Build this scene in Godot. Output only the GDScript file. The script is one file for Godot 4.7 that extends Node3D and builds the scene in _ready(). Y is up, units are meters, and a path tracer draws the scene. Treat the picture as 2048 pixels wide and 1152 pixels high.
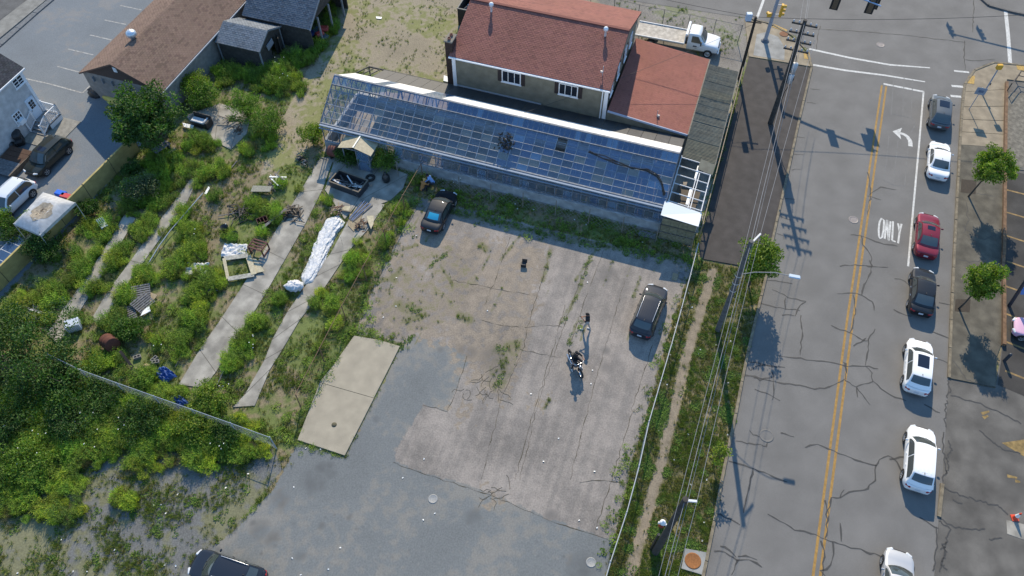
extends Node3D

# ---------------------------------------------------------------- survey
# The site is laid out from the ground plane: g() turns a survey sighting from the drone (40 m up, tilted 54 degrees)
# into a point on the level plane y = h, uv() is the grid of the block (u along the greenhouse, v away from the lot).
const CAM_H := 40.0
const FOCAL := 1540.0
const TILT := 54.0
const BLOCK := 18.6
const ORIGIN := Vector2(-13.69, -41.90)

var used := {}
var rng := RandomNumberGenerator.new()
var mats := {}
var tex := {}
var wear: PackedByteArray
var ground_cls: PackedByteArray
var soil_map: PackedByteArray
const MAPX0 := -48.0
const MAPZ0 := -64.0
const MAPW := 96.0
const MAPH := 55.0
const MW := 1920
const MH := 1100


func g(px: float, py: float, h := 0.0) -> Vector3:
	var x := (px - 1024.0) / FOCAL
	var y := -(py - 576.0) / FOCAL
	var c := cos(deg_to_rad(TILT))
	var s := sin(deg_to_rad(TILT))
	var d := Vector3(x, -s + y * c, -c - y * s)
	var k := (CAM_H - h) / -d.y
	return Vector3(d.x * k, h, d.z * k)


func gl(list: Array, h := 0.0) -> Array:
	var out := []
	for i in range(0, list.size(), 2):
		out.append(g(list[i], list[i + 1], h))
	return out


func uv(u: float, v: float, h := 0.0) -> Vector3:
	var a := deg_to_rad(BLOCK)
	return Vector3(ORIGIN.x + cos(a) * u + sin(a) * v, h, ORIGIN.y + sin(a) * u - cos(a) * v)


# ---------------------------------------------------------------- shapes
class MB:
	var v := PackedVector3Array()
	var n := PackedVector3Array()
	var c := PackedColorArray()
	var t := PackedVector2Array()
	var col := Color(1, 1, 1)
	var use_uv := false

	func tri(a: Vector3, b: Vector3, d: Vector3) -> void:
		var nn := (b - a).cross(d - a).normalized()
		v.append(a); v.append(d); v.append(b)
		n.append(nn); n.append(nn); n.append(nn)
		c.append(col); c.append(col); c.append(col)

	func trin(a: Vector3, b: Vector3, d: Vector3, na: Vector3, nb: Vector3, nd: Vector3) -> void:
		v.append(a); v.append(d); v.append(b)
		n.append(na); n.append(nd); n.append(nb)
		c.append(col); c.append(col); c.append(col)

	func quad(a: Vector3, b: Vector3, d: Vector3, e: Vector3) -> void:
		tri(a, b, d)
		tri(a, d, e)

	func box(ce: Vector3, s: Vector3, bs := Basis()) -> void:
		var h := s * 0.5
		var p := []
		for i in 8:
			p.append(ce + bs * Vector3(h.x if i & 1 else -h.x, h.y if i & 2 else -h.y, h.z if i & 4 else -h.z))
		quad(p[0], p[2], p[3], p[1])
		quad(p[4], p[5], p[7], p[6])
		quad(p[0], p[4], p[6], p[2])
		quad(p[1], p[3], p[7], p[5])
		quad(p[2], p[6], p[7], p[3])
		quad(p[0], p[1], p[5], p[4])

	func cbox(ce: Vector3, s: Vector3, r: float, bs := Basis()) -> void:
		var h := s * 0.5
		r = minf(r, minf(h.x, minf(h.y, h.z)) * 0.9)
		var P := func(sx, sy, sz, ax): # corner point lying on the face across axis ax
			var q := Vector3(sx * (h.x - r), sy * (h.y - r), sz * (h.z - r))
			q[ax] += [sx, sy, sz][ax] * r
			return ce + bs * q
		for ax in 3:
			var b := (ax + 1) % 3
			var d := (ax + 2) % 3
			for s1 in [-1, 1]:
				var k := [[-1, -1], [1, -1], [1, 1], [-1, 1]]
				var pts := []
				for e in k:
					var sg := [0, 0, 0]
					sg[ax] = s1; sg[b] = e[0]; sg[d] = e[1]
					pts.append(P.call(sg[0], sg[1], sg[2], ax))
				if s1 < 0:
					pts.reverse()
				quad(pts[0], pts[1], pts[2], pts[3])
			for sb in [-1, 1]:
				for sd in [-1, 1]:
					var lo := [0, 0, 0]
					var hi := [0, 0, 0]
					lo[ax] = -1; hi[ax] = 1
					lo[b] = sb; hi[b] = sb; lo[d] = sd; hi[d] = sd
					var a0 = P.call(lo[0], lo[1], lo[2], b)
					var a1 = P.call(hi[0], hi[1], hi[2], b)
					var b0 = P.call(lo[0], lo[1], lo[2], d)
					var b1 = P.call(hi[0], hi[1], hi[2], d)
					if sb * sd > 0:
						quad(a0, b0, b1, a1)
					else:
						quad(a0, a1, b1, b0)
		for sx in [-1, 1]:
			for sy in [-1, 1]:
				for sz in [-1, 1]:
					var a = P.call(sx, sy, sz, 0)
					var b = P.call(sx, sy, sz, 1)
					var d = P.call(sx, sy, sz, 2)
					if sx * sy * sz > 0:
						tri(a, b, d)
					else:
						tri(a, d, b)

	func bar(p: Vector3, q: Vector3, w: float, h: float, up := Vector3.UP) -> void:
		var z := q - p
		var l := z.length()
		if l < 1e-5:
			return
		z /= l
		if absf(z.dot(up)) > 0.98:
			up = Vector3.RIGHT
		var x := up.cross(z).normalized()
		var y := z.cross(x)
		box((p + q) * 0.5, Vector3(w, h, l), Basis(x, y, z))

	func tube(pts: Array, rad, k := 8, caps := true) -> void:
		var m := pts.size()
		var rings := []
		var norms := []
		var ref := Vector3(0.31, 0.17, 0.93).normalized()
		for i in m:
			var d: Vector3 = (pts[mini(i + 1, m - 1)] - pts[maxi(i - 1, 0)]).normalized()
			if absf(d.dot(ref)) > 0.95:
				ref = Vector3(0.9, 0.3, -0.2).normalized()
			var x := ref.cross(d).normalized()
			var y := d.cross(x)
			ref = y.cross(d) * -1.0 if false else ref
			var r: float = rad[i] if rad is Array else rad
			var ring := PackedVector3Array()
			var nr := PackedVector3Array()
			for j in k:
				var a := TAU * j / k
				var o := x * cos(a) + y * sin(a)
				nr.append(o)
				ring.append(pts[i] + o * r)
			rings.append(ring)
			norms.append(nr)
		for i in m - 1:
			for j in k:
				var e := (j + 1) % k
				trin(rings[i][j], rings[i][e], rings[i + 1][e], norms[i][j], norms[i][e], norms[i + 1][e])
				trin(rings[i][j], rings[i + 1][e], rings[i + 1][j], norms[i][j], norms[i + 1][e], norms[i + 1][j])
		if caps:
			for j in range(1, k - 1):
				tri(rings[0][0], rings[0][j + 1], rings[0][j])
				tri(rings[m - 1][0], rings[m - 1][j], rings[m - 1][j + 1])

	# profile of (radius, height) turned round the y axis of bs
	func lathe(prof: Array, k: int, at := Vector3.ZERO, bs := Basis(), sharp := false) -> void:
		for i in prof.size() - 1:
			var a: Vector2 = prof[i]
			var b: Vector2 = prof[i + 1]
			var d := b - a
			var fn := Vector2(d.y, -d.x).normalized()
			var na := fn
			var nb := fn
			if not sharp:
				if i > 0:
					var e: Vector2 = a - prof[i - 1]
					na = (fn + Vector2(e.y, -e.x).normalized()).normalized()
				if i < prof.size() - 2:
					var e: Vector2 = prof[i + 2] - b
					nb = (fn + Vector2(e.y, -e.x).normalized()).normalized()
			for j in k:
				var w := []
				var m := []
				for q in 4:
					var an: float = TAU * (j + (1 if q == 1 or q == 2 else 0)) / k
					var pr: Vector2 = a if q < 2 else b
					var nn: Vector2 = na if q < 2 else nb
					w.append(at + bs * Vector3(cos(an) * pr.x, pr.y, -sin(an) * pr.x))
					m.append((bs * Vector3(cos(an) * nn.x, nn.y, -sin(an) * nn.x)).normalized())
				if a.x > 1e-5:
					trin(w[0], w[1], w[2], m[0], m[1], m[2])
				if b.x > 1e-5:
					trin(w[0], w[2], w[3], m[0], m[2], m[3])

	# rows of points, joined smoothly; seen from outside the rows run upwards and the columns to the right
	func grid(rows: Array, flip := false) -> void:
		var nr := rows.size()
		var nc: int = rows[0].size()
		var nm := []
		for i in nr:
			var l := PackedVector3Array()
			for j in nc:
				var du: Vector3 = rows[i][mini(j + 1, nc - 1)] - rows[i][maxi(j - 1, 0)]
				var dv: Vector3 = rows[mini(i + 1, nr - 1)][j] - rows[maxi(i - 1, 0)][j]
				var k := du.cross(dv)
				if k.length() < 1e-9:
					k = Vector3.UP
				l.append((-k if flip else k).normalized())
			nm.append(l)
		for i in nr - 1:
			for j in nc - 1:
				var a: Vector3 = rows[i][j]
				var b: Vector3 = rows[i][j + 1]
				var d: Vector3 = rows[i + 1][j + 1]
				var e: Vector3 = rows[i + 1][j]
				if flip:
					trin(a, d, b, nm[i][j], nm[i + 1][j + 1], nm[i][j + 1])
					trin(a, e, d, nm[i][j], nm[i + 1][j], nm[i + 1][j + 1])
				else:
					trin(a, b, d, nm[i][j], nm[i][j + 1], nm[i + 1][j + 1])
					trin(a, d, e, nm[i][j], nm[i + 1][j + 1], nm[i + 1][j])

	# level sheet cut to an outline (world points), with a skirt of depth thick
	func sheet(pts: Array, y: float, thick := 0.0) -> void:
		var flat := PackedVector2Array()
		for p in pts:
			flat.append(Vector2(p.x, p.z))
		if Geometry2D.is_polygon_clockwise(flat):
			flat.reverse()
		var ix := Geometry2D.triangulate_polygon(flat)
		for i in range(0, ix.size(), 3):
			var a := Vector3(flat[ix[i]].x, y, flat[ix[i]].y)
			var b := Vector3(flat[ix[i + 1]].x, y, flat[ix[i + 1]].y)
			var d := Vector3(flat[ix[i + 2]].x, y, flat[ix[i + 2]].y)
			if (b - a).cross(d - a).y < 0:
				tri(a, d, b)
			else:
				tri(a, b, d)
		if thick > 0.0:
			var m := flat.size()
			for i in m:
				var p := flat[i]
				var q := flat[(i + 1) % m]
				quad(Vector3(q.x, y - thick, q.y), Vector3(p.x, y - thick, p.y), Vector3(p.x, y, p.y), Vector3(q.x, y, q.y))

	# level ribbon along world points
	func ribbon(pts: Array, wid, y: float) -> void:
		var m := pts.size()
		var L := []
		var R := []
		for i in m:
			var d: Vector3 = pts[mini(i + 1, m - 1)] - pts[maxi(i - 1, 0)]
			d.y = 0
			var s := Vector3(-d.z, 0, d.x).normalized()
			var w: float = (wid[i] if wid is Array else wid) * 0.5
			L.append(Vector3(pts[i].x, y, pts[i].z) - s * w)
			R.append(Vector3(pts[i].x, y, pts[i].z) + s * w)
		for i in m - 1:
			quad(L[i], R[i], R[i + 1], L[i + 1])

	func mesh() -> ArrayMesh:
		var a := []
		a.resize(Mesh.ARRAY_MAX)
		a[Mesh.ARRAY_VERTEX] = v
		a[Mesh.ARRAY_NORMAL] = n
		a[Mesh.ARRAY_COLOR] = c
		if use_uv:
			var uvs := PackedVector2Array()
			for p in v:
				uvs.append(Vector2((p.x - MAPX0) / MAPW, (p.z - MAPZ0) / MAPH))
			a[Mesh.ARRAY_TEX_UV] = uvs
		elif t.size() == v.size() and t.size() > 0:
			a[Mesh.ARRAY_TEX_UV] = t
		var m := ArrayMesh.new()
		if v.size() > 0:
			m.add_surface_from_arrays(Mesh.PRIMITIVE_TRIANGLES, a)
		return m


# ---------------------------------------------------------------- scene tree
func numbered(called: String) -> String:
	var k: int = used.get(called, 0)
	used[called] = k + 1
	return called if k == 0 else "%s_%03d" % [called, k]


func tag(o: Node3D, label: String, category: String, group := "", kind := "") -> void:
	if label:
		o.set_meta("label", label)
	if category:
		o.set_meta("category", category)
	if group:
		o.set_meta("group", group)
	if kind:
		o.set_meta("kind", kind)


func thing(called: String, label: String, category: String, at := Vector3.ZERO, turn := 0.0, group := "", kind := "") -> Node3D:
	var o := Node3D.new()
	o.name = numbered(called)
	add_child(o, true)
	o.position = at
	o.rotation.y = turn
	tag(o, label, category, group, kind)
	return o


func part(parent: Node, called: String, m, material: Material) -> MeshInstance3D:
	var o := MeshInstance3D.new()
	o.mesh = m.mesh() if m is MB else m
	o.material_override = null
	if o.mesh.get_surface_count() > 0:
		o.set_surface_override_material(0, material)
	o.name = called if parent != self else numbered(called)
	parent.add_child(o, true)
	return o


func solo(called: String, label: String, category: String, m, material: Material, group := "", kind := "") -> MeshInstance3D:
	var o := part(self, called, m, material)
	tag(o, label, category, group, kind)
	return o


func copy_of(o: Node3D, label := "", group := "") -> Node3D:
	var base := String(o.name)
	var c: Node3D = o.duplicate()
	c.name = numbered(base)
	add_child(c, true)
	if label:
		c.set_meta("label", label)
	if group:
		c.set_meta("group", group)
	return c


# ---------------------------------------------------------------- materials
func lin(r: float, gg: float, b: float) -> Color:
	return Color(r, gg, b).linear_to_srgb()


func flat(key: String, col: Color, rough := 0.8, metal := 0.0) -> StandardMaterial3D:
	if mats.has(key):
		return mats[key]
	var m := StandardMaterial3D.new()
	m.albedo_color = col
	m.roughness = rough
	m.metallic = metal
	m.resource_name = key
	mats[key] = m
	return m


func vcol(key: String, rough := 0.8) -> StandardMaterial3D:
	var m := flat(key, Color.WHITE, rough)
	m.vertex_color_use_as_albedo = true
	return m


func paint(key: String, col: Color, rough := 0.3, metal := 0.0) -> StandardMaterial3D:
	var m := flat(key, col, rough, metal)
	m.roughness = 0.5
	m.metallic_specular = 0.25
	m.clearcoat_enabled = true
	m.clearcoat = 0.8
	m.clearcoat_roughness = 0.03
	return m


func noise_tex(key: String, size: int, freq: float, lo: float, hi: float, kind := FastNoiseLite.TYPE_SIMPLEX_SMOOTH, oct := 4, seed_ := 1) -> NoiseTexture2D:
	if tex.has(key):
		return tex[key]
	var f := FastNoiseLite.new()
	f.noise_type = kind
	f.frequency = freq
	f.fractal_octaves = oct
	f.seed = seed_
	var t := NoiseTexture2D.new()
	t.width = size
	t.height = size
	t.seamless = true
	t.noise = f
	var r := Gradient.new()
	r.set_color(0, Color(lo, lo, lo))
	r.set_color(1, Color(hi, hi, hi))
	t.color_ramp = r
	tex[key] = t
	return t


# a matt surface with patches (coarse metres a repeat) times grain (fine metres a repeat), laid in world space
func rough_mat(key: String, col: Color, coarse := 6.0, fine := 0.8, rough := 0.9, patch := "patch", grain := "grain", world := true) -> StandardMaterial3D:
	if mats.has(key):
		return mats[key]
	var m := flat(key, col, rough)
	m.albedo_texture = tex[patch]
	m.uv1_triplanar = true
	m.uv1_world_triplanar = world
	m.uv1_scale = Vector3.ONE / coarse
	m.detail_enabled = true
	m.detail_blend_mode = BaseMaterial3D.BLEND_MODE_MUL
	m.detail_albedo = tex[grain]
	m.detail_uv_layer = BaseMaterial3D.DETAIL_UV_2
	m.uv2_triplanar = true
	m.uv2_world_triplanar = world
	m.uv2_scale = Vector3.ONE / fine
	return m


func _ready() -> void:
	rng.seed = 7
	var cam := Camera3D.new()
	cam.name = "camera"
	cam.position = Vector3(0, CAM_H, 0)
	cam.rotation_degrees = Vector3(-TILT, 0, 0)
	cam.fov = rad_to_deg(2.0 * atan(576.0 / FOCAL))
	cam.near = 0.5
	cam.far = 900.0
	add_child(cam)
	cam.current = true

	var env := Environment.new()
	env.background_mode = Environment.BG_SKY
	var sm := ProceduralSkyMaterial.new()
	sm.sky_top_color = Color(0.32, 0.46, 0.62)
	sm.sky_horizon_color = Color(0.64, 0.72, 0.78)
	sm.sky_curve = 0.14
	sm.sky_energy_multiplier = 1.35
	sm.sun_angle_max = 4.0
	sm.ground_bottom_color = Color(0.22, 0.22, 0.21)
	sm.ground_horizon_color = Color(0.50, 0.58, 0.66)
	var sky := Sky.new()
	sky.sky_material = sm
	env.sky = sky
	env.tonemap_mode = Environment.TONE_MAPPER_LINEAR
	env.tonemap_exposure = 1.32
	env.sdfgi_enabled = true
	env.ssao_enabled = true
	env.ssil_enabled = true
	var we := WorldEnvironment.new()
	we.name = "world"
	we.environment = env
	add_child(we)

	var sun := DirectionalLight3D.new()
	sun.name = "sun"
	sun.light_energy = 1.6
	sun.light_color = Color(1.0, 0.935, 0.825)
	sun.light_angular_distance = 0.5
	sun.shadow_enabled = true
	add_child(sun)
	var el := deg_to_rad(35.0)
	var towards := Vector3(-0.04 * cos(el), -sin(el), cos(el))
	sun.look_at_from_position(Vector3.ZERO, towards, Vector3.UP)

	make_textures()
	build_ground()
	build_greenhouse()
	build_house()
	build_sheds()
	build_white_house()
	build_walls()
	build_vehicles()
	build_people()
	build_street()
	build_fences()
	build_plants()
	build_props()
	print("buildings ", Time.get_ticks_msec())


# ---------------------------------------------------------------- ground
func make_textures() -> void:
	noise_tex("patch", 512, 0.008, 0.78, 1.0, FastNoiseLite.TYPE_SIMPLEX_SMOOTH, 5, 3)
	noise_tex("grain", 256, 0.22, 0.72, 1.0, FastNoiseLite.TYPE_SIMPLEX, 3, 5)
	noise_tex("stone", 512, 0.35, 0.55, 1.0, FastNoiseLite.TYPE_VALUE, 3, 9)
	noise_tex("even", 512, 0.01, 0.88, 1.0, FastNoiseLite.TYPE_SIMPLEX_SMOOTH, 5, 33)
	noise_tex("cloudy", 512, 0.006, 0.7, 1.0, FastNoiseLite.TYPE_SIMPLEX_SMOOTH, 6, 21)


func noise_bytes(freq: float, oct: int, sd: int, kind := FastNoiseLite.TYPE_SIMPLEX_SMOOTH) -> PackedByteArray:
	var f := FastNoiseLite.new()
	f.noise_type = kind
	f.frequency = freq
	f.fractal_octaves = oct
	f.seed = sd
	return f.get_image(MW, MH, false, false, true).get_data()


# marks every map cell inside an outline
func fill_class(cls: PackedByteArray, pts: Array, value: int) -> void:
	var q := PackedVector2Array()
	for p in pts:
		q.append(Vector2((p.x - MAPX0) / MAPW * MW, (p.z - MAPZ0) / MAPH * MH))
	var y0 := MH
	var y1 := 0
	for p in q:
		y0 = mini(y0, int(floor(p.y)))
		y1 = maxi(y1, int(ceil(p.y)))
	for y in range(maxi(y0, 0), mini(y1, MH - 1) + 1):
		var xs := []
		var yy := y + 0.5
		for i in q.size():
			var a := q[i]
			var b := q[(i + 1) % q.size()]
			if (a.y <= yy) != (b.y <= yy):
				xs.append(a.x + (yy - a.y) / (b.y - a.y) * (b.x - a.x))
		xs.sort()
		for k in range(0, xs.size() - 1, 2):
			for x in range(maxi(int(xs[k]), 0), mini(int(xs[k + 1]), MW - 1) + 1):
				cls[y * MW + x] = value


# growth, soil or stain laid along a line: metres wide, strength 0..255
func stroke(a: PackedByteArray, pts: Array, wid: float, strength: float) -> void:
	for i in pts.size() - 1:
		var p: Vector3 = pts[i]
		var q: Vector3 = pts[i + 1]
		var steps := int(p.distance_to(q) / (wid * 0.35)) + 1
		for s in steps + 1:
			var o := p.lerp(q, float(s) / steps)
			dab(a, o, wid * 0.5, strength)


func dab(a: PackedByteArray, o: Vector3, rad: float, strength: float) -> void:
	var cx := (o.x - MAPX0) / MAPW * MW
	var cy := (o.z - MAPZ0) / MAPH * MH
	var r := rad / MAPW * MW
	for y in range(maxi(0, int(cy - r)), mini(MH - 1, int(cy + r)) + 1):
		for x in range(maxi(0, int(cx - r)), mini(MW - 1, int(cx + r)) + 1):
			var d := Vector2(x - cx, y - cy).length() / maxf(r, 0.7)
			if d < 1.0:
				var k := y * MW + x
				a[k] = maxi(a[k], int(strength * (1.0 - d * d)))


const LOT_OLD := [845, 395, 900, 410, 1030, 442, 1160, 474, 1280, 500, 1392, 522, 1374, 560, 1344, 640, 1306, 780, 1262, 930, 1228, 1080, 1100, 1040, 1040, 1012, 985, 990, 930, 968, 860, 950, 785, 925, 800, 885, 845, 810, 895, 824, 936, 712, 880, 685, 832, 672, 812, 684, 800, 694, 709, 673, 722, 640, 742, 590, 775, 520, 800, 470]
const LOT_NEW := [800, 694, 812, 684, 832, 672, 880, 685, 936, 712, 895, 824, 845, 810, 800, 885, 785, 925, 860, 950, 930, 968, 985, 990, 1040, 1012, 1100, 1040, 1228, 1080, 1212, 1152, 1180, 1300, 250, 1300, 360, 1160, 430, 1090, 470, 1060, 545, 980, 575, 930, 596, 881, 690, 912]
const KERB_LEFT := [1375, 1300, 1394, 1210, 1415, 1109, 1432, 1024, 1450, 921, 1465, 864, 1475, 807, 1492, 720, 1517, 612, 1532, 557, 1543, 487, 1573, 355, 1588, 287, 1596, 250, 1610, 190, 1623, 135]
const KERB_RIGHT := [1897, 757, 1901, 650, 1905, 560, 1913, 400, 1919, 290, 1923, 225, 1926, 190, 1930, 167, 1944, 145, 1968, 130, 1998, 125, 2048, 133, 2160, 160]


const STRIPS := [
	[[183, 640, 215, 585, 262, 522, 310, 455, 350, 402, 384, 356, 394, 362, 372, 410, 332, 462, 285, 528, 240, 590, 205, 648], "narrow concrete strip through the weeds toward the yellow wall"],
	[[358, 770, 400, 700, 445, 635, 487, 570, 530, 500, 565, 440, 600, 385, 640, 318, 665, 324, 645, 380, 610, 450, 570, 520, 530, 590, 480, 670, 432, 745, 408, 776], "long concrete strip running from the greenhouse pad to the lower fence"],
	[[466, 815, 490, 790, 530, 720, 545, 680, 575, 625, 620, 560, 660, 510, 690, 455, 720, 400, 770, 410, 740, 455, 700, 500, 680, 530, 640, 590, 600, 640, 565, 700, 540, 740, 510, 812], "concrete strip beside the rolled white tarp"],
	[[640, 315, 700, 318, 762, 330, 816, 350, 806, 378, 780, 402, 752, 412, 720, 402, 690, 440, 650, 380, 668, 326], "concrete pad in front of the greenhouse porch"],
	[[372, 232, 440, 208, 486, 222, 500, 240, 494, 268, 462, 300, 430, 284, 395, 262], "concrete pad strewn with scrap near the brown roofed building"],
	[[95, 668, 120, 630, 170, 560, 215, 490, 250, 430, 272, 438, 235, 500, 190, 575, 150, 640, 118, 690], "mossy concrete strip sunk in weeds under the yellow wall"]]


func build_ground() -> void:
	var cls := PackedByteArray()
	cls.resize(MW * MH)
	cls.fill(1)
	fill_class(cls, gl([-700, 800, -300, 700, 0, 598, 278, 300, 318, 206, 400, 110, 560, -60, 560, -300, -900, -300]), 8)
	fill_class(cls, gl([690, -300, 1240, -300, 1280, 30, 1280, 90, 900, 180, 690, 135, 650, 240, 600, 320, 520, 350, 560, 250, 620, 130, 680, 50]), 10)
	fill_class(cls, gl([1150, -60, 1500, 36, 1492, 120, 1440, 300, 1280, 260, 1240, 60]), 11)
	fill_class(cls, gl([95, 725, 240, 790, 540, 890, 566, 935, 470, 1060, 430, 1090, 250, 1300, -500, 1300, -500, 800, 0, 712]), 7)
	fill_class(cls, gl([1392, 522, 1480, 530, 1545, 480, 1420, 1152, 1380, 1300, 1180, 1300, 1212, 1152, 1228, 1080, 1262, 930, 1306, 780, 1344, 640, 1374, 560]), 5)
	fill_class(cls, [uv(-0.2, -0.3), uv(25.2, -0.3), uv(27.6, 0.5), uv(27.6, 15.4), uv(0, 6.6)], 9)
	var keep_left := gl(KERB_LEFT)
	keep_left.append_array(gl([1621, 118, 1600, 80, 1490, 36, 1100, -30, 700, -95, 700, -420, 2600, -420, 2600, 1400, 1375, 1400]))
	fill_class(cls, keep_left, 0)
	fill_class(cls, gl([1490, 30, 1560, 50, 1630, 130, 1545, 489, 1535, 534, 1478, 536, 1397, 522, 1399, 485, 1497, 110]), 0)
	fill_class(cls, gl([1370, 1098, 1412, 1106, 1405, 1151, 1362, 1138]), 0)
	fill_class(cls, gl(LOT_OLD), 2)
	fill_class(cls, gl(LOT_NEW), 3)
	fill_class(cls, gl([709, 673, 800, 694, 690, 912, 596, 881]), 0)
	for e in STRIPS:
		fill_class(cls, gl(e[0]), 0)
	var path := gl([1425, 545, 1400, 620, 1370, 720, 1345, 830, 1320, 930, 1292, 1030, 1270, 1110, 1255, 1152, 1230, 1250])
	# what grows or lies on the surfaces
	var grow := PackedByteArray(); grow.resize(MW * MH)
	var soil := PackedByteArray(); soil.resize(MW * MH)
	var dark := PackedByteArray(); dark.resize(MW * MH)
	fill_class(soil, gl([760, 560, 800, 495, 860, 470, 1000, 478, 1100, 500, 1085, 560, 1060, 630, 1045, 700, 1002, 800, 962, 792, 935, 712, 880, 684, 832, 670, 800, 690, 714, 670, 742, 590]), 150)
	fill_class(grow, gl([755, 610, 770, 560, 800, 510, 900, 490, 960, 560, 900, 640, 850, 660, 800, 665]), 88)
	fill_class(grow, gl([985, 700, 1040, 690, 1030, 730, 1000, 790, 975, 770]), 120)
	stroke(soil, path, 0.85, 255)
	for s in [[[950, 690, 1000, 660, 1040, 640], 1.6], [[960, 720, 1000, 700], 2.6], [[980, 760, 1000, 740], 1.6], [[780, 620, 850, 600, 900, 610], 2.4], [[900, 560, 960, 600], 2.0], [[1040, 550, 1070, 600, 1050, 650], 0.9],
			[[760, 640, 820, 650, 900, 665], 1.6], [[1000, 790, 1020, 740], 0.9], [[905, 500, 960, 490], 1.4], [[820, 520, 880, 500], 1.6], [[930, 830, 920, 815], 0.7], [[985, 995, 1010, 1000], 0.7], [[1085, 820, 1095, 800], 0.6], [[860, 455, 830, 500], 1.0], [[890, 600, 1000, 560], 2.6], [[1080, 560, 1060, 500], 1.2]]:
		stroke(soil, gl(s[0]), s[1] * 1.2, 215)
	for s in [[[1130, 640, 1180, 520], 0.35], [[1120, 645, 1135, 620], 0.4], [[1150, 600, 1162, 570], 0.3], [[1085, 560, 1100, 500], 0.5], [[1135, 690, 1150, 650], 0.3], [[1000, 520, 1040, 470], 0.35], [[800, 610, 830, 620], 1.4], [[780, 560, 800, 540], 0.8], [[850, 540, 900, 500], 0.35],
			[[880, 530, 905, 570], 0.35], [[1000, 700, 1030, 690], 1.4], [[1010, 720, 1000, 760], 1.0], [[960, 490, 975, 500], 0.8], [[920, 630, 940, 640], 1.0], [[1190, 500, 1150, 560], 0.3], [[1230, 470, 1210, 500], 0.25], [[775, 520, 800, 500, 830, 490], 0.5], [[760, 560, 790, 560], 0.8], [[810, 640, 850, 630], 0.9], [[1088, 815, 1096, 800], 0.4],
			[[596, 884, 640, 897, 690, 914], 0.3], [[690, 912, 745, 803, 800, 694], 0.14], [[800, 694, 825, 672], 0.3], [[715, 672, 760, 680, 800, 690], 0.5], [[905, 425, 1000, 445, 1100, 470, 1200, 490, 1300, 505, 1390, 522], 0.9]]:
		stroke(grow, gl(s[0]), s[1], 205)
	for i in 24:
		var p := g(rng.randf_range(740, 1300), rng.randf_range(440, 700))
		stroke(grow, [p, p + Vector3(0.347, 0, -0.938) * rng.randf_range(0.3, 2.2)], rng.randf_range(0.12, 0.3), rng.randf_range(110, 200))
	# oil and soot on the newer asphalt
	for s in [[625, 965, 0.9], [560, 1000, 0.8], [520, 1060, 0.7], [548, 1070, 0.5], [600, 1110, 0.4], [640, 935, 0.5], [660, 945, 0.5], [697, 1035, 0.2], [587, 1047, 0.2], [562, 1057, 0.17], [643, 1050, 0.3], [550, 1090, 0.2], [435, 1098, 0.2], [505, 1045, 0.25], [545, 1075, 0.6], [1165, 1140, 1.1], [1100, 1030, 0.5], [945, 1030, 0.6], [1215, 545, 0.7], [1210, 555, 0.5], [1212, 735, 0.5], [940, 705, 0.6], [925, 700, 0.5], [985, 715, 1.2], [1000, 740, 1.0], [752, 838, 0.3], [700, 1030, 0.15], [680, 770, 0.6], [690, 760, 0.4], [660, 930, 0.35], [880, 700, 0.3], [1225, 1110, 0.6], [1210, 700, 0.4], [1290, 640, 0.5]]:
		dab(dark, g(s[0], s[1]), s[2], 150)
	for i in 40:
		dab(dark, g(rng.randf_range(450, 1150), rng.randf_range(930, 1150)), rng.randf_range(0.05, 0.13), rng.randf_range(90, 170))

	# colours: plain, second colour, share of the second, patch strength, grain strength
	var C := {
		1: [Color(0.2, 0.165, 0.1), Color(0.1, 0.125, 0.035), 0.47, 0.35, 0.75],
		2: [Color(0.178, 0.163, 0.15), Color(0.225, 0.202, 0.182), 0.5, 0.22, 0.55],
		3: [Color(0.138, 0.149, 0.153), Color(0.165, 0.163, 0.153), 0.54, 0.14, 0.4],
		5: [Color(0.13, 0.12, 0.055), Color(0.2, 0.16, 0.09), 0.55, 0.35, 0.8],
		7: [Color(0.13, 0.134, 0.132), Color(0.13, 0.13, 0.075), 0.48, 0.25, 0.75],
		8: [Color(0.14, 0.16, 0.18), Color(0.16, 0.165, 0.17), 0.6, 0.12, 0.4],
		9: [Color(0.24, 0.22, 0.2), Color(0.3, 0.27, 0.23), 0.5, 0.3, 0.4],
		10: [Color(0.25, 0.215, 0.155), Color(0.15, 0.155, 0.06), 0.54, 0.25, 0.65],
		11: [Color(0.2, 0.185, 0.165), Color(0.13, 0.14, 0.08), 0.58, 0.3, 0.75],
	}
	var nb := noise_bytes(0.008, 5, 11)
	var nm := noise_bytes(0.06, 3, 12)
	var nf := noise_bytes(0.45, 2, 13, FastNoiseLite.TYPE_SIMPLEX)
	var out := PackedByteArray()
	out.resize(MW * MH * 3)
	var gam := PackedByteArray()
	gam.resize(4096)
	for i in 4096:
		gam[i] = int(clampf(Color(i / 4095.0, 0, 0).linear_to_srgb().r, 0, 1) * 255.0)
	var A := []
	A.resize(12)
	for k in 12:
		var e: Array = C.get(k, C[1])
		A[k] = PackedFloat32Array([e[0].r, e[0].g, e[0].b, e[1].r, e[1].g, e[1].b, e[2], e[3], e[4]])
	var ca := cos(deg_to_rad(BLOCK))
	var sa := sin(deg_to_rad(BLOCK))
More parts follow.
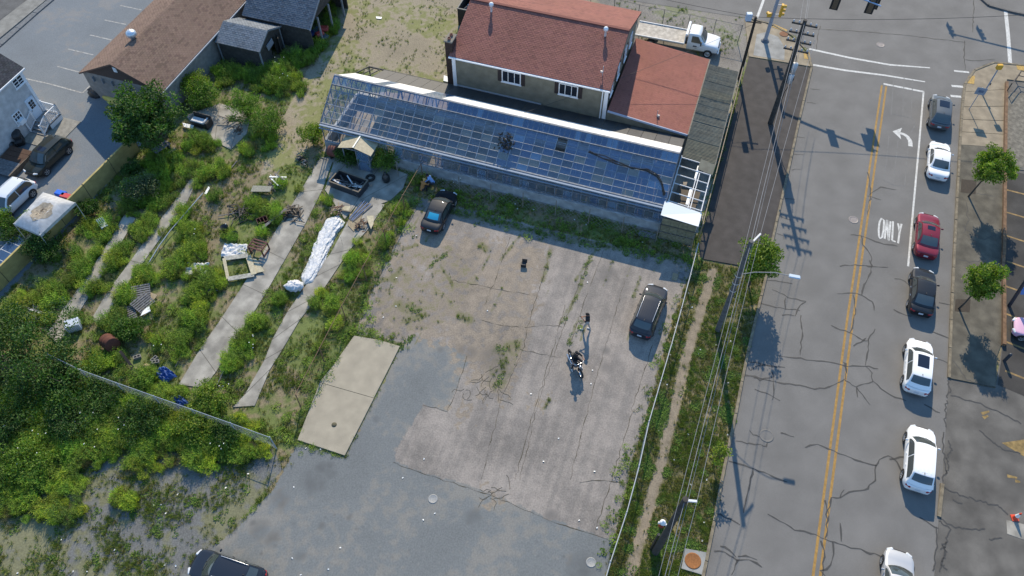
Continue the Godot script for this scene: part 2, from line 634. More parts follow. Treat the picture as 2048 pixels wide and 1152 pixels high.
	for y in MH:
		for x in MW:
			var k := y * MW + x
			var b := nb[k] / 255.0
			var m := nm[k] / 255.0
			var f := nf[k] / 255.0 - 0.5
			var jx := clampi(x + int((m - 0.5) * 9.0), 0, MW - 1)
			var jy := clampi(y + int((nm[(k + 70000) % (MW * MH)] / 255.0 - 0.5) * 9.0), 0, MH - 1)
			var c := cls[jy * MW + jx]
			var e: PackedFloat32Array = A[c]
			var mixv := clampf((b * 0.6 + m * 0.4 - e[6]) * 7.0 + 0.5, 0.0, 1.0)
			if c == 2:
				var su := int((x * ca + y * sa) * 1.4) % MW
				var sv := int((x * sa - y * ca + 2000.0) * 0.06) % MH
				mixv = clampf((nm[sv * MW + su] / 255.0 * 0.45 + m * 0.25 + b * 0.3 - 0.5) * 4.0 + 0.5, 0.0, 1.0)
			var s := 1.0 + (b - 0.5) * 2.0 * e[7] + f * e[8] + (m - 0.5) * e[7] * 0.6
			var r := (e[0] + (e[3] - e[0]) * mixv) * s
			var gr := (e[1] + (e[4] - e[1]) * mixv) * s
			var bl := (e[2] + (e[5] - e[2]) * mixv) * s
			var w := soil[k]
			if c != 5:
				var dx := clampi(x + int((m - 0.5) * 46.0 + (b - 0.5) * 30.0), 0, MW - 1)
				var dy := clampi(y + int((nm[(k + 91000) % (MW * MH)] / 255.0 - 0.5) * 46.0), 0, MH - 1)
				w = soil[dy * MW + dx]
			if w > 0:
				var q := clampf((w / 255.0 + m - 0.75) * 2.6, 0.0, 1.0) * (0.85 if c == 5 else 0.78)
				var ss := 1.0 + f * 0.6 + (m - 0.5) * 0.5
				r += (0.205 * ss - r) * q
				gr += (0.17 * ss - gr) * q
				bl += (0.13 * ss - bl) * q
			w = grow[k]
			if w > 0:
				var q := clampf((w / 255.0 + (m - 0.5) + f * 0.8 - 0.45) * 3.0, 0.0, 1.0) * 0.8
				r += (0.11 - r) * q
				gr += (0.115 - gr) * q
				bl += (0.045 - bl) * q
			w = dark[k]
			if w > 0:
				var q := clampf((w / 255.0 + (m - 0.5) * 0.7 + f * 0.4 - 0.15) * 1.6, 0.0, 1.0) * 0.55
				r += (0.06 - r) * q
				gr += (0.062 - gr) * q
				bl += (0.065 - bl) * q
			out[k * 3] = gam[clampi(int(r * 4095.0), 0, 4095)]
			out[k * 3 + 1] = gam[clampi(int(gr * 4095.0), 0, 4095)]
			out[k * 3 + 2] = gam[clampi(int(bl * 4095.0), 0, 4095)]
	wear = grow
	ground_cls = cls
	soil_map = soil
	var img := Image.create_from_data(MW, MH, false, Image.FORMAT_RGB8, out)
	var im_tex := ImageTexture.create_from_image(img)
	var gm := flat("ground_cover", Color.WHITE, 0.95)
	gm.albedo_texture = im_tex
	gm.heightmap_enabled = true
	gm.heightmap_texture = im_tex
	gm.heightmap_scale = 2.0
	print("map ", Time.get_ticks_msec())

	var earth := MB.new()
	earth.col = Color(1, 1, 1)
	for q in [[-400, -64, -400, -500, 400, -500, 400, -64], [-400, -9, 400, -9, 400, 300, -400, 300], [-400, -64, -48, -64, -48, -9, -400, -9], [48, -64, 400, -64, 400, -9, 48, -9]]:
		var pp := []
		for i in 4:
			pp.append(Vector3(q[i * 2], 0, q[i * 2 + 1]))
		earth.sheet(pp, -0.012)
	solo("ground", "dry open ground reaching out past the streets", "ground", earth, rough_mat("far_earth", lin(0.2, 0.18, 0.14), 9.0, 1.5, 0.95, "cloudy", "grain"), "", "structure")
	var yard := MB.new()
	yard.use_uv = true
	yard.sheet([Vector3(-48, 0, -64), Vector3(48, 0, -64), Vector3(48, 0, -9), Vector3(-48, 0, -9)], 0.0)
	solo("yard", "bare brown soil and gravel of the overgrown yard", "ground", yard, gm, "", "structure")
	var lot := MB.new()
	lot.use_uv = true
	lot.sheet(gl(LOT_OLD), 0.006)
	var pl := solo("parking_lot", "worn pinkish grey asphalt lot with weeds in its seams", "parking lot", lot, gm, "", "structure")
	var seams := rough_mat("seam_soil", lin(0.1, 0.088, 0.06), 1.0, 0.3)
	for c in [[1100, 505, 1085, 560, 1062, 630, 1046, 700, 1002, 800, 962, 960], [1185, 500, 1150, 590, 1122, 670, 1092, 760, 1070, 830, 1040, 960], [1215, 480, 1170, 600, 1140, 690], [1020, 475, 990, 560, 970, 610], [1250, 560, 1215, 680, 1180, 800, 1140, 960], [935, 712, 905, 800, 895, 824], [1130, 610, 1105, 700, 1060, 850, 1030, 960], [1305, 690, 1270, 800, 1230, 940, 1190, 1060], [1160, 965, 1185, 960, 1260, 965], [960, 640, 1000, 650, 1040, 655], [1050, 655, 1100, 650, 1125, 655], [900, 560, 1060, 590], [785, 925, 860, 951, 985, 992, 1100, 1042, 1226, 1082], [846, 810, 895, 824], [1040, 700, 1100, 712, 1125, 716]]:
		var pts := gl(c)
		var cv := []
		var wd := []
		for i in pts.size() - 1:
			var steps := int(pts[i].distance_to(pts[i + 1]) / 0.3) + 1
			for s in steps:
				cv.append(pts[i].lerp(pts[i + 1], float(s) / steps) + Vector3(rng.randfn(0, 0.03), 0, rng.randfn(0, 0.03)))
				wd.append(maxf(0.008, rng.randfn(0.02, 0.016)))
		cv.append(pts[-1])
		wd.append(0.01)
		var rb := MB.new()
		rb.ribbon(cv, wd, 0.014)
		part(pl, "seam", rb, seams)
	for k in 26:
		var o := g(rng.randf_range(925, 1000), rng.randf_range(740, 800)) if k < 18 else g(rng.randf_range(975, 1020), rng.randf_range(975, 1000))
		var cv := [o]
		var a := rng.randf() * TAU
		for q in 4:
			a += rng.randfn(0, 0.7)
			cv.append(cv[-1] + Vector3(cos(a), 0, sin(a)) * 0.22)
		var rb := MB.new()
		rb.ribbon(cv, 0.025, 0.015)
		part(pl, "crack", rb, seams)
	lot = MB.new()
	lot.use_uv = true
	lot.sheet(gl(LOT_NEW), 0.010)
	solo("asphalt_patch", "newer blue grey asphalt patch round the concrete slab", "parking lot", lot, gm, "", "structure")
	build_paving()


func kerb(label: String, pts: Array, wid: float, high: float, m: Material, stone := 2.2) -> void:
	var k := thing("kerb", label, "kerb", Vector3.ZERO, 0.0, "", "structure")
	var c := Curve3D.new()
	for p in pts:
		c.add_point(p)
	var L := c.get_baked_length()
	var cnt := maxi(1, int(round(L / stone)))
	for i in cnt:
		var a := c.sample_baked(L * i / cnt + 0.012)
		var b := c.sample_baked(L * (i + 1) / cnt - 0.012)
		var mb := MB.new()
		var z := (b - a).normalized()
		var x := Vector3.UP.cross(z).normalized()
		var hh := high + rng.randf_range(-0.012, 0.012)
		mb.cbox((a + b) * 0.5 + Vector3(0, hh * 0.5 - 0.04, 0), Vector3(wid, hh + 0.08, a.distance_to(b)), 0.015, Basis(x, Vector3.UP, z))
		part(k, "kerb_stone", mb, m)


func build_paving() -> void:
	var asphalt := rough_mat("road_asphalt", lin(0.285, 0.277, 0.266), 14.0, 0.55, 0.92, "even", "stone")
	var fresh := rough_mat("walk_asphalt", lin(0.105, 0.095, 0.092), 5.0, 0.5, 0.92, "patch", "stone")
	var oldwalk := rough_mat("old_walk", lin(0.22, 0.2, 0.155), 3.5, 0.5, 0.92, "cloudy", "stone")
	var conc := rough_mat("concrete", lin(0.5, 0.475, 0.42), 4.0, 0.6, 0.9, "cloudy", "grain")
	var tan_conc := rough_mat("tan_concrete", lin(0.42, 0.35, 0.25), 5.0, 0.6, 0.9, "patch", "grain")
	var pale := rough_mat("pale_concrete", lin(0.44, 0.44, 0.42), 5.0, 0.6, 0.9, "patch", "grain")
	var granite := rough_mat("kerb_granite", lin(0.42, 0.355, 0.25), 1.5, 0.3, 0.9, "cloudy", "stone")
	var white := rough_mat("road_white", lin(0.86, 0.86, 0.83), 1.1, 0.5, 0.8, "patch", "grain")
	var yellow := rough_mat("road_yellow", lin(0.62, 0.36, 0.09), 1.3, 0.35, 0.8, "patch", "stone")
	var tar := rough_mat("crack_tar", lin(0.07, 0.07, 0.07), 1.0, 0.3, 0.7)
	var iron := rough_mat("cast_iron", lin(0.36, 0.32, 0.31), 0.5, 0.1, 0.6)

	# road sheet
	var left := gl(KERB_LEFT)
	var right := gl(KERB_RIGHT)
	var outline := left.duplicate()
	outline.append_array(gl([1621, 118, 1610, 98, 1590, 76, 1560, 57, 1530, 45, 1490, 36, 1280, 4, 1100, -30, 700, -95, 700, -420, 2500, -420]))
	var rr := right.duplicate()
	rr.reverse()
	outline.append_array(rr)
	outline.append_array(gl([1891, 860, 1884, 968, 1877, 1037, 1874, 1110, 1868, 1152, 1862, 1300]))
	var mb := MB.new()
	mb.sheet(outline, 0.014)
	var road := solo("road", "grey asphalt road with sealed cracks and turn lane", "road", mb, asphalt, "", "structure")

	# painted lines on the road, each its own piece
	var Y := 0.019
	var line := func(called: String, px: Array, wid, m: Material):
		var r := MB.new()
		r.ribbon(gl(px), wid, Y)
		return part(road, called, r, m)
	for o in [-0.17, 0.17]:
		var pts := gl([1600, 1400, 1633, 1152, 1662, 930, 1700, 640, 1722, 490, 1745, 330, 1768, 172])
		for i in pts.size():
			pts[i] += Vector3(0.938, 0, 0.347) * o
		var r := MB.new()
		r.ribbon(pts, 0.14, Y)
		part(road, "centre_line", r, yellow)
	line.call("lane_line", [1847, 184, 1837, 300, 1826, 420, 1816, 533], 0.13, white)
	line.call("stop_line", [1767, 168, 1848, 184], 0.2, white)
	line.call("crosswalk_line", [1618, 98, 1700, 116, 1780, 130, 1860, 136], [0.22, 0.22, 0.2, 0.12], white)
	line.call("crosswalk_line", [1626, 130, 1690, 141, 1770, 151, 1850, 164], [0.22, 0.22, 0.2, 0.12], white)
	line.call("crosswalk_line", [1908, 142, 1938, 145], 0.2, white)
	line.call("crosswalk_line", [1903, 172, 1926, 174], 0.25, white)
	line.call("crosswalk_line", [1901, 192, 1922, 194], 0.25, white)
	line.call("edge_line", [2011, 22, 2016, 70, 2020, 126], 0.3, white)
	line.call("edge_line", [1527, 0, 1520, 20, 1514, 36], 0.22, white)
	# left turn arrow
	var arrow := MB.new()
	arrow.ribbon(gl([1821, 293, 1820, 282, 1815, 274, 1808, 269, 1798, 266]), [0.32, 0.3, 0.28, 0.26, 0.24], Y)
	part(road, "arrow_shaft", arrow, white)
	arrow = MB.new()
	arrow.sheet(gl([1785, 263, 1804, 256, 1800, 265, 1800, 269, 1802, 279]), Y)
	part(road, "arrow_head", arrow, white)
	# the word on the lane, letter by letter, as strokes
	var L := {"O": [[1758, 474, 1757, 460, 1759, 444, 1763, 437, 1768, 441, 1767, 460, 1764, 475, 1760, 477, 1758, 474]], "N": [[1769, 478, 1774, 440], [1774, 440, 1777, 482], [1777, 482, 1781, 443]], "L": [[1786, 443, 1784, 481], [1784, 481, 1791, 484]], "Y": [[1796, 447, 1799, 464], [1803, 448, 1799, 464], [1799, 464, 1796, 487]]}
	for ch in L:
		var r := MB.new()
		for s in L[ch]:
			r.ribbon(gl(s), 0.125, Y)
		part(road, "letter", r, white)
	# loop-detector saw cuts and sealed cracks
	var cracks := [
		[1472, 747, 1500, 752, 1530, 760, 1568, 768, 1600, 770, 1630, 779, 1660, 775, 1690, 758], [1432, 1027, 1460, 1038, 1480, 1050], [1494, 722, 1520, 727, 1555, 735], [1556, 710, 1590, 716, 1635, 722, 1670, 727, 1690, 733, 1706, 733, 1730, 732, 1756, 738],
		[1690, 758, 1694, 728, 1686, 725], [1690, 760, 1712, 775, 1745, 763, 1742, 745, 1730, 732], [1712, 775, 1715, 795], [1712, 775, 1730, 795, 1740, 810], [1745, 763, 1770, 785, 1800, 798, 1812, 802], [1730, 732, 1737, 700, 1737, 680, 1750, 658],
		[1664, 652, 1690, 662, 1710, 670, 1722, 680, 1737, 682], [1707, 692, 1722, 684, 1732, 676], [1674, 587, 1700, 586, 1722, 590, 1745, 604, 1748, 622], [1722, 590, 1732, 565, 1741, 545, 1742, 530, 1738, 520], [1680, 532, 1710, 530, 1738, 533, 1776, 535],
		[1700, 470, 1722, 472, 1750, 484, 1795, 493], [1722, 472, 1726, 490, 1742, 512, 1742, 530], [1738, 390, 1760, 375, 1792, 380], [1736, 392, 1762, 400], [1790, 557, 1808, 562, 1822, 573], [1787, 619, 1806, 629, 1823, 633], [1877, 606, 1900, 610], [1864, 663, 1898, 677], [1872, 718, 1896, 727],
		[1611, 894, 1635, 888, 1665, 902, 1700, 915, 1730, 927, 1752, 930, 1757, 920, 1777, 911, 1795, 925, 1803, 945], [1752, 930, 1749, 960, 1735, 977, 1720, 981, 1700, 985, 1680, 995, 1664, 995], [1664, 995, 1657, 1020, 1653, 1060, 1650, 1077], [1680, 995, 1688, 980], [1779, 918, 1800, 915, 1812, 913],
		[1536, 1028, 1560, 1042, 1590, 1060, 1620, 1066, 1650, 1078, 1670, 1085, 1700, 1095, 1720, 1100, 1740, 1106, 1772, 1113], [1666, 1084, 1667, 1110, 1662, 1132, 1640, 1142], [1681, 1083, 1680, 1046], [1641, 1082, 1648, 1100, 1645, 1152], [1456, 922, 1480, 930, 1507, 938, 1535, 948, 1574, 964], [1507, 938, 1500, 965, 1490, 1010, 1487, 1026],
		[1430, 1104, 1450, 1104, 1475, 1120, 1500, 1120, 1524, 1135], [1475, 1120, 1463, 1150], [1475, 1115, 1490, 1112, 1514, 1120], [1439, 1092, 1460, 1100, 1472, 1115], [1472, 881, 1495, 886, 1500, 888, 1520, 890, 1533, 892, 1535, 885], [1500, 862, 1506, 870, 1520, 874, 1530, 872], [1560, 866, 1588, 874],
		[1510, 780, 1540, 790, 1560, 802], [1508, 755, 1520, 760, 1545, 755], [1500, 740, 1510, 732, 1530, 730, 1570, 735], [1545, 580, 1560, 585, 1575, 595, 1612, 603], [1522, 607, 1550, 615, 1580, 618, 1600, 622], [1570, 595, 1572, 620], [1565, 630, 1590, 632, 1602, 610, 1612, 604], [1602, 632, 1604, 670, 1600, 710], [1545, 745, 1548, 770, 1545, 800],
		[1588, 273, 1610, 276], [1586, 308, 1607, 310], [1582, 340, 1601, 339], [1572, 398, 1590, 399], [1562, 434, 1582, 440], [1552, 466, 1567, 472, 1568, 479], [1535, 560, 1560, 563, 1585, 568], [1620, 178, 1640, 180], [1615, 205, 1632, 208], [1620, 58, 1700, 62, 1800, 70, 1930, 85], [1640, 52, 1636, 70, 1632, 100], [1930, 82, 1928, 110, 1930, 140], [1948, 0, 1946, 40, 1945, 65],
		[1930, 120, 1950, 122, 1990, 120], [1850, 810, 1870, 822, 1880, 826], [1640, 1142, 1650, 1152], [1840, 1036, 1862, 1050, 1877, 1057],
		[1735, 345, 1742, 385, 1735, 430], [1706, 590, 1710, 620, 1707, 650, 1700, 665], [1650, 1000, 1655, 1040], [1688, 728, 1692, 745]]
	for c in cracks:
		var pts := gl(c)
		var cv := []
		var wd := []
		for i in pts.size() - 1:
			var steps := int(pts[i].distance_to(pts[i + 1]) / 0.35) + 1
			for s in steps:
				var q: Vector3 = pts[i].lerp(pts[i + 1], float(s) / steps)
				cv.append(q + Vector3(rng.randf_range(-0.05, 0.05), 0, rng.randf_range(-0.05, 0.05)))
				wd.append(maxf(0.03, rng.randfn(0.07, 0.028)))
		cv.append(pts[-1])
		wd.append(0.04)
		var r := MB.new()
		r.ribbon(cv, wd, 0.022)
		part(road, "crack_seal", r, tar)
	var thin := [[1778, 272, 1768, 360, 1788, 371, 1809, 372, 1816, 295], [1796, 280, 1786, 370], [1787, 160, 1782, 230], [1825, 160, 1822, 235, 1830, 250, 1822, 265], [1808, 155, 1805, 240], [1785, 228, 1822, 236]]
	for c in thin:
		var r := MB.new()
		r.ribbon(gl(c), 0.06, 0.021)
		part(road, "loop_cut", r, rough_mat("loop_cut", lin(0.27, 0.27, 0.265), 1.0, 0.3, 0.9))
	for p in [[1761, 90, 0.33], [1707, 440, 0.33], [1533, 872, 0.4]]:
		var c := MB.new()
		c.lathe([Vector2(p[2], 0), Vector2(p[2], 0.012), Vector2(p[2] * 0.86, 0.012), Vector2(p[2] * 0.84, 0.006), Vector2(p[2] * 0.6, 0.008), Vector2(0, 0.01)], 28)
		var o := part(road, "manhole_cover", c, iron if p[2] < 0.36 else asphalt)
		o.position = g(p[0], p[1]) + Vector3(0, 0.016, 0)

	# kerbs
	left.append_array(gl([1621, 118, 1610, 98, 1590, 76, 1560, 57, 1530, 45, 1490, 36]))
	kerb("tan granite kerb along the verge and the new walkway", left, 0.17, 0.13, granite)
	kerb("tan granite kerb round the sidewalk by the pedestrian sign", right, 0.17, 0.13, granite)
	kerb("short tan kerb left between the broken driveway edges", gl([1884, 968, 1877, 1035]), 0.2, 0.1, granite, 1.6)
	kerb("dark granite kerb round the island beyond the crossing", gl([1950, -12, 1962, 4, 1985, 17, 2012, 23, 2048, 30, 2120, 46]), 0.2, 0.15, rough_mat("dark_kerb", lin(0.2, 0.19, 0.18), 1.5, 0.3))

	# walks
	mb = MB.new()
	mb.sheet(gl([1497, 116, 1622, 137, 1610, 192, 1596, 252, 1588, 289, 1573, 357, 1543, 489, 1533, 530, 1480, 532, 1400, 518, 1398, 490]), 0.07, 0.1)
	solo("walkway", "dark new asphalt walkway beside the green plastic roof", "walkway", mb, fresh, "", "structure")
	var sw := thing("sidewalk", "tan concrete corner walk at the traffic mast", "sidewalk", Vector3.ZERO, 0.0, "", "structure")
	mb = MB.new()
	mb.sheet(gl([1490, 40, 1530, 48, 1558, 60, 1586, 78, 1606, 100, 1618, 120, 1620, 134, 1497, 114]), 0.075, 0.1)
	part(sw, "paving", mb, tan_conc)
	mb = MB.new()
	mb.sheet(gl([1513, 70, 1530, 66, 1556, 75, 1569, 97, 1568, 122, 1506, 112]), 0.081)
	part(sw, "concrete_patch", mb, pale)
	var plate := rough_mat("tactile_yellow", lin(0.66, 0.42, 0.11), 1.0, 0.15, 0.8, "patch", "grain")
	for q in [[1548, 50, 1575, 62, 1570, 66, 1544, 55], [1606, 105, 1618, 107, 1621, 121, 1608, 119]]:
		mb = MB.new()
		mb.sheet(gl(q), 0.09, 0.01)
		part(sw, "tactile_plate", mb, plate)
	mb = MB.new()
	mb.lathe([Vector2(0.36, 0), Vector2(0.36, 0.012), Vector2(0.3, 0.014), Vector2(0, 0.016)], 24)
	part(sw, "manhole_cover", mb, rough_mat("rust_iron", lin(0.33, 0.15, 0.075), 0.5, 0.1)).position = g(1567, 70) + Vector3(0, 0.082, 0)

	sw = thing("sidewalk", "tan concrete walk round the pedestrian sign", "sidewalk", Vector3.ZERO, 0.0, "", "structure")
	var rows := [[1928, 185, 2009, 180], [1925, 215, 2008, 214], [1923, 240, 2007, 243], [1921, 265, 2006, 270], [1919, 291, 2006, 297]]
	mb = MB.new()
	mb.sheet(gl([1930, 168, 1945, 147, 1969, 132, 1998, 127, 2048, 135, 2160, 162, 2170, 178, 2013, 160, 2009, 180, 1928, 185]), 0.085, 0.1)
	part(sw, "paving", mb, tan_conc)
	for i in rows.size() - 1:
		mb = MB.new()
		var a: Array = rows[i]
		var b: Array = rows[i + 1]
		mb.sheet(gl([a[0], a[1] + 0.6, a[2], a[3] + 0.6, b[2], b[3] - 0.3, b[0], b[1] - 0.3]), 0.085 + 0.003 * (i % 2), 0.1)
		part(sw, "paving", mb, tan_conc)
	for q in [[1936, 155, 1949, 153, 1947, 170, 1931, 168], [2031, 131, 2060, 137, 2062, 146, 2034, 141]]:
		mb = MB.new()
		mb.sheet(gl(q), 0.098, 0.02)
		part(sw, "tactile_plate", mb, plate)
	mb = MB.new()
	mb.sheet(gl([1919, 291, 2006, 297, 2004, 420, 2003, 560, 2001, 690, 1993, 712, 1990, 775, 1897, 757, 1901, 650, 1905, 560, 1913, 400]), 0.078, 0.1)
	sw = solo("sidewalk", "worn brown walk between the two young street trees", "sidewalk", mb, oldwalk, "", "structure")
	for q in [[1922, 360, 1952, 363, 1950, 390, 1920, 386], [1910, 600, 1940, 600, 1938, 626, 1908, 624]]:
		mb = MB.new()
		mb.sheet(gl(q), 0.084)
		part(sw, "tree_pit", mb, rough_mat("pit_soil", lin(0.07, 0.055, 0.04), 1.0, 0.2))
	for c in [[1925, 382, 1960, 390, 1990, 395], [1930, 405, 1935, 440, 1925, 470], [1924, 455, 1960, 480, 2000, 470], [1916, 520, 1945, 526, 1975, 520], [1940, 475, 1975, 530], [1905, 720, 1930, 760, 1960, 770, 1990, 776]]:
		var pts := gl(c)
		var cv := []
		for i in pts.size() - 1:
			for s in 6:
				cv.append(pts[i].lerp(pts[i + 1], s / 6.0) + Vector3(rng.randf_range(-0.09, 0.09), 0, rng.randf_range(-0.09, 0.09)))
		mb = MB.new()
		mb.ribbon(cv, 0.04, 0.083)
		part(sw, "crack", mb, tar)
	# driveway and the lot beyond
	mb = MB.new()
	mb.sheet(gl([1897, 757, 1990, 777, 2003, 700, 2003, 297, 2009, 180, 2013, 160, 2300, 190, 2500, 1300, 1862, 1300, 1868, 1152, 1877, 1037, 1884, 968, 1891, 860]), 0.016)
	var dw := solo("driveway", "patched grey driveway asphalt beside the road", "driveway", mb, rough_mat("drive_asphalt", lin(0.245, 0.232, 0.212), 7.0, 0.6, 0.92, "cloudy", "stone"), "", "structure")
	mb = MB.new()
	mb.sheet(gl([2010, 340, 2300, 400, 2300, 900, 1995, 770, 2006, 690]), 0.021)
	part(dw, "stall_asphalt", mb, rough_mat("stall_asphalt", lin(0.095, 0.09, 0.085), 6.0, 0.6, 0.92, "cloudy", "stone"))
	for q in [[2013, 380, 2100, 402], [2013, 425, 2100, 450], [2013, 472, 2100, 500], [2013, 523, 2100, 552], [2012, 573, 2100, 604], [2012, 628, 2100, 662], [2012, 684, 2100, 718], [2010, 742, 2100, 778]]:
		mb = MB.new()
		mb.ribbon(gl(q), 0.13, 0.026)
		part(dw, "stall_line", mb, rough_mat("stall_paint", lin(0.55, 0.36, 0.14), 1.5, 0.3, 0.8, "cloudy", "stone"))
	mb = MB.new()
	mb.sheet(gl([2003, 886, 2030, 882, 2110, 870, 2110, 935, 2045, 912]), 0.022)
	part(dw, "painted_diamond", mb, rough_mat("old_yellow", lin(0.5, 0.34, 0.12), 1.0, 0.2, 0.8, "cloudy", "stone"))
	for q in [[1963, 828, 1978, 823], [1966, 836, 1976, 832], [2014, 952, 2034, 956], [2030, 962, 2040, 964]]:
		mb = MB.new()
		mb.ribbon(gl(q), [0.2, 0.1], 0.022)
		part(dw, "paint_scrap", mb, rough_mat("old_yellow", lin(0.5, 0.34, 0.12)))
	mb = MB.new()
	mb.sheet(gl([2012, 1040, 2060, 1052, 2120, 1075, 2110, 1100, 2048, 1080, 2014, 1068]), 0.03, 0.02)
	part(dw, "concrete_patch", mb, conc)
	for c in [[1880, 970, 1920, 990, 1960, 1002, 1995, 1012, 2020, 1030], [1877, 1035, 1905, 1053, 1940, 1060, 1975, 1057], [1888, 866, 1887, 905, 1893, 940, 1884, 965], [1893, 800, 1889, 830, 1891, 860], [1895, 760, 1900, 780, 1893, 800], [1877, 1040, 1900, 1060, 1890, 1085, 1878, 1100], [1890, 1085, 1885, 1120, 1880, 1152], [1960, 862, 1985, 885, 2010, 900, 2048, 910], [1895, 880, 1902, 900, 1893, 915, 1898, 935, 1890, 950], [1885, 1090, 1893, 1105, 1881, 1125, 1893, 1140], [1900, 790, 1960, 808, 2010, 830, 2048, 850], [1875, 1055, 1870, 1110, 1868, 1152], [1905, 1000, 1930, 1010], [1978, 1078, 2010, 1076]]:
		var pts := gl(c)
		var cv := []
		for i in pts.size() - 1:
			for s in 6:
				cv.append(pts[i].lerp(pts[i + 1], s / 6.0) + Vector3(rng.randf_range(-0.07, 0.07), 0, rng.randf_range(-0.07, 0.07)))
		mb = MB.new()
		mb.ribbon(cv, 0.07, 0.027)
		part(dw, "crack_seal", mb, tar)
	# gravel bed by the timber edging
	mb = MB.new()
	mb.sheet(gl([2014, 185, 2300, 215, 2300, 390, 2012, 335]), 0.06, 0.06)
	solo("gravel_bed", "pale gravel bed behind the timber edging", "gravel bed", mb, rough_mat("gravel", lin(0.36, 0.33, 0.27), 1.4, 0.45, 0.95, "cloudy", "stone"), "", "structure")
	var ed := thing("timber_edging", "weathered brown timber edging between sidewalk and parking stalls", "edging")
	var ept := gl([2011, 168, 2009, 230, 2008, 300, 2007, 370, 2006, 440, 2005, 505, 2003, 530, 2005, 580, 2005, 640, 2005, 692])
	for i in ept.size() - 1:
		mb = MB.new()
		mb.bar(ept[i] + Vector3(0, 0.14, 0), ept[i + 1] + Vector3(0, 0.14, 0.02), 0.2, 0.26)
		part(ed, "timber", mb, rough_mat("edging_wood", lin(0.3, 0.175, 0.095), 1.3, 0.3, 0.9, "cloudy", "grain"))

	# concrete in the yard
	mb = MB.new()
	mb.sheet(gl([709, 673, 760, 682, 800, 694, 773, 748, 748, 797, 640, 766, 668, 731]), 0.1, 0.1)
	var slab := solo("concrete_slab", "tan concrete slab at the head of the asphalt patch", "slab", mb, rough_mat("slab", lin(0.47, 0.42, 0.325), 6.0, 0.5, 0.9, "even", "grain"), "", "structure")
	mb = MB.new()
	mb.sheet(gl([640, 767, 748, 798, 690, 912, 645, 897, 596, 881]), 0.098, 0.1)
	part(slab, "paving", mb, rough_mat("slab", lin(0.44, 0.385, 0.285)))
	mb = MB.new()
	mb.lathe([Vector2(0.15, 0), Vector2(0.15, 0.012), Vector2(0, 0.014)], 16)
	part(slab, "drain_cover", mb, rough_mat("drain", lin(0.14, 0.13, 0.08), 0.3, 0.1)).position = g(669, 851) + Vector3(0, 0.099, 0)
	for s in STRIPS:
		mb = MB.new()
		mb.sheet(gl(s[0]), 0.05 + 0.004 * STRIPS.find(s), 0.1)
		var sp := solo("concrete_strip", s[1], "path", mb, conc, "", "structure")
		var sq := gl(s[0])
		for q in range(1, sq.size() / 2 - 1):
			var jt := MB.new()
			jt.ribbon([sq[q], sq[q].lerp(sq[sq.size() - 1 - q], 0.5), sq[sq.size() - 1 - q]], 0.03, 0.055 + 0.004 * STRIPS.find(s))
			part(sp, "joint", jt, rough_mat("joint_soil", lin(0.16, 0.145, 0.11), 1.0, 0.3))
	# street and walk in the far corner of the neighbouring lot
	mb = MB.new()
	mb.sheet(gl([54, 0, 0, 41, -120, 130, -420, 160, 100, -260, 330, -200]), 0.012)
	solo("side_street", "grey side street past the neighbouring lot", "road", mb, rough_mat("side_asphalt", lin(0.2, 0.205, 0.21), 6.0, 0.6, 0.92, "patch", "stone"), "", "structure")
	mb = MB.new()
	mb.sheet(gl([57, 0, 0, 44, -60, 90, -40, 108, 0, 78, 92, 2, 330, -190, 280, -180]), 0.09, 0.1)
	solo("sidewalk", "pale concrete sidewalk along the neighbouring side street", "sidewalk", mb, rough_mat("grey_conc", lin(0.33, 0.33, 0.31), 4.0, 0.6, 0.9, "patch", "grain"), "", "structure")
	kerb("grey kerb edging the neighbouring lot", gl([105, -2, 60, 36, 0, 90, -40, 122]), 0.5, 0.1, rough_mat("grey_kerb", lin(0.22, 0.24, 0.26), 1.5, 0.4))
	var nl := thing("stall_marking", "faded white stall lines beside the brown roofed building", "road marking", Vector3.ZERO, 0.0, "", "structure")
	for q in [[241, 11, 283, 20], [209, 40, 252, 49], [180, 70, 223, 80], [136, 98, 187, 110], [115, 133, 158, 144], [50, 157, 100, 168], [100, 168, 165, 186], [165, 186, 180, 172]]:
		mb = MB.new()
		mb.ribbon(gl(q), 0.11, 0.006)
		part(nl, "stall_line", mb, rough_mat("faded_white", lin(0.72, 0.72, 0.7), 1.0, 0.3, 0.85, "cloudy", "stone"))
	# utility box slab at the verge
	mb = MB.new()
	mb.sheet(gl([1370, 1098, 1412, 1106, 1405, 1151, 1362, 1138]), 0.11, 0.12)
	var vault := solo("utility_slab", "pale concrete slab with a rusty round lid on the verge", "utility cover", mb, pale)
	mb = MB.new()
	mb.lathe([Vector2(0.42, 0), Vector2(0.42, 0.014), Vector2(0.36, 0.016), Vector2(0.34, 0.008), Vector2(0, 0.012)], 28)
	part(vault, "lid", mb, rough_mat("rust_lid", lin(0.42, 0.17, 0.05), 0.6, 0.1)).position = g(1385, 1123) + Vector3(0, 0.111, 0)
	for p in [[866, 998, 0.26, "pale round manhole cover in the newer asphalt"], [1182, 1125, 0.26, "grey round manhole cover by the lot's corner"]]:
		mb = MB.new()
		mb.lathe([Vector2(p[2], 0), Vector2(p[2], 0.014), Vector2(p[2] * 0.85, 0.016), Vector2(p[2] * 0.8, 0.01), Vector2(0, 0.012)], 24)
		solo("manhole_cover", p[3], "manhole", mb, rough_mat("pale_iron", lin(0.42, 0.43, 0.43), 0.5, 0.1, 0.6)).position = g(p[0], p[1]) + Vector3(0, 0.011, 0)


# ---------------------------------------------------------------- buildings
const YAW := -0.3246312   # the block's grid against the world axes


func bl(u: float, v: float, h: float, o: Vector2) -> Vector3:
	return Vector3(u - o.x, h, -(v - o.y))


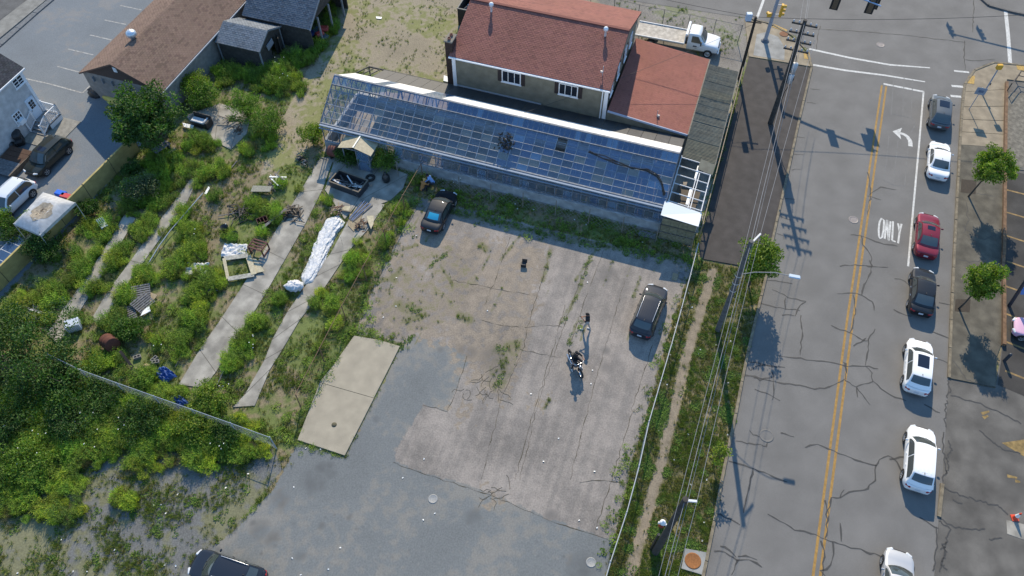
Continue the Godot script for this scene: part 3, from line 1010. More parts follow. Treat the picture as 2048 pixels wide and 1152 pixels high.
# a sighting carried on to an upright plane of the block, as (u, h) or (v, h)
func on_v(px: float, py: float, v: float) -> Vector2:
	var r := g(px, py) - Vector3(0, CAM_H, 0)
	var a := deg_to_rad(BLOCK)
	var nrm := Vector3(sin(a), 0, -cos(a))
	var k := (uv(0, v) - Vector3(0, CAM_H, 0)).dot(nrm) / r.dot(nrm)
	var p := Vector3(0, CAM_H, 0) + r * k
	return Vector2((p - uv(0, 0)).dot(Vector3(cos(a), 0, sin(a))), p.y)


func on_u(px: float, py: float, u: float) -> Vector2:
	var r := g(px, py) - Vector3(0, CAM_H, 0)
	var a := deg_to_rad(BLOCK)
	var nrm := Vector3(cos(a), 0, sin(a))
	var k := (uv(u, 0) - Vector3(0, CAM_H, 0)).dot(nrm) / r.dot(nrm)
	var p := Vector3(0, CAM_H, 0) + r * k
	return Vector2((p - uv(0, 0)).dot(Vector3(sin(a), 0, -cos(a))), p.y)


# lapped shingles over a roof plane: a, b along the eave, c, d along the ridge; real butts, one tone a tab
func shingles(parent: Node, a: Vector3, b: Vector3, c: Vector3, d: Vector3, tones: Array, m: Material, course := 0.15, tab := 0.26) -> void:
	var mb := MB.new()
	var nrm := (b - a).cross(d - a).normalized()
	var fade := FastNoiseLite.new()
	fade.frequency = 0.35
	fade.fractal_octaves = 3
	var rows := maxi(2, int((d - a).length() / course))
	for i in rows:
		var l0 := a.lerp(d, float(i) / rows)
		var r0 := b.lerp(c, float(i) / rows)
		var l1 := a.lerp(d, minf(float(i + 1) / rows + 0.004, 1.0))
		var r1 := b.lerp(c, minf(float(i + 1) / rows + 0.004, 1.0))
		var cnt := maxi(1, int((r0 - l0).length() / tab))
		var off := 0.5 if i % 2 else 0.0
		for j in cnt + (1 if i % 2 else 0):
			var s0 := clampf((j - off) / cnt, 0, 1)
			var s1 := clampf((j + 1 - off) / cnt, 0, 1)
			if s1 - s0 < 0.001:
				continue
			var gap := 0.04 * (s1 - s0)
			var p := l0.lerp(r0, s0 + gap)
			var q := l0.lerp(r0, s1 - gap)
			var e := l1.lerp(r1, s1 - gap)
			var f := l1.lerp(r1, s0 + gap)
			var k := rng.randf()
			mb.col = tones[0].lerp(tones[1], k)
			if k > 0.86:
				mb.col = tones[2]
			mb.col = mb.col * (1.0 + 0.16 * fade.get_noise_3d(p.x + a.x * 3.0, p.y, p.z))
			var up := nrm * (0.012 + rng.randf() * 0.006)
			mb.quad(p + up, q + up, e + nrm * 0.006, f + nrm * 0.006)
			mb.quad(p, q, q + up, p + up)
	var o := part(parent, "shingles", mb, m)
	o.set_meta("kind", "stuff")


func roof_slab(parent: Node, called: String, a: Vector3, b: Vector3, c: Vector3, d: Vector3, thick: float, m: Material) -> MeshInstance3D:
	var mb := MB.new()
	var up := (b - a).cross(d - a).normalized() * thick
	mb.quad(a, b, c, d)
	mb.quad(a - up, d - up, c - up, b - up)
	mb.quad(a - up, b - up, b, a)
	mb.quad(b - up, c - up, c, b)
	mb.quad(c - up, d - up, d, c)
	mb.quad(d - up, a - up, a, d)
	return part(parent, called, mb, m)


func wall_quad(mb: MB, a: Vector3, b: Vector3, t: float) -> void:
	# upright slab from a (foot) to b (top, other end), thickness t towards its left
	var f := Vector3(b.x, a.y, b.z)
	var s := (f - a).normalized().cross(Vector3.UP) * t * -0.5
	mb.bar(Vector3(a.x, (a.y + b.y) * 0.5, a.z), Vector3(b.x, (a.y + b.y) * 0.5, b.z), t, b.y - a.y)


# a window set on a wall: frame, panes and, if asked, shutters; o is its lower left corner, x along the wall, nrm outwards
func window_at(parent: Node, o: Vector3, x: Vector3, nrm: Vector3, w: float, h: float, cols: int, rows: int, frame: Material, glass: Material, shutter: Material = null, bar := 0.07) -> void:
	var win := Node3D.new()
	win.name = "window"
	parent.add_child(win, true)
	var bs := Basis(x, Vector3.UP, nrm)
	var mb := MB.new()
	var P := func(a: float, b: float, c: float): return o + x * a + Vector3.UP * b + nrm * c
	for i in cols + 1:
		var t := bar if i == 0 or i == cols else bar * 0.6
		mb.box(P.call(clampf(w * i / cols, bar * 0.5, w - bar * 0.5), h * 0.5, 0.03), Vector3(t, h, 0.06), bs)
	for j in rows + 1:
		var t := bar if j == 0 or j == rows else bar * 0.6
		mb.box(P.call(w * 0.5, clampf(h * j / rows, bar * 0.5, h - bar * 0.5), 0.032), Vector3(w, t, 0.06), bs)
	part(win, "frame", mb, frame)
	mb = MB.new()
	mb.box(P.call(w * 0.5, -0.02, 0.05), Vector3(w + 0.12, 0.05, 0.11), bs)
	part(win, "sill", mb, frame)
	for i in cols:
		for j in rows:
			mb = MB.new()
			mb.box(P.call(w * (i + 0.5) / cols, h * (j + 0.5) / rows, 0.012), Vector3(w / cols - bar * 0.5, h / rows - bar * 0.5, 0.012), bs)
			part(win, "pane", mb, glass)
	if shutter:
		for s in [-1, 1]:
			mb = MB.new()
			mb.box(P.call(-0.17 if s < 0 else w + 0.17, h * 0.5, 0.02), Vector3(0.29, h * 1.02, 0.04), bs)
			for k in int(h / 0.1):
				mb.box(P.call(-0.17 if s < 0 else w + 0.17, 0.06 + k * 0.1, 0.044), Vector3(0.2, 0.05, 0.012), bs)
			part(win, "shutter", mb, shutter)


func build_greenhouse() -> void:
	var t := thing("greenhouse", "long derelict greenhouse with sky reflection tinted into its glass roof and white far slope", "greenhouse", uv(0, 0), YAW)
	var conc := rough_mat("base_wall", lin(0.74, 0.76, 0.78), 3.0, 0.5, 0.9, "cloudy", "grain")
	var alu := rough_mat("galvanised", lin(0.30, 0.34, 0.40), 1.2, 0.3, 0.75, "cloudy", "grain")
	var old := rough_mat("old_bars", lin(0.42, 0.47, 0.54), 1.5, 0.3, 0.6, "cloudy", "grain")
	var white := rough_mat("white_panel", lin(0.9, 0.9, 0.88), 3.5, 0.9, 0.5, "even", "even")
	white.backlight_enabled = true
	white.backlight = Color(0.1, 0.1, 0.1)
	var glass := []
	for e in [[0.14, 0.23, 0.38, 0.22], [0.08, 0.16, 0.33, 0.42], [0.18, 0.26, 0.36, 0.13], [0.16, 0.28, 0.46, 0.5], [0.25, 0.27, 0.27, 0.4]]:  # blue tints have the sky's reflection put into the colour; the grey one is dirt
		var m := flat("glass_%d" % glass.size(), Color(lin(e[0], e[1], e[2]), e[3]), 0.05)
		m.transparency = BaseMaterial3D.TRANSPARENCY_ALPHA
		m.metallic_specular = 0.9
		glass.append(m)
	var L := 25.0
	var W := 5.6
	var RV := 3.06
	var E := 2.42
	var R := 4.3
	var P := func(u: float, v: float, h: float): return Vector3(u, h, -v)
	# base wall, four runs
	for e in [[0, 0, L, 0], [0, W, L, W], [0, 0.12, 0, W - 0.12], [L, 0.12, L, W - 0.12]]:
		var mb := MB.new()
		mb.bar(P.call(e[0], e[1], 0.36), P.call(e[2], e[3], 0.36), 0.22, 0.78)
		part(t, "base_wall", mb, conc)
	# frame
	var mb := MB.new()
	for e in [[0.0, E], [W, E]]:
		mb.bar(P.call(0, e[0], e[1]), P.call(L, e[0], e[1]), 0.12, 0.1)
	mb.bar(P.call(0, RV, R), P.call(L, RV, R), 0.12, 0.14)
	part(t, "ridge_and_eaves", mb, alu)
	mb = MB.new()
	mb.bar(P.call(0, -0.17, E - 0.03), P.call(L, -0.17, E - 0.03), 0.16, 0.08)
	mb.bar(P.call(0, -0.30, E - 0.20), P.call(L, -0.30, E - 0.20), 0.09, 0.05)
	part(t, "gutter", mb, flat("gutter_blue", lin(0.20, 0.25, 0.32), 0.8, 0.0))
	var bays := 34
	var near := func(u: float, s: float, off := 0.0): return P.call(u, RV * s, lerpf(E, R, s)) + Vector3(0, 0.853, 0.522) * off
	for i in bays + 1:
		mb = MB.new()
		var u := L * i / bays
		mb.bar(near.call(u, 0.0), near.call(u, 1.0), 0.045, 0.06)
		part(t, "rafter", mb, old)
	for j in range(1, 7):
		mb = MB.new()
		var s := 0.80 * j / 6.0
		mb.bar(near.call(0, s, 0.012), near.call(L, s, 0.012), 0.022 if j < 6 else 0.07, 0.03)
		part(t, "glazing_bar", mb, old if j < 6 else alu)
	mb = MB.new()
	for i in 2 * bays + 1:
		mb.bar(near.call(L * i / (2.0 * bays), 0.81, 0.05), near.call(L * i / (2.0 * bays), 0.99, 0.05), 0.028, 0.03)
	mb.bar(near.call(0, 0.81, 0.06), near.call(L, 0.81, 0.06), 0.05, 0.05)
	mb.bar(near.call(0, 0.995, 0.06), near.call(L, 0.995, 0.06), 0.06, 0.05)
	part(t, "vent_frame", mb, alu)
	# panes, each its own
	var hole := {}
	for k in [[23, 5], [23, 4]]:
		hole[k[0] * 10 + k[1]] = true
	for i in bays:
		for j in 6:
			if hole.has(i * 10 + j):
				continue
			mb = MB.new()
			var u0 := L * i / bays + 0.022
			var u1 := L * (i + 1) / bays - 0.022
			var s0 := 0.80 * j / 6.0 + 0.004
			var s1 := 0.80 * (j + 1) / 6.0 - 0.004
			var tip := rng.randf_range(-0.006, 0.006)
			mb.quad(near.call(u0, s0, 0.01), near.call(u1, s0, 0.01 + tip), near.call(u1, s1, 0.014), near.call(u0, s1, 0.014 - tip))
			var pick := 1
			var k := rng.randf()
			if i > 17:  # right half bluer: reflected sky painted in by pane colour
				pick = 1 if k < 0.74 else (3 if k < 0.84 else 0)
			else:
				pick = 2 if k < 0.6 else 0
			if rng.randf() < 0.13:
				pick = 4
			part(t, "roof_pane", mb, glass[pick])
	for i in bays * 2:
		mb = MB.new()
		var u0 := L * i / (2.0 * bays) + 0.014
		var u1 := L * (i + 1) / (2.0 * bays) - 0.014
		mb.quad(near.call(u0, 0.815, 0.055), near.call(u1, 0.815, 0.055 + rng.randf_range(-0.004, 0.004)), near.call(u1, 0.99, 0.055), near.call(u0, 0.99, 0.055))
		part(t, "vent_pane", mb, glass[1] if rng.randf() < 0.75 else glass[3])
	var far := func(u: float, s: float): return P.call(u, lerpf(RV, W + 0.12, s), lerpf(R, E + 0.04, s)) + Vector3(0, 0.03, 0)
	for i in bays:
		var u0 := L * i / bays + 0.006
		var u1 := L * (i + 1) / bays - 0.006
		if i in [4, 9, 10]:
			continue
		roof_slab(t, "white_panel", far.call(u1, 1.0), far.call(u0, 1.0), far.call(u0, 0.02), far.call(u1, 0.02), 0.012, white)
	for i in [4, 9, 10]:
		mb = MB.new()
		mb.quad(far.call(L * (i + 1) / bays, 1.0), far.call(L * i / bays, 1.0), far.call(L * i / bays, 0.02), far.call(L * (i + 1) / bays, 0.02))
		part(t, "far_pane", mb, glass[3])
	# front glazing
	var bars := 40
	mb = MB.new()
	for i in bars + 1:
		mb.bar(P.call(L * i / bars, 0.02, 0.74), P.call(L * i / bars, 0.02, E - 0.05), 0.04, 0.05)
	mb.bar(P.call(0, 0.02, 0.79), P.call(L, 0.02, 0.79), 0.07, 0.06)
	part(t, "front_mullions", mb, old)
	mb = MB.new()
	mb.bar(P.call(6.6, -0.08, 1.72), P.call(L, -0.08, 1.72), 0.05, 0.06)
	mb.bar(P.call(6.6, -0.09, 1.08), P.call(L, -0.09, 1.08), 0.04, 0.04)
	for i in 16:
		mb.bar(P.call(6.6 + i * 1.22, -0.08, 1.08), P.call(6.6 + i * 1.22, -0.08, E - 0.1), 0.03, 0.03)
	part(t, "front_sash", mb, alu)
	for i in bars:
		if i in [0, 1, 2, 11, 27]:
			continue
		mb = MB.new()
		var u0 := L * i / bars + 0.02
		var u1 := L * (i + 1) / bars - 0.02
		mb.quad(P.call(u0, 0.0, 0.82), P.call(u1, 0.0, 0.82), P.call(u1, 0.0, E - 0.08), P.call(u0, 0.0, E - 0.08))
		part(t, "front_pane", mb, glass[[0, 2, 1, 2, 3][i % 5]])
	# gable ends and back wall
	for u in [0.0, L]:
		mb = MB.new()
		for i in 9:
			var v := W * i / 8.0
			var top := lerpf(E, R, v / RV) if v < RV else lerpf(R, E, (v - RV) / (W - RV))
			mb.bar(P.call(u, v, 0.74), P.call(u, v, top), 0.05, 0.05)
		mb.bar(P.call(u, 0, E), P.call(u, W, E), 0.05, 0.06)
		mb.bar(P.call(u, 0, E), P.call(u, RV, R), 0.07, 0.09)
		mb.bar(P.call(u, RV, R), P.call(u, W, E), 0.07, 0.09)
		part(t, "gable_frame", mb, alu)
		mb = MB.new()
		mb.quad(P.call(u, 0, 0.76), P.call(u, W, 0.76), P.call(u, W, E), P.call(u, 0, E))
		mb.tri(P.call(u, 0, E), P.call(u, W, E), P.call(u, RV, R))
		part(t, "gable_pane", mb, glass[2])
	mb = MB.new()
	for i in 21:
		mb.bar(P.call(L * i / 20, W, 0.74), P.call(L * i / 20, W, E), 0.05, 0.05)
	part(t, "back_mullions", mb, old)
	# inside: posts with raking braces and purlins
	for i in 9:
		var u := 2.6 + i * 2.6
		mb = MB.new()
		mb.bar(P.call(u, RV, 0), P.call(u, RV, R - 0.1), 0.06, 0.06)
		part(t, "post", mb, old)
		mb = MB.new()
		mb.bar(P.call(u, RV, 2.1), P.call(u, 1.3, 3.1), 0.04, 0.04)
		mb.bar(P.call(u, RV, 2.1), P.call(u, 4.6, 3.2), 0.04, 0.04)
		part(t, "brace", mb, old)
	mb = MB.new()
	for e in [[1.3, 3.12], [2.2, 3.68], [4.6, 3.2]]:
		mb.bar(P.call(0, e[0], e[1]), P.call(L, e[0], e[1]), 0.05, 0.05)
	part(t, "purlins", mb, old)
	# dead vine trailing over the roof
	mb = MB.new()
	var vp := []
	for e in [[23.3, 0.66], [22.9, 0.70], [20.5, 0.60], [19.4, 0.64], [24.3, 0.45], [24.8, 0.2]]:
		vp.append(e)
	var chain := [[19.2, 0.66], [20.2, 0.62], [21.3, 0.56], [22.2, 0.55], [23.2, 0.58], [24.0, 0.5], [24.5, 0.36], [24.8, 0.2]]
	for strand in 4:
		var pts := []
		for e in chain:
			pts.append(near.call(e[0] + rng.randf_range(-0.12, 0.12), e[1] + rng.randf_range(-0.03, 0.03), 0.06))
		mb.tube(pts, 0.028, 5)
	solo("dead_vine", "dark dead vine trailing over the greenhouse glass", "vine", mb, rough_mat("bark_dark", lin(0.06, 0.055, 0.05), 0.6, 0.15)).transform = Transform3D(Basis(Vector3.UP, YAW), uv(0, 0))
	mb = MB.new()
	for k in 90:
		var c: Vector3 = near.call(13.6 + rng.randfn(0, 0.28), 0.46 + rng.randfn(0, 0.09), 0.05 + rng.randf() * 0.12)
		var bs := Basis.from_euler(Vector3(rng.randf() * TAU, rng.randf() * TAU, rng.randf() * TAU))
		mb.box(c, Vector3(0.16, 0.012, 0.09), bs)
	solo("leaf_pile", "heap of dark dead leaves caught on the glass roof", "leaves", mb, rough_mat("dead_leaf", lin(0.07, 0.06, 0.04), 0.6, 0.15), "", "stuff").transform = Transform3D(Basis(Vector3.UP, YAW), uv(0, 0))

	# porch before the greenhouse door
	var o := Vector2(2.3, -1.35)
	var p := thing("porch", "small cream gabled porch on the greenhouse front", "porch", uv(o.x, o.y), YAW)
	var cream := rough_mat("cream_sheet", lin(0.60, 0.53, 0.36), 1.5, 0.4, 0.6, "patch", "grain")
	roof_slab(p, "roof_sheet", Vector3(-0.3, 1.98, 0.15), Vector3(0.95, 2.34, 0.15), Vector3(0.95, 2.34, -1.45), Vector3(-0.3, 1.98, -1.45), 0.025, cream)
	roof_slab(p, "roof_sheet", Vector3(0.95, 2.34, 0.15), Vector3(2.25, 1.94, 0.15), Vector3(2.25, 1.94, -1.45), Vector3(0.95, 2.34, -1.45), 0.025, cream)
	mb = MB.new()
	mb.bar(Vector3(0.95, 2.36, 0.16), Vector3(0.95, 2.36, -1.46), 0.1, 0.03)
	part(p, "ridge_cap", mb, flat("cap_white", lin(0.7, 0.68, 0.6), 0.6))
	mb = MB.new()
	for e in [[0, 0], [1.0, 0], [1.95, 0], [0, -1.3], [1.95, -1.3]]:
		var pm := MB.new()
		pm.bar(Vector3(e[0], 0, e[1]), Vector3(e[0], 1.98 if e[0] != 1.0 else 2.26, e[1]), 0.07, 0.07)
		part(p, "post", pm, alu)
	mb.bar(Vector3(0, 1.95, 0), Vector3(1.95, 1.95, 0), 0.06, 0.08)
	mb.bar(Vector3(1.95, 1.05, 0), Vector3(1.95, 1.05, -1.3), 0.05, 0.05)
	mb.bar(Vector3(1.0, 1.05, 0), Vector3(1.95, 1.05, 0), 0.05, 0.05)
	part(p, "rails", mb, alu)
	mb = MB.new()
	mb.quad(Vector3(1.0, 0.1, 0.0), Vector3(1.95, 0.1, 0.0), Vector3(1.95, 1.92, 0.0), Vector3(1.0, 1.92, 0.0))
	mb.quad(Vector3(1.95, 0.1, 0.0), Vector3(1.95, 0.1, -1.3), Vector3(1.95, 1.92, -1.3), Vector3(1.95, 1.92, 0.0))
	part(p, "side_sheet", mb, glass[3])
	# rust red oil tank beside it
	mb = MB.new()
	mb.lathe([Vector2(0, -0.75), Vector2(0.25, -0.74), Vector2(0.38, -0.68), Vector2(0.4, -0.6), Vector2(0.4, 0.6), Vector2(0.38, 0.68), Vector2(0.25, 0.74), Vector2(0, 0.75)], 20, Vector3.ZERO, Basis(Vector3(0, 1, 0), Vector3(1, 0, 0), Vector3(0, 0, -1)))
	var tank := thing("oil_tank", "rust red oil tank lying beside the porch", "tank", uv(1.35, -0.75), YAW)
	part(tank, "drum", mb, rough_mat("tank_red", lin(0.22, 0.06, 0.045), 0.9, 0.2, 0.7)).position = Vector3(0, 0.62, 0)
	for s in [-0.5, 0.5]:
		mb = MB.new()
		mb.box(Vector3(s, 0.13, 0), Vector3(0.08, 0.28, 0.6))
		part(tank, "leg", mb, rough_mat("bark_dark", lin(0.06, 0.055, 0.05)))

	# dark lean-to between greenhouse and house
	o = Vector2(0, 5.75)
	t = thing("lean_to", "narrow dark grey sheet roof between greenhouse and house", "lean-to", uv(o.x, o.y), YAW)
	var dk := rough_mat("dark_sheet", lin(0.072, 0.073, 0.076), 2.0, 0.4, 0.6, "patch", "grain")
	for i in 24:
		var u0 := 1.35 + i * 0.985
		roof_slab(t, "roof_sheet", Vector3(u0, 2.46, 0), Vector3(u0 + 0.96, 2.46, 0), Vector3(u0 + 0.96, 1.56 + 0.006 * (i % 2), -2.06), Vector3(u0, 1.56 + 0.006 * (i % 2), -2.06), 0.02, dk if i < 20 or i % 2 else rough_mat("mid_sheet", lin(0.13, 0.125, 0.12), 2.0, 0.4))
	mb = MB.new()
	mb.bar(Vector3(0, 1.5, -2.1), Vector3(7.1, 1.5, -2.1), 0.08, 0.12)
	mb.bar(Vector3(0, 2.44, 0), Vector3(0, 1.5, -2.1), 0.06, 0.08)
	for u in [0.5, 1.0]:
		mb.bar(Vector3(u, 2.44, 0), Vector3(u, 1.5, -2.1), 0.05, 0.06)
	for u in [0.0, 2.4, 4.8, 7.0]:
		var pm := MB.new()
		pm.bar(Vector3(u, 0, -2.1), Vector3(u, 1.44, -2.1), 0.08, 0.08)
		part(t, "post", pm, rough_mat("grey_timber", lin(0.13, 0.125, 0.12), 1.0, 0.3))
	part(t, "frame", mb, rough_mat("grey_timber", lin(0.13, 0.125, 0.12), 1.0, 0.3))


func build_house() -> void:
	var o := Vector2(7.2, 7.85)
	var t := thing("house", "tan sided house with red shingle roof and dark shutters", "house", uv(o.x, o.y), YAW)
	var siding := rough_mat("olive_siding", lin(0.32, 0.31, 0.235), 4.0, 0.3, 0.85, "patch", "grain")
	var trim := flat("white_trim", lin(0.72, 0.74, 0.76), 0.6)
	var glass := flat("window_glass", lin(0.02, 0.025, 0.035), 0.06)
	var shut := flat("black_shutter", lin(0.03, 0.022, 0.022), 0.7)
	var roof_m := vcol("shingle", 0.92)
	var deck := flat("roof_deck_red", lin(0.13, 0.05, 0.04), 0.95)
	var tones := [Color(0.215, 0.085, 0.066), Color(0.25, 0.1, 0.078), Color(0.185, 0.072, 0.058)]
	var L := 11.75
	var D := 9.3
	var E := 4.38
	var R := 6.02
	# walls: front, back, and the two gables
	var mb := MB.new()
	mb.box(Vector3(L / 2, E / 2, -0.1), Vector3(L, E, 0.2))
	part(t, "front_wall", mb, siding)
	mb = MB.new()
	mb.box(Vector3(L / 2, E / 2, -D + 0.1), Vector3(L, E, 0.2))
	part(t, "back_wall", mb, siding)
	for x in [0.1, L - 0.1]:
		mb = MB.new()
		mb.box(Vector3(x, E / 2, -D / 2), Vector3(0.2, E, D - 0.4))
		for s in [-0.1, 0.1]:
			var a := Vector3(x + s, E, -0.02)
			var b := Vector3(x + s, E, -D + 0.02)
			var c := Vector3(x + s, R - 0.1, -D / 2)
			if s > 0:
				mb.tri(a, b, c)
			else:
				mb.tri(a, c, b)
		part(t, "gable_wall", mb, siding)
	mb = MB.new()
	mb.box(Vector3(L / 2, 0.05, -D / 2), Vector3(L - 0.4, 0.1, D - 0.4))
	part(t, "floor", mb, flat("plain_floor", lin(0.2, 0.18, 0.16)))
	# roof
	var ov := 0.22
	var a := Vector3(-ov, E - 0.02, ov)
	var b := Vector3(L + ov, E - 0.02, ov)
	var c := Vector3(L + ov, R, -D / 2)
	var d := Vector3(-ov, R, -D / 2)
	var r1 := roof_slab(t, "roof", a, b, c, d, 0.14, deck)
	shingles(r1, a, b, c, d, tones, roof_m)
	var a2 := Vector3(L + ov, E + 0.02, -D - ov)
	var b2 := Vector3(-ov, E + 0.02, -D - ov)
	var r2 := roof_slab(t, "roof", a2, b2, d, c, 0.14, deck)
	shingles(r2, a2, b2, d, c, tones, roof_m)
	mb = MB.new()
	mb.bar(Vector3(-ov, R + 0.03, -D / 2), Vector3(L + ov, R + 0.03, -D / 2), 0.24, 0.05)
	part(t, "ridge_cap", mb, flat("ridge_red", lin(0.15, 0.05, 0.04), 0.9))
	# gutter, corner boards, downspout, foot board
	mb = MB.new()
	mb.bar(Vector3(-ov, E - 0.1, ov + 0.05), Vector3(L + ov, E - 0.1, ov + 0.05), 0.11, 0.1)
	part(t, "gutter", mb, trim)
	for x in [0.06, L - 0.06]:
		mb = MB.new()
		mb.box(Vector3(x, (E + 1.4) / 2, 0.015), Vector3(0.28, E - 1.4, 0.05))
		part(t, "corner_board", mb, trim)
	mb = MB.new()
	mb.box(Vector3(L + 0.015, (E + 1.8) / 2, -0.12), Vector3(0.05, E - 1.8, 0.2))
	part(t, "corner_board", mb, trim)
	mb = MB.new()
	mb.tube([Vector3(L - 0.32, E - 0.1, 0.24), Vector3(L - 0.32, E - 0.35, 0.09), Vector3(L - 0.34, 1.45, 0.09)], 0.045, 8)
	part(t, "downspout", mb, trim)
	mb = MB.new()
	mb.bar(Vector3(0.2, 1.66, 0.03), Vector3(6.9, 1.62, 0.03), 0.06, 0.1)
	part(t, "flashing", mb, flat("flashing", lin(0.4, 0.42, 0.46), 0.5, 0.3))
	# windows
	for e in [[1004, 162, 1042, 147], [1117, 187, 1157, 173]]:
		var wl := on_v(e[0], e[1], o.y)
		var wr := on_v(e[2], e[3], o.y)
		window_at(t, Vector3(wl.x - o.x, wl.y, 0), Vector3.RIGHT, Vector3(0, 0, 1), wr.x - wl.x, wr.y - wl.y, 3, 1, trim, glass, shut)
	for v in [1.2, 3.2, 5.4, 7.2]:
		window_at(t, Vector3(L, 2.85, -v + 0.3), Vector3(0, 0, -1), Vector3(1, 0, 0), 0.8, 1.05, 2, 2, trim, glass, shut if v < 6 else null)
	# roof furniture
	for e in [[983, 16], [1210, 64]]:
		var vent := MB.new()
		vent.lathe([Vector2(0.085, -0.15), Vector2(0.085, 0.42), Vector2(0.15, 0.44), Vector2(0.17, 0.5), Vector2(0.17, 0.62), Vector2(0.12, 0.7), Vector2(0, 0.73)], 16)
		var q := g(e[0], e[1] + 11, 5.6) - uv(o.x, o.y)
		q = q.rotated(Vector3.UP, -YAW)
		q.y = E + (R - E) * clampf((-q.z + ov) / (D / 2 + ov), 0, 1)
		part(t, "roof_vent", vent, flat("vent_white", lin(0.66, 0.7, 0.74), 0.4, 0.2)).position = q
	var an := MB.new()
	an.tube([Vector3(0, -0.05, 0), Vector3(0, 0.75, 0)], 0.025, 6)
	an.box(Vector3(-0.06, 0.3, 0.05), Vector3(0.2, 0.12, 0.1))
	var qa := Vector3(18.3 - o.x, 0, -0.8)
	qa.y = E + (R - E) * 0.23
	part(t, "antenna", an, flat("antenna", lin(0.3, 0.3, 0.32), 0.5)).position = qa
	# chimney
	mb = MB.new()
	mb.cbox(Vector3(-0.32, 2.65, -0.55), Vector3(0.55, 5.3, 0.95), 0.01)
	var ch := part(t, "chimney", mb, rough_mat("chimney_brick", lin(0.085, 0.048, 0.038), 0.9, 0.2, 0.9, "cloudy", "stone"))
	mb = MB.new()
	mb.cbox(Vector3(-0.32, 5.34, -0.55), Vector3(0.66, 0.1, 1.06), 0.02)
	part(ch, "cap", mb, rough_mat("cap_stone", lin(0.3, 0.28, 0.24), 0.8, 0.2))
	for s in [-0.22, 0.22]:
		mb = MB.new()
		mb.lathe([Vector2(0.13, 0), Vector2(0.12, 0.16), Vector2(0.09, 0.16), Vector2(0.09, 0.02)], 12, Vector3(-0.32, 5.38, -0.55 + s))
		part(ch, "flue", mb, flat("flue_clay", lin(0.2, 0.09, 0.06), 0.9))

	# single storey wing with its own red roof
	o = Vector2(19.02, 7.85)
	t = thing("side_wing", "low red roofed wing on the house's tall gable", "house wing", uv(o.x, o.y), YAW)
	var WL := 5.95
	var WD := 8.75
	mb = MB.new()
	mb.box(Vector3(WL / 2, 0.9, -0.1), Vector3(WL - 0.06, 1.8, 0.2))
	for e in [0.0, -0.2]:
		if e == 0.0:
			mb.tri(Vector3(0.05, 1.8, e), Vector3(WL - 0.05, 1.8, e), Vector3(0.05, 2.36, e))
		else:
			mb.tri(Vector3(0.05, 1.8, e), Vector3(0.05, 2.36, e), Vector3(WL - 0.05, 1.8, e))
	part(t, "front_wall", mb, siding)
	mb = MB.new()
	mb.box(Vector3(WL - 0.12, 0.88, -WD / 2), Vector3(0.2, 1.76, WD - 0.5))
	part(t, "end_wall", mb, siding)
	mb = MB.new()
	mb.box(Vector3(WL / 2, 0.9, -WD + 0.1), Vector3(WL - 0.06, 1.8, 0.2))
	part(t, "back_wall", mb, siding)
	a = Vector3(0.12, 2.5, 0.12)
	b = Vector3(WL + 0.12, 1.92, 0.12)
	c = Vector3(WL + 0.12, 1.92, -WD - 0.05)
	d = Vector3(0.12, 2.5, -WD - 0.05)
	var r3 := roof_slab(t, "roof", b, c, d, a, 0.12, deck)
	shingles(r3, b, c, d, a, [Color(0.235, 0.09, 0.068), Color(0.26, 0.1, 0.076), Color(0.22, 0.083, 0.063)], roof_m, 0.14, 0.24)
	mb = MB.new()
	mb.bar(a + Vector3(0, -0.06, 0.03), b + Vector3(0, -0.06, 0.03), 0.05, 0.16)
	part(t, "fascia", mb, flat("fascia_blue", lin(0.34, 0.42, 0.55), 0.6))
	mb = MB.new()
	mb.bar(b + Vector3(0.03, -0.02, 0), c + Vector3(0.03, -0.02, 0), 0.09, 0.1)
	part(t, "edge_board", mb, rough_mat("edge_grey", lin(0.32, 0.3, 0.26), 1.0, 0.3))
	an = MB.new()
	an.tube([Vector3(0, -0.05, 0), Vector3(0, 0.6, 0)], 0.025, 6)
	an.box(Vector3(0.1, 0.12, 0.0), Vector3(0.18, 0.16, 0.12))
	part(t, "pipe", an, flat("antenna", lin(0.3, 0.3, 0.32))).position = Vector3(3.6, 2.14, -0.75)

	# green plastic roof beside the wing
	o = Vector2(25.1, 5.2)
	t = thing("corrugated_canopy", "grey green corrugated plastic roof beside the red wing", "canopy", uv(o.x, o.y), YAW)
	var plastic := [rough_mat("plastic_green", lin(0.105, 0.125, 0.105), 2.4, 0.5, 0.6, "cloudy", "grain"), rough_mat("plastic_moss", lin(0.135, 0.14, 0.095), 2.4, 0.5, 0.6, "cloudy", "grain")]
	var sheets := 11
	for i in sheets:
		mb = MB.new()
		var rows := []
		var v0 := 0.97 * i
		for k in 34:
			var v := v0 + 1.02 * k / 33.0
			var y := 0.022 * sin(v * TAU / 0.13) + (0.012 if i % 2 else 0.0)
			var row := PackedVector3Array()
			for s in 6:
				var x := 0.06 + 2.3 * s / 5.0
				row.append(Vector3(x, 2.06 - x * 0.07 + y - 0.02 * sin(s * PI / 5.0), -v))
			rows.append(row)
		mb.grid(rows)
		part(t, "roof_sheet", mb, plastic[1] if i < 2 or i == 7 else plastic[0])
	for i in 6:
		mb = MB.new()
		mb.bar(Vector3(2.2, 0, -0.1 - i * 2.1), Vector3(2.2, 1.86, -0.1 - i * 2.1), 0.09, 0.09)
		part(t, "post", mb, rough_mat("grey_timber", lin(0.13, 0.125, 0.12)))
	mb = MB.new()
	mb.bar(Vector3(2.38, 1.82, 0), Vector3(2.38, 1.82, -10.7), 0.06, 0.14)
	mb.bar(Vector3(0.1, 1.98, 0), Vector3(0.1, 1.98, -10.7), 0.06, 0.1)
	part(t, "beam", mb, rough_mat("edge_grey", lin(0.32, 0.3, 0.26)))

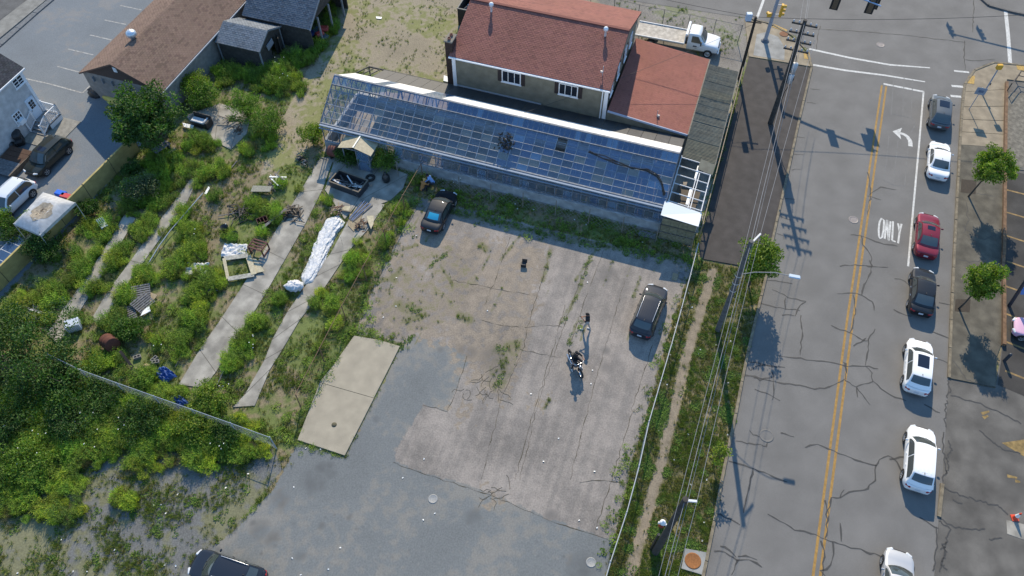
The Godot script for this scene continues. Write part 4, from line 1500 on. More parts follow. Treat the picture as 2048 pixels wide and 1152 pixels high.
	# open rafters left of the fallen roof
	o = Vector2(25.1, 0.1)
	t = thing("open_frame", "roofless white rafters and tube lights at the greenhouse end", "frame", uv(o.x, o.y), YAW)
	var wt := flat("rafter_white", lin(0.55, 0.57, 0.6), 0.6)
	for i in 6:
		mb = MB.new()
		mb.bar(Vector3(0.05, 2.5, -0.35 - i * 0.85), Vector3(2.25, 2.3, -0.35 - i * 0.85), 0.045, 0.07)
		part(t, "rafter", mb, wt)
	for x in [0.04, 1.35, 1.5, 2.22]:
		mb = MB.new()
		mb.bar(Vector3(x, 2.53 - x * 0.09, -0.2), Vector3(x, 2.53 - x * 0.09, -4.75 if x > 2 or x < 1 else -3.6), 0.05, 0.05)
		part(t, "rail", mb, wt)
	for e in [[1.22, -0.55, -2.1], [1.32, -3.05, -4.3]]:
		mb = MB.new()
		mb.bar(Vector3(e[0], 2.33, e[1]), Vector3(e[0], 2.33, e[2]), 0.16, 0.09)
		part(t, "tube_light", mb, flat("fixture_white", lin(0.8, 0.8, 0.78), 0.5))
	for e in [[0.05, -0.3], [2.22, -0.3], [2.22, -2.5], [2.22, -4.7]]:
		mb = MB.new()
		mb.bar(Vector3(e[0], 0, e[1]), Vector3(e[0], 2.4, e[1]), 0.08, 0.08)
		part(t, "post", mb, wt)
	mb = MB.new()
	mb.box(Vector3(1.1, 0.75, -2.2), Vector3(1.6, 0.06, 3.2))
	part(t, "bench", mb, rough_mat("bench_wood", lin(0.16, 0.13, 0.1)))
	roof_slab(t, "white_sheet", Vector3(-0.2, 2.42, 0.95), Vector3(2.3, 2.2, 0.95), Vector3(2.3, 2.28, -0.2), Vector3(-0.2, 2.62, -0.2), 0.03, flat("sheet_white", lin(0.74, 0.76, 0.76), 0.5))
	roof_slab(t, "green_sheet", Vector3(1.3, 2.45, -3.9), Vector3(2.35, 2.35, -3.75), Vector3(2.4, 2.4, -4.7), Vector3(1.35, 2.5, -4.9), 0.02, plastic[0])
	var fib := rough_mat("fibreglass", lin(0.44, 0.40, 0.25), 1.2, 0.4, 0.5, "cloudy", "grain")
	fib.backlight_enabled = true
	fib.backlight = Color(0.3, 0.28, 0.2)
	for i in 4:
		mb = MB.new()
		mb.box(Vector3(0.25 + i * 0.56, 1.1, 0.85), Vector3(0.54, 2.1, 0.02))
		part(t, "wall_sheet", mb, fib)
	mb = MB.new()
	for y in [0.1, 0.8, 1.5, 2.15]:
		mb.bar(Vector3(-0.05, y, 0.88), Vector3(2.25, y, 0.88), 0.04, 0.05)
	part(t, "wall_rails", mb, rough_mat("grey_timber", lin(0.13, 0.125, 0.12)))


func gable_shed(called: String, label: String, cat: String, u0: float, v0: float, w: float, dp: float, eave: float, ridge: float, along_v: bool, wall_m: Material, tones: Array, ov := 0.18, gable_m: Material = null, open_end := false) -> Node3D:
	var o := Vector2(u0, v0)
	var t := thing(called, label, cat, uv(u0, v0), YAW)
	var deck := flat("deck_" + called, Color(tones[2]).linear_to_srgb(), 0.95)
	var rm := vcol("shingle", 0.92)
	var W := func(x: float, y: float, z: float): return Vector3(x, y, -z)
	for e in [[0, 0.08, w, 0.08], [0, dp - 0.08, w, dp - 0.08], [0.08, 0.16, 0.08, dp - 0.16], [w - 0.08, 0.16, w - 0.08, dp - 0.16]]:
		if open_end and e[0] > w * 0.5:
			continue
		var mb := MB.new()
		mb.bar(W.call(e[0], eave / 2, e[1]), W.call(e[2], eave / 2, e[3]), 0.16, eave)
		part(t, "wall", mb, wall_m)
	for s in [0, 1]:
		var mb := MB.new()
		var a; var b; var c
		if along_v:
			var z: float = 0.0 if s == 0 else dp
			a = W.call(0, eave, z); b = W.call(w, eave, z); c = W.call(w / 2, ridge - 0.06, z)
		else:
			var x: float = w if s == 0 else 0.0
			a = W.call(x, eave, 0); b = W.call(x, eave, dp); c = W.call(x, ridge - 0.06, dp / 2)
		if s == 0:
			mb.tri(a, b, c)
		else:
			mb.tri(a, c, b)
		part(t, "gable", mb, gable_m if gable_m else wall_m)
	var q := []
	var drop := ov * (ridge - eave) / ((w if along_v else dp) / 2)
	if along_v:
		q = [[W.call(-ov, eave - drop, dp + ov), W.call(-ov, eave - drop, -ov), W.call(w / 2, ridge, -ov), W.call(w / 2, ridge, dp + ov)], [W.call(w + ov, eave - drop, -ov), W.call(w + ov, eave - drop, dp + ov), W.call(w / 2, ridge, dp + ov), W.call(w / 2, ridge, -ov)]]
	else:
		q = [[W.call(-ov, eave - drop, -ov), W.call(w + ov, eave - drop, -ov), W.call(w + ov, ridge, dp / 2), W.call(-ov, ridge, dp / 2)], [W.call(w + ov, eave - drop, dp + ov), W.call(-ov, eave - drop, dp + ov), W.call(-ov, ridge, dp / 2), W.call(w + ov, ridge, dp / 2)]]
	for e in q:
		var r := roof_slab(t, "roof", e[0], e[1], e[2], e[3], 0.1, deck)
		shingles(r, e[0], e[1], e[2], e[3], tones, rm, 0.16, 0.27)
	return t


func build_sheds() -> void:
	var wood := rough_mat("shed_wood", lin(0.12, 0.11, 0.10), 1.2, 0.3, 0.9, "cloudy", "stone")
	var brown := [Color(0.15, 0.098, 0.074), Color(0.19, 0.125, 0.095), Color(0.125, 0.08, 0.062)]
	var grey := [Color(0.13, 0.15, 0.17), Color(0.18, 0.2, 0.225), Color(0.11, 0.125, 0.14)]
	var slate := [Color(0.085, 0.1, 0.12), Color(0.12, 0.14, 0.165), Color(0.07, 0.082, 0.1)]
	var trim := flat("white_trim", lin(0.72, 0.74, 0.76))
	var pale := rough_mat("pale_block", lin(0.42, 0.40, 0.37), 2.5, 0.5, 0.9, "patch", "grain")
	# long building with brown roof
	var t := gable_shed("long_building", "long pale walled building with brown shingle roof", "building", -19.75, -0.62, 6.85, 16.0, 2.45, 4.05, true, pale, brown, 0.2, flat("gable_brown", lin(0.075, 0.052, 0.042), 0.9))
	var mb := MB.new()
	mb.lathe([Vector2(0.2, -0.2), Vector2(0.2, 0.25), Vector2(0.34, 0.28), Vector2(0.4, 0.42), Vector2(0.36, 0.6), Vector2(0.2, 0.72), Vector2(0, 0.75)], 18)
	var vent := part(t, "roof_ventilator", mb, flat("vent_metal", lin(0.55, 0.6, 0.66), 0.35, 0.6))
	vent.position = Vector3(3.1, 3.9, -3.1)
	for i in 12:
		mb = MB.new()
		mb.bar(Vector3(0.34 * cos(i * TAU / 12), 0.28, 0.34 * sin(i * TAU / 12)), Vector3(0.3 * cos(i * TAU / 12 + 0.4), 0.66, 0.3 * sin(i * TAU / 12 + 0.4)), 0.02, 0.05)
		part(vent, "vane", mb, flat("vane_metal", lin(0.4, 0.44, 0.5), 0.4, 0.6))
	for i in 7:
		mb = MB.new()
		mb.box(Vector3(0.9 + i * 0.85, 2.0, 0.1), Vector3(0.05, 0.42, 0.2))
		part(t, "wall_bracket", mb, rough_mat("trim_grey", lin(0.4, 0.43, 0.47), 1.0, 0.3))
	mb = MB.new()
	mb.box(Vector3(3.45, 3.45, 0.03), Vector3(0.3, 0.42, 0.06))
	part(t, "gable_vent", mb, trim)
	mb = MB.new()
	mb.bar(Vector3(7.08, 2.28, 0.2), Vector3(7.08, 2.28, -16.2), 0.09, 0.09)
	part(t, "gutter", mb, flat("gutter_grey", lin(0.4, 0.42, 0.45), 0.5))
	# small shed
	t = gable_shed("garden_shed", "small shingled shed with grey roof and crooked door", "shed", -12.5, 6.4, 3.75, 3.2, 1.98, 2.72, false, wood, grey, 0.14, null, true)
	for e in [[0.16, 1.5, 0.0], [2.25, 3.04, 0.0], [1.5, 2.25, 1.72]]:
		mb = MB.new()
		mb.box(Vector3(3.67, (1.98 + e[2]) / 2, -(e[0] + e[1]) / 2), Vector3(0.16, 1.98 - e[2], e[1] - e[0]))
		part(t, "wall", mb, wood)
	mb = MB.new()
	mb.box(Vector3(4.0, 0.88, -2.4), Vector3(0.05, 1.66, 0.72), Basis(Vector3.UP, 0.7))
	part(t, "door", mb, wood)
	mb = MB.new()
	mb.box(Vector3(3.86, 1.55, -1.4), Vector3(0.06, 0.5, 0.9), Basis(Vector3.RIGHT, 0.15))
	part(t, "awning", mb, flat("awning_grey", lin(0.22, 0.24, 0.28), 0.8))
	for e in [[0, 0], [3.75, 0], [3.75, 3.2]]:
		mb = MB.new()
		mb.box(Vector3(e[0], 0.98, -e[1]), Vector3(0.1, 1.96, 0.1))
		part(t, "corner_board", mb, rough_mat("trim_grey", lin(0.4, 0.43, 0.47), 1.0, 0.3))
	for s in [-1, 1]:
		mb = MB.new()
		mb.bar(Vector3(3.9, 1.93, 0.16 if s < 0 else -3.36), Vector3(3.9, 2.76, -1.6), 0.04, 0.12)
		part(t, "bargeboard", mb, rough_mat("trim_grey", lin(0.4, 0.43, 0.47)))
	# barn with open end
	t = gable_shed("barn", "dark roofed barn with open sagging end", "barn", -11.9, 9.9, 5.8, 6.4, 2.35, 4.3, false, wood, slate, 0.2, null, true)
	for s in [-1, 1]:
		mb = MB.new()
		mb.bar(Vector3(6.02, 2.2, 0.25 if s < 0 else -6.65), Vector3(6.02, 4.34, -3.2), 0.04, 0.14)
		part(t, "bargeboard", mb, rough_mat("trim_grey", lin(0.4, 0.43, 0.47)))
	for z in [-1.2, -3.1, -5.2]:
		mb = MB.new()
		mb.bar(Vector3(6.0, 0, z), Vector3(6.0, 2.5, z), 0.12, 0.12)
		part(t, "post", mb, rough_mat("trim_grey", lin(0.4, 0.43, 0.47)))


func build_white_house() -> void:
	var U := -21.9
	var V0 := -3.58
	var t := thing("white_house", "white sided house with dark roof and porch steps", "house", uv(U, V0), YAW)
	var side := rough_mat("white_siding", lin(0.84, 0.85, 0.86), 3.0, 0.3, 0.8, "patch", "grain")
	var trim := flat("white_trim", lin(0.72, 0.74, 0.76))
	var glass := flat("window_glass", lin(0.02, 0.025, 0.035))
	var dark := [Color(0.022, 0.026, 0.035), Color(0.04, 0.046, 0.058), Color(0.018, 0.02, 0.028)]
	var D := 9.0
	var Wd := 7.0
	var E := 4.36
	var mb := MB.new()
	mb.box(Vector3(-0.1, E / 2, D / 2), Vector3(0.2, E, D))
	part(t, "side_wall", mb, side)
	mb = MB.new()
	mb.box(Vector3(-Wd / 2 - 0.1, E / 2, 0.1), Vector3(Wd - 0.2, E, 0.2))
	mb.tri(Vector3(-0.1, E, 0.0), Vector3(-Wd, E, 0.0), Vector3(-Wd / 2, E + 2.0, 0.0))
	part(t, "end_wall", mb, side)
	mb = MB.new()
	mb.box(Vector3(-Wd + 0.1, E / 2, D / 2), Vector3(0.2, E, D - 0.4))
	part(t, "side_wall", mb, side)
	var a := Vector3(0.22, E - 0.05, D + 0.2)
	var b := Vector3(0.22, E - 0.05, -0.22)
	var c := Vector3(-Wd / 2, E + 2.1, -0.22)
	var d := Vector3(-Wd / 2, E + 2.1, D + 0.2)
	var r := roof_slab(t, "roof", a, b, c, d, 0.12, flat("deck_dark", lin(0.02, 0.022, 0.03), 0.95))
	shingles(r, a, b, c, d, dark, vcol("shingle", 0.92))
	var a2 := Vector3(-Wd - 0.22, E - 0.05, -0.22)
	var b2 := Vector3(-Wd - 0.22, E - 0.05, D + 0.2)
	r = roof_slab(t, "roof", a2, b2, d, c, 0.12, flat("deck_dark", lin(0.02, 0.022, 0.03)))
	shingles(r, a2, b2, d, c, dark, vcol("shingle", 0.92))
	mb = MB.new()
	mb.bar(a + Vector3(0.03, -0.06, 0), b + Vector3(0.03, -0.06, 0), 0.1, 0.1)
	part(t, "gutter", mb, trim)
	mb = MB.new()
	mb.box(Vector3(0.02, E / 2, 0.1), Vector3(0.06, E, 0.22))
	part(t, "corner_board", mb, trim)
	window_at(t, Vector3(0, 3.32, 1.12), Vector3(0, 0, -1), Vector3(1, 0, 0), 0.95, 0.92, 2, 4, trim, glass)
	window_at(t, Vector3(0, 1.12, 2.62), Vector3(0, 0, -1), Vector3(1, 0, 0), 0.8, 0.95, 3, 3, trim, glass)
	mb = MB.new()
	mb.box(Vector3(0.16, 1.3, 2.25), Vector3(0.34, 0.34, 0.5))
	part(t, "air_conditioner", mb, trim)
	# door
	mb = MB.new()
	mb.box(Vector3(0.03, 1.33, 0.72), Vector3(0.06, 1.68, 0.78))
	var door := part(t, "door", mb, flat("door_blue", lin(0.56, 0.66, 0.76), 0.5))
	for i in 2:
		for j in 3:
			mb = MB.new()
			mb.box(Vector3(0.065, 1.42 + j * 0.22, 0.6 + i * 0.24), Vector3(0.02, 0.18, 0.2))
			part(door, "pane", mb, glass)
	mb = MB.new()
	mb.box(Vector3(0.1, 1.25, 1.02), Vector3(0.06, 0.05, 0.05))
	part(door, "handle", mb, flat("dark_metal", lin(0.05, 0.05, 0.055), 0.4, 0.6))
	# landing and steps
	mb = MB.new()
	mb.box(Vector3(0.72, 0.46, 0.62), Vector3(1.4, 0.08, 1.3))
	part(t, "landing", mb, rough_mat("deck_grey", lin(0.36, 0.36, 0.36), 1.0, 0.3))
	for i in 3:
		mb = MB.new()
		mb.box(Vector3(0.72, 0.34 - i * 0.13, 1.42 + i * 0.26), Vector3(1.2, 0.05, 0.28))
		part(t, "step", mb, rough_mat("deck_grey", lin(0.36, 0.36, 0.36)))
	mb = MB.new()
	for x in [0.1, 1.38]:
		mb.bar(Vector3(x, 0.22, 0.0), Vector3(x, 0.22, 1.26), 0.05, 0.42)
	part(t, "skirt", mb, trim)
	var rails := [[Vector3(1.38, 0.5, 0.02), Vector3(1.38, 0.5, 1.25)], [Vector3(1.38, 0.5, 1.25), Vector3(1.38, 0.12, 2.05)], [Vector3(0.12, 0.5, 1.25), Vector3(0.12, 0.12, 2.05)], [Vector3(0.1, 0.5, 0.02), Vector3(1.38, 0.5, 0.02)]]
	for e in rails:
		mb = MB.new()
		var p: Vector3 = e[0]
		var q: Vector3 = e[1]
		mb.bar(p + Vector3(0, 0.85, 0), q + Vector3(0, 0.85, 0), 0.06, 0.05)
		mb.bar(p + Vector3(0, 0.1, 0), q + Vector3(0, 0.1, 0), 0.05, 0.05)
		mb.bar(p, p + Vector3(0, 0.95, 0), 0.09, 0.09)
		mb.bar(q, q + Vector3(0, 0.95, 0), 0.09, 0.09)
		var rail := part(t, "railing", mb, trim)
		for k in range(1, 9):
			var s := p.lerp(q, k / 9.0)
			mb = MB.new()
			mb.bar(s + Vector3(0, 0.1, 0), s + Vector3(0, 0.84, 0), 0.03, 0.03)
			part(rail, "baluster", mb, trim)
	mb = MB.new()
	mb.box(Vector3(1.3, 0.02, 1.5), Vector3(3.2, 0.05, 3.2))
	part(t, "step_pad", mb, rough_mat("pad_conc", lin(0.38, 0.37, 0.33), 2.0, 0.4))


func build_walls() -> void:
	# yellow wall: panels with dark joints
	var t := thing("yellow_wall", "long mustard yellow panel wall between yard and neighbouring drive", "wall")
	var m := rough_mat("mustard", lin(0.62, 0.50, 0.19), 2.6, 0.4, 0.85, "patch", "grain")
	var p0 := g(-110, 692)
	var p1 := g(279, 300)
	var d := (p1 - p0).normalized()
	var L := p0.distance_to(p1)
	var x := Vector3.UP.cross(d).normalized()
	var n := int(L / 2.35)
	for i in n:
		var mb := MB.new()
		mb.cbox(p0 + d * (L * (i + 0.5) / n) + Vector3(0, 0.7, 0), Vector3(0.14, 1.42, L / n - 0.05), 0.01, Basis(x, Vector3.UP, d))
		part(t, "panel", mb, m)
		mb = MB.new()
		mb.box(p0 + d * (L * (i + 1.0) / n) + Vector3(0, 0.71, 0), Vector3(0.11, 1.45, 0.06), Basis(x, Vector3.UP, d))
		part(t, "joint", mb, flat("joint_dark", lin(0.1, 0.085, 0.05), 0.8))
	for i in 4:
		var mb := MB.new()
		var a := g(318 - 6 * i, 206 + 14 * i)
		mb.box(a + Vector3(0, 0.5, 0), Vector3(0.12, 1.0, 0.12))
		part(t, "post", mb, flat("joint_dark", lin(0.1, 0.085, 0.05)))


# ---------------------------------------------------------------- vehicles
func ease_(x: float) -> float:
	x = clampf(x, 0, 1)
	return x * x * (3 - 2 * x)


# a car of given size; the profile is told by shares of its length from the front: windscreen foot and top, roof end, rear glass foot
func car(called: String, label: String, cat: String, at: Vector3, heading: Vector3, s: Dictionary) -> Node3D:
	var t := thing(called, label, cat, Vector3(at.x, at.y, at.z), atan2(-heading.x, -heading.z), s.get("group", ""))
	t.scale = Vector3.ONE * s.get("scale", 0.8)
	var L: float = s.len
	var W: float = s.wid
	var H: float = s.hgt
	var belt: float = s.get("belt", H * 0.62)
	var hood: float = s.get("hood", belt - 0.1)
	var tail: float = s.get("tail", belt)
	var yb := 0.2 if H < 1.55 else 0.26
	var body_m: Material = s.paint
	var glass_m := flat("car_glass", lin(0.045, 0.056, 0.058), 0.05)
	glass_m.metallic_specular = 0.9
	var black := flat("car_black", lin(0.015, 0.015, 0.016), 0.6)
	var sA: float = s.get("a", 0.27)
	var sB: float = s.get("b", 0.41)
	var sC: float = s.get("c", 0.68)
	var sD: float = s.get("d", 0.82)
	var zf := func(q: float): return -L / 2 + q * L
	var hw := func(q: float):
		var w := 1.0
		if q < 0.16:
			w -= 0.26 * pow((0.16 - q) / 0.16, 2.2)
		if q > 0.86:
			w -= 0.2 * pow((q - 0.86) / 0.14, 2.2)
		return W / 2 * w
	var top := func(q: float):
		var y := lerpf(hood - 0.12, hood, ease_(q / 0.14))
		y = lerpf(y, belt, ease_((q - 0.16) / maxf(sA - 0.12, 0.05)))
		y = lerpf(y, tail, ease_((q - 0.7) / 0.22))
		if q > 0.93:
			y -= 0.1 * pow((q - 0.93) / 0.07, 2)
		if q < 0.05:
			y -= 0.1 * pow((0.05 - q) / 0.05, 2)
		return y
	# lower body
	var rows := []
	var st := [0.0, 0.0, 0.012, 0.03, 0.06, 0.1, 0.15, 0.2, 0.26, 0.32, 0.4, 0.5, 0.6, 0.7, 0.78, 0.84, 0.9, 0.94, 0.97, 0.988, 1.0, 1.0]
	for i in st.size():
		var q: float = st[i]
		var w: float = hw.call(q)
		var y: float = top.call(q)
		var b := yb + (0.06 if q < 0.04 or q > 0.96 else 0.0)
		if q < 0.012 or q > 0.988:
			w *= 0.93
			y -= 0.03
			b += 0.05
		var ring := []
		var half := [Vector2(0.0, b), Vector2(0.8, b), Vector2(0.96, b + 0.1), Vector2(1.0, b + (y - b) * 0.36), Vector2(0.995, b + (y - b) * 0.66), Vector2(0.965, y - 0.075), Vector2(0.9, y - 0.02), Vector2(0.74, y), Vector2(0.0, y + 0.025)]
		if i == 0 or i == st.size() - 1:
			for k in half.size():
				half[k] = Vector2(0, (b + y) / 2).lerp(half[k], 0.02)
		for k in half.size():
			ring.append(Vector3(half[k].x * w, half[k].y, zf.call(q)))
		for k in range(half.size() - 2, -1, -1):
			ring.append(Vector3(-half[k].x * w, half[k].y, zf.call(q)))
		rows.append(ring)
	var mb := MB.new()
	mb.grid(rows, true)
	part(t, "body", mb, body_m)
	# cabin skin
	var wB: float = W / 2 * s.get("roofw", 0.74)
	var edge := func(q: float): # x, y, z of the cabin's top edge along the car
		var y := H
		var w := wB
		if q < sB:
			var r := clampf((q - sA) / (sB - sA), 0, 1)
			y = lerpf(belt, H - 0.03, r) + 0.04 * sin(PI * r)
			w = lerpf(W / 2 * 0.88, wB, pow(r, 0.8))
		elif q > sC:
			var r := clampf((sD - q) / (sD - sC), 0, 1)
			y = lerpf(top.call(sD) + 0.01, H - 0.05, r) + 0.05 * sin(PI * r)
			w = lerpf(W / 2 * 0.84, wB * 0.97, pow(r, 0.8))
		else:
			y = H - 0.03 + 0.03 * sin(PI * (q - sB) / (sC - sB)) - 0.02 * (q - sB) / (sC - sB)
			w = wB * (1.0 - 0.03 * (q - sB) / (sC - sB))
		return Vector3(w, y, zf.call(q))
	var surf := func(q: float, x: float, off: float): # point of the windscreen, roof or rear glass
		var e: Vector3 = edge.call(q)
		var front := clampf(1.0 - (q - sA) / (sB - sA + 0.1), 0, 1)
		var rear := clampf((q - sC + 0.04) / (sD - sC + 0.04), 0, 1)
		var p := Vector3(e.x * x, e.y + 0.035 * (1 - x * x) + off, e.z + 0.2 * front * (x * x - 1.0) - 0.14 * rear * (x * x - 1.0))
		return p + Vector3(0, 0, -off * 0.8 * front + off * 0.8 * rear)
	var qs := []
	for i in 6:
		qs.append(lerpf(sA, sB, i / 6.0))
	for i in 6:
		qs.append(lerpf(sB, sC, i / 6.0))
	for i in 7:
		qs.append(lerpf(sC, sD, i / 6.0))
	rows = []
	for q in qs:
		var r := []
		for k in 9:
			r.append(surf.call(q, -1.0 + k / 4.0, 0.0))
		rows.append(r)
	mb = MB.new()
	mb.grid(rows, true)
	for sx in [-1.0, 1.0]:
		rows = []
		for q in qs:
			var e: Vector3 = edge.call(q)
			var f := Vector3(W / 2 * 0.93, minf(top.call(q) - 0.03, e.y), e.z)
			var r := []
			for k in 4:
				var p := f.lerp(e, k / 3.0)
				r.append(Vector3(sx * (p.x + 0.03 * sin(PI * k / 3.0)), p.y, p.z))
			rows.append(r)
		mb.grid(rows, sx > 0)
	var cabin := part(t, "cabin", mb, body_m)
	# glass
	var patch := func(called2: String, q0: float, q1: float, x0: float, x1: float, m: Material, off := 0.014):
		var rr := []
		for i in 6:
			var r := []
			for k in 7:
				r.append(surf.call(lerpf(q0, q1, i / 5.0), lerpf(x0, x1, k / 6.0), off))
			rr.append(r)
		var b := MB.new()
		b.grid(rr, true)
		return part(cabin, called2, b, m)
	patch.call("windscreen", lerpf(sA, sB, 0.05), lerpf(sA, sB, 0.93), -0.92, 0.92, glass_m)
	patch.call("rear_window", lerpf(sC, sD, 0.12), lerpf(sC, sD, 0.86 if tail >= belt - 0.01 else 0.7), -0.88, 0.88, s.get("rear_glass", glass_m))
	if s.has("shade"):
		patch.call("sun_shade", lerpf(sC, sD, 0.26), lerpf(sC, sD, 0.8), -0.6, 0.66, s.shade, 0.026)
	if s.has("sunroof"):
		patch.call("sunroof", s.sunroof[0], s.sunroof[1], -s.sunroof[2], s.sunroof[2], flat("sunroof_glass", lin(0.012, 0.016, 0.03), 0.08), 0.008)
	for sx in [-1.0, 1.0]:
		var mid: float = s.get("pillar", lerpf(sB, sC, 0.42))
		for e in [[lerpf(sA, sB, 0.35), mid - 0.008], [mid + 0.008, lerpf(sC, sD, 0.55)]]:
			var rr := []
			for i in 8:
				var q := lerpf(e[0], e[1], i / 7.0)
				var ed: Vector3 = edge.call(q)
				var lo: float = top.call(q) + 0.02
				var hi := maxf(lo + 0.005, ed.y - 0.075)
				var f := Vector3(W / 2 * 0.93, top.call(q) - 0.03, ed.z)
				var r := []
				for k in 4:
					var y := lerpf(lo, hi, k / 3.0)
					var u := clampf((y - f.y) / maxf(ed.y - f.y, 0.01), 0, 1)
					r.append(Vector3(sx * (lerpf(f.x, ed.x, u) + 0.03 * sin(PI * u) + 0.012), y, ed.z))
				rr.append(r)
			var b := MB.new()
			b.grid(rr, sx > 0)
			part(cabin, "side_window", b, glass_m)
		# mirror
		var b2 := MB.new()
		b2.cbox(Vector3(sx * (W / 2 + 0.1), belt + 0.06, zf.call(lerpf(sA, sB, 0.5))), Vector3(0.2, 0.14, 0.11), 0.04)
		part(t, "mirror", b2, s.get("mirror", body_m))
		# door handles
		for q in [0.5, 0.68]:
			b2 = MB.new()
			b2.cbox(Vector3(sx * (W / 2 + 0.012), belt - 0.14, zf.call(q)), Vector3(0.035, 0.03, 0.17), 0.01)
			part(t, "door_handle", b2, s.get("handle", body_m))
	# wheels
	var wr: float = s.get("wheel", 0.33)
	for sx in [-1.0, 1.0]:
		for q in [s.get("axf", 0.19), s.get("axr", 0.79)]:
			var b := MB.new()
			var bs := Basis(Vector3(0, 0, 1), Vector3(sx, 0, 0), Vector3(0, sx, 0))
			b.lathe([Vector2(wr + 0.055, -0.02), Vector2(wr + 0.055, 0.012), Vector2(0.0, 0.012)], 24, Vector3(sx * (hw.call(q) - 0.006), wr + 0.02, zf.call(q)), bs, true)
			part(t, "wheel_arch", b, black)
			var wn := Node3D.new()
			wn.name = "wheel"
			t.add_child(wn, true)
			wn.position = Vector3(sx * (hw.call(q) - 0.09), wr, zf.call(q))
			b = MB.new()
			b.lathe([Vector2(wr * 0.66, -0.1), Vector2(wr * 0.95, -0.1), Vector2(wr, -0.06), Vector2(wr, 0.07), Vector2(wr * 0.95, 0.115), Vector2(wr * 0.7, 0.12), Vector2(wr * 0.66, 0.1)], 24, Vector3.ZERO, bs)
			part(wn, "tyre", b, flat("tyre_rubber", lin(0.018, 0.018, 0.019), 0.85))
			b = MB.new()
			b.lathe([Vector2(wr * 0.68, 0.11), Vector2(wr * 0.63, 0.105), Vector2(wr * 0.6, 0.06), Vector2(0, 0.06)], 20, Vector3.ZERO, bs)
			for k in 5:
				var an := TAU * k / 5.0
				var dir := Vector3(0, sin(an), cos(an))
				b.bar(dir * wr * 0.12 + Vector3(sx * 0.09, 0, 0), dir * wr * 0.62 + Vector3(sx * 0.1, 0, 0), 0.055, 0.04, Vector3(sx, 0, 0))
			part(wn, "rim", b, s.get("rim", flat("rim_alloy", lin(0.42, 0.43, 0.45), 0.35, 0.5)))
	# lamps, plates, grille
	for sx in [-1.0, 1.0]:
		mb = MB.new()
		mb.cbox(Vector3(sx * hw.call(0.02) * 0.78, hood - 0.2, zf.call(0.022)), Vector3(0.42, 0.14, 0.2), 0.05, Basis(Vector3.UP, sx * -0.5))
		part(t, "headlight", mb, flat("lamp_clear", lin(0.6, 0.62, 0.64), 0.12))
		mb = MB.new()
		var ty := maxf(tail - 0.2, 0.7)
		mb.cbox(Vector3(sx * hw.call(0.985) * 0.82, ty, zf.call(0.983)), Vector3(0.36, 0.17, 0.16), 0.04, Basis(Vector3.UP, sx * 0.45))
		part(t, "taillight", mb, flat("lamp_red", lin(0.3, 0.012, 0.016), 0.2))
	mb = MB.new()
	mb.box(Vector3(0, maxf(tail - 0.33, 0.6), zf.call(1.0) + 0.006), Vector3(0.34, 0.16, 0.02))
	part(t, "number_plate", mb, flat("plate", lin(0.5, 0.55, 0.62), 0.5))
	mb = MB.new()
	mb.cbox(Vector3(0, hood - 0.28, zf.call(0.0) + 0.01), Vector3(0.8, 0.22, 0.06), 0.02)
	part(t, "grille", mb, black)
	for e in [0.012, 0.985]:
		mb = MB.new()
		mb.cbox(Vector3(0, yb + 0.16, zf.call(e)), Vector3(W * 0.78, 0.14, 0.16), 0.05)
		part(t, "bumper_trim", mb, black)
	if s.get("rails", false):
		for sx in [-1.0, 1.0]:
			mb = MB.new()
			var pts := []
			for i in 7:
				var q := lerpf(sB + 0.02, sC - 0.01, i / 6.0)
				var e: Vector3 = edge.call(q)
				pts.append(Vector3(sx * e.x * 0.93, e.y + 0.035 + 0.035 * sin(PI * i / 6.0), e.z))
			mb.tube(pts, 0.022, 6)
			part(t, "roof_rail", mb, flat("rail_silver", lin(0.5, 0.52, 0.55), 0.3, 0.6))
	if s.get("ribs", 0) > 0:
		for k in s.ribs:
			mb = MB.new()
			var x: float = -0.6 + 1.2 * k / (s.ribs - 1)
			for i in 6:
				var q0 := lerpf(sB + 0.07, sC - 0.02, i / 6.0)
				var q1 := lerpf(sB + 0.07, sC - 0.02, (i + 1) / 6.0)
				mb.bar(surf.call(q0, x, 0.006), surf.call(q1, x, 0.006), 0.05, 0.02)
			part(t, "roof_rib", mb, body_m)
	mb = MB.new()
	mb.tube([surf.call(sC - 0.02, 0.0, 0.0), surf.call(sC + 0.01, 0.0, 0.09)], [0.03, 0.008], 6)
	part(t, "antenna", mb, black)
	if s.get("wiper", true):
		mb = MB.new()
		mb.bar(surf.call(lerpf(sA, sB, 0.1), -0.5, 0.03), surf.call(lerpf(sA, sB, 0.3), 0.05, 0.03), 0.02, 0.02)
		part(t, "wiper", mb, black)
		mb = MB.new()
		mb.bar(surf.call(lerpf(sA, sB, 0.1), 0.15, 0.03), surf.call(lerpf(sA, sB, 0.3), 0.7, 0.03), 0.02, 0.02)
		part(t, "wiper", mb, black)
	return t


func flat_at(px: float, py: float, h: float, lift := 0.0) -> Vector3:
	var p := g(px, py, h)
	return Vector3(p.x, lift, p.z)


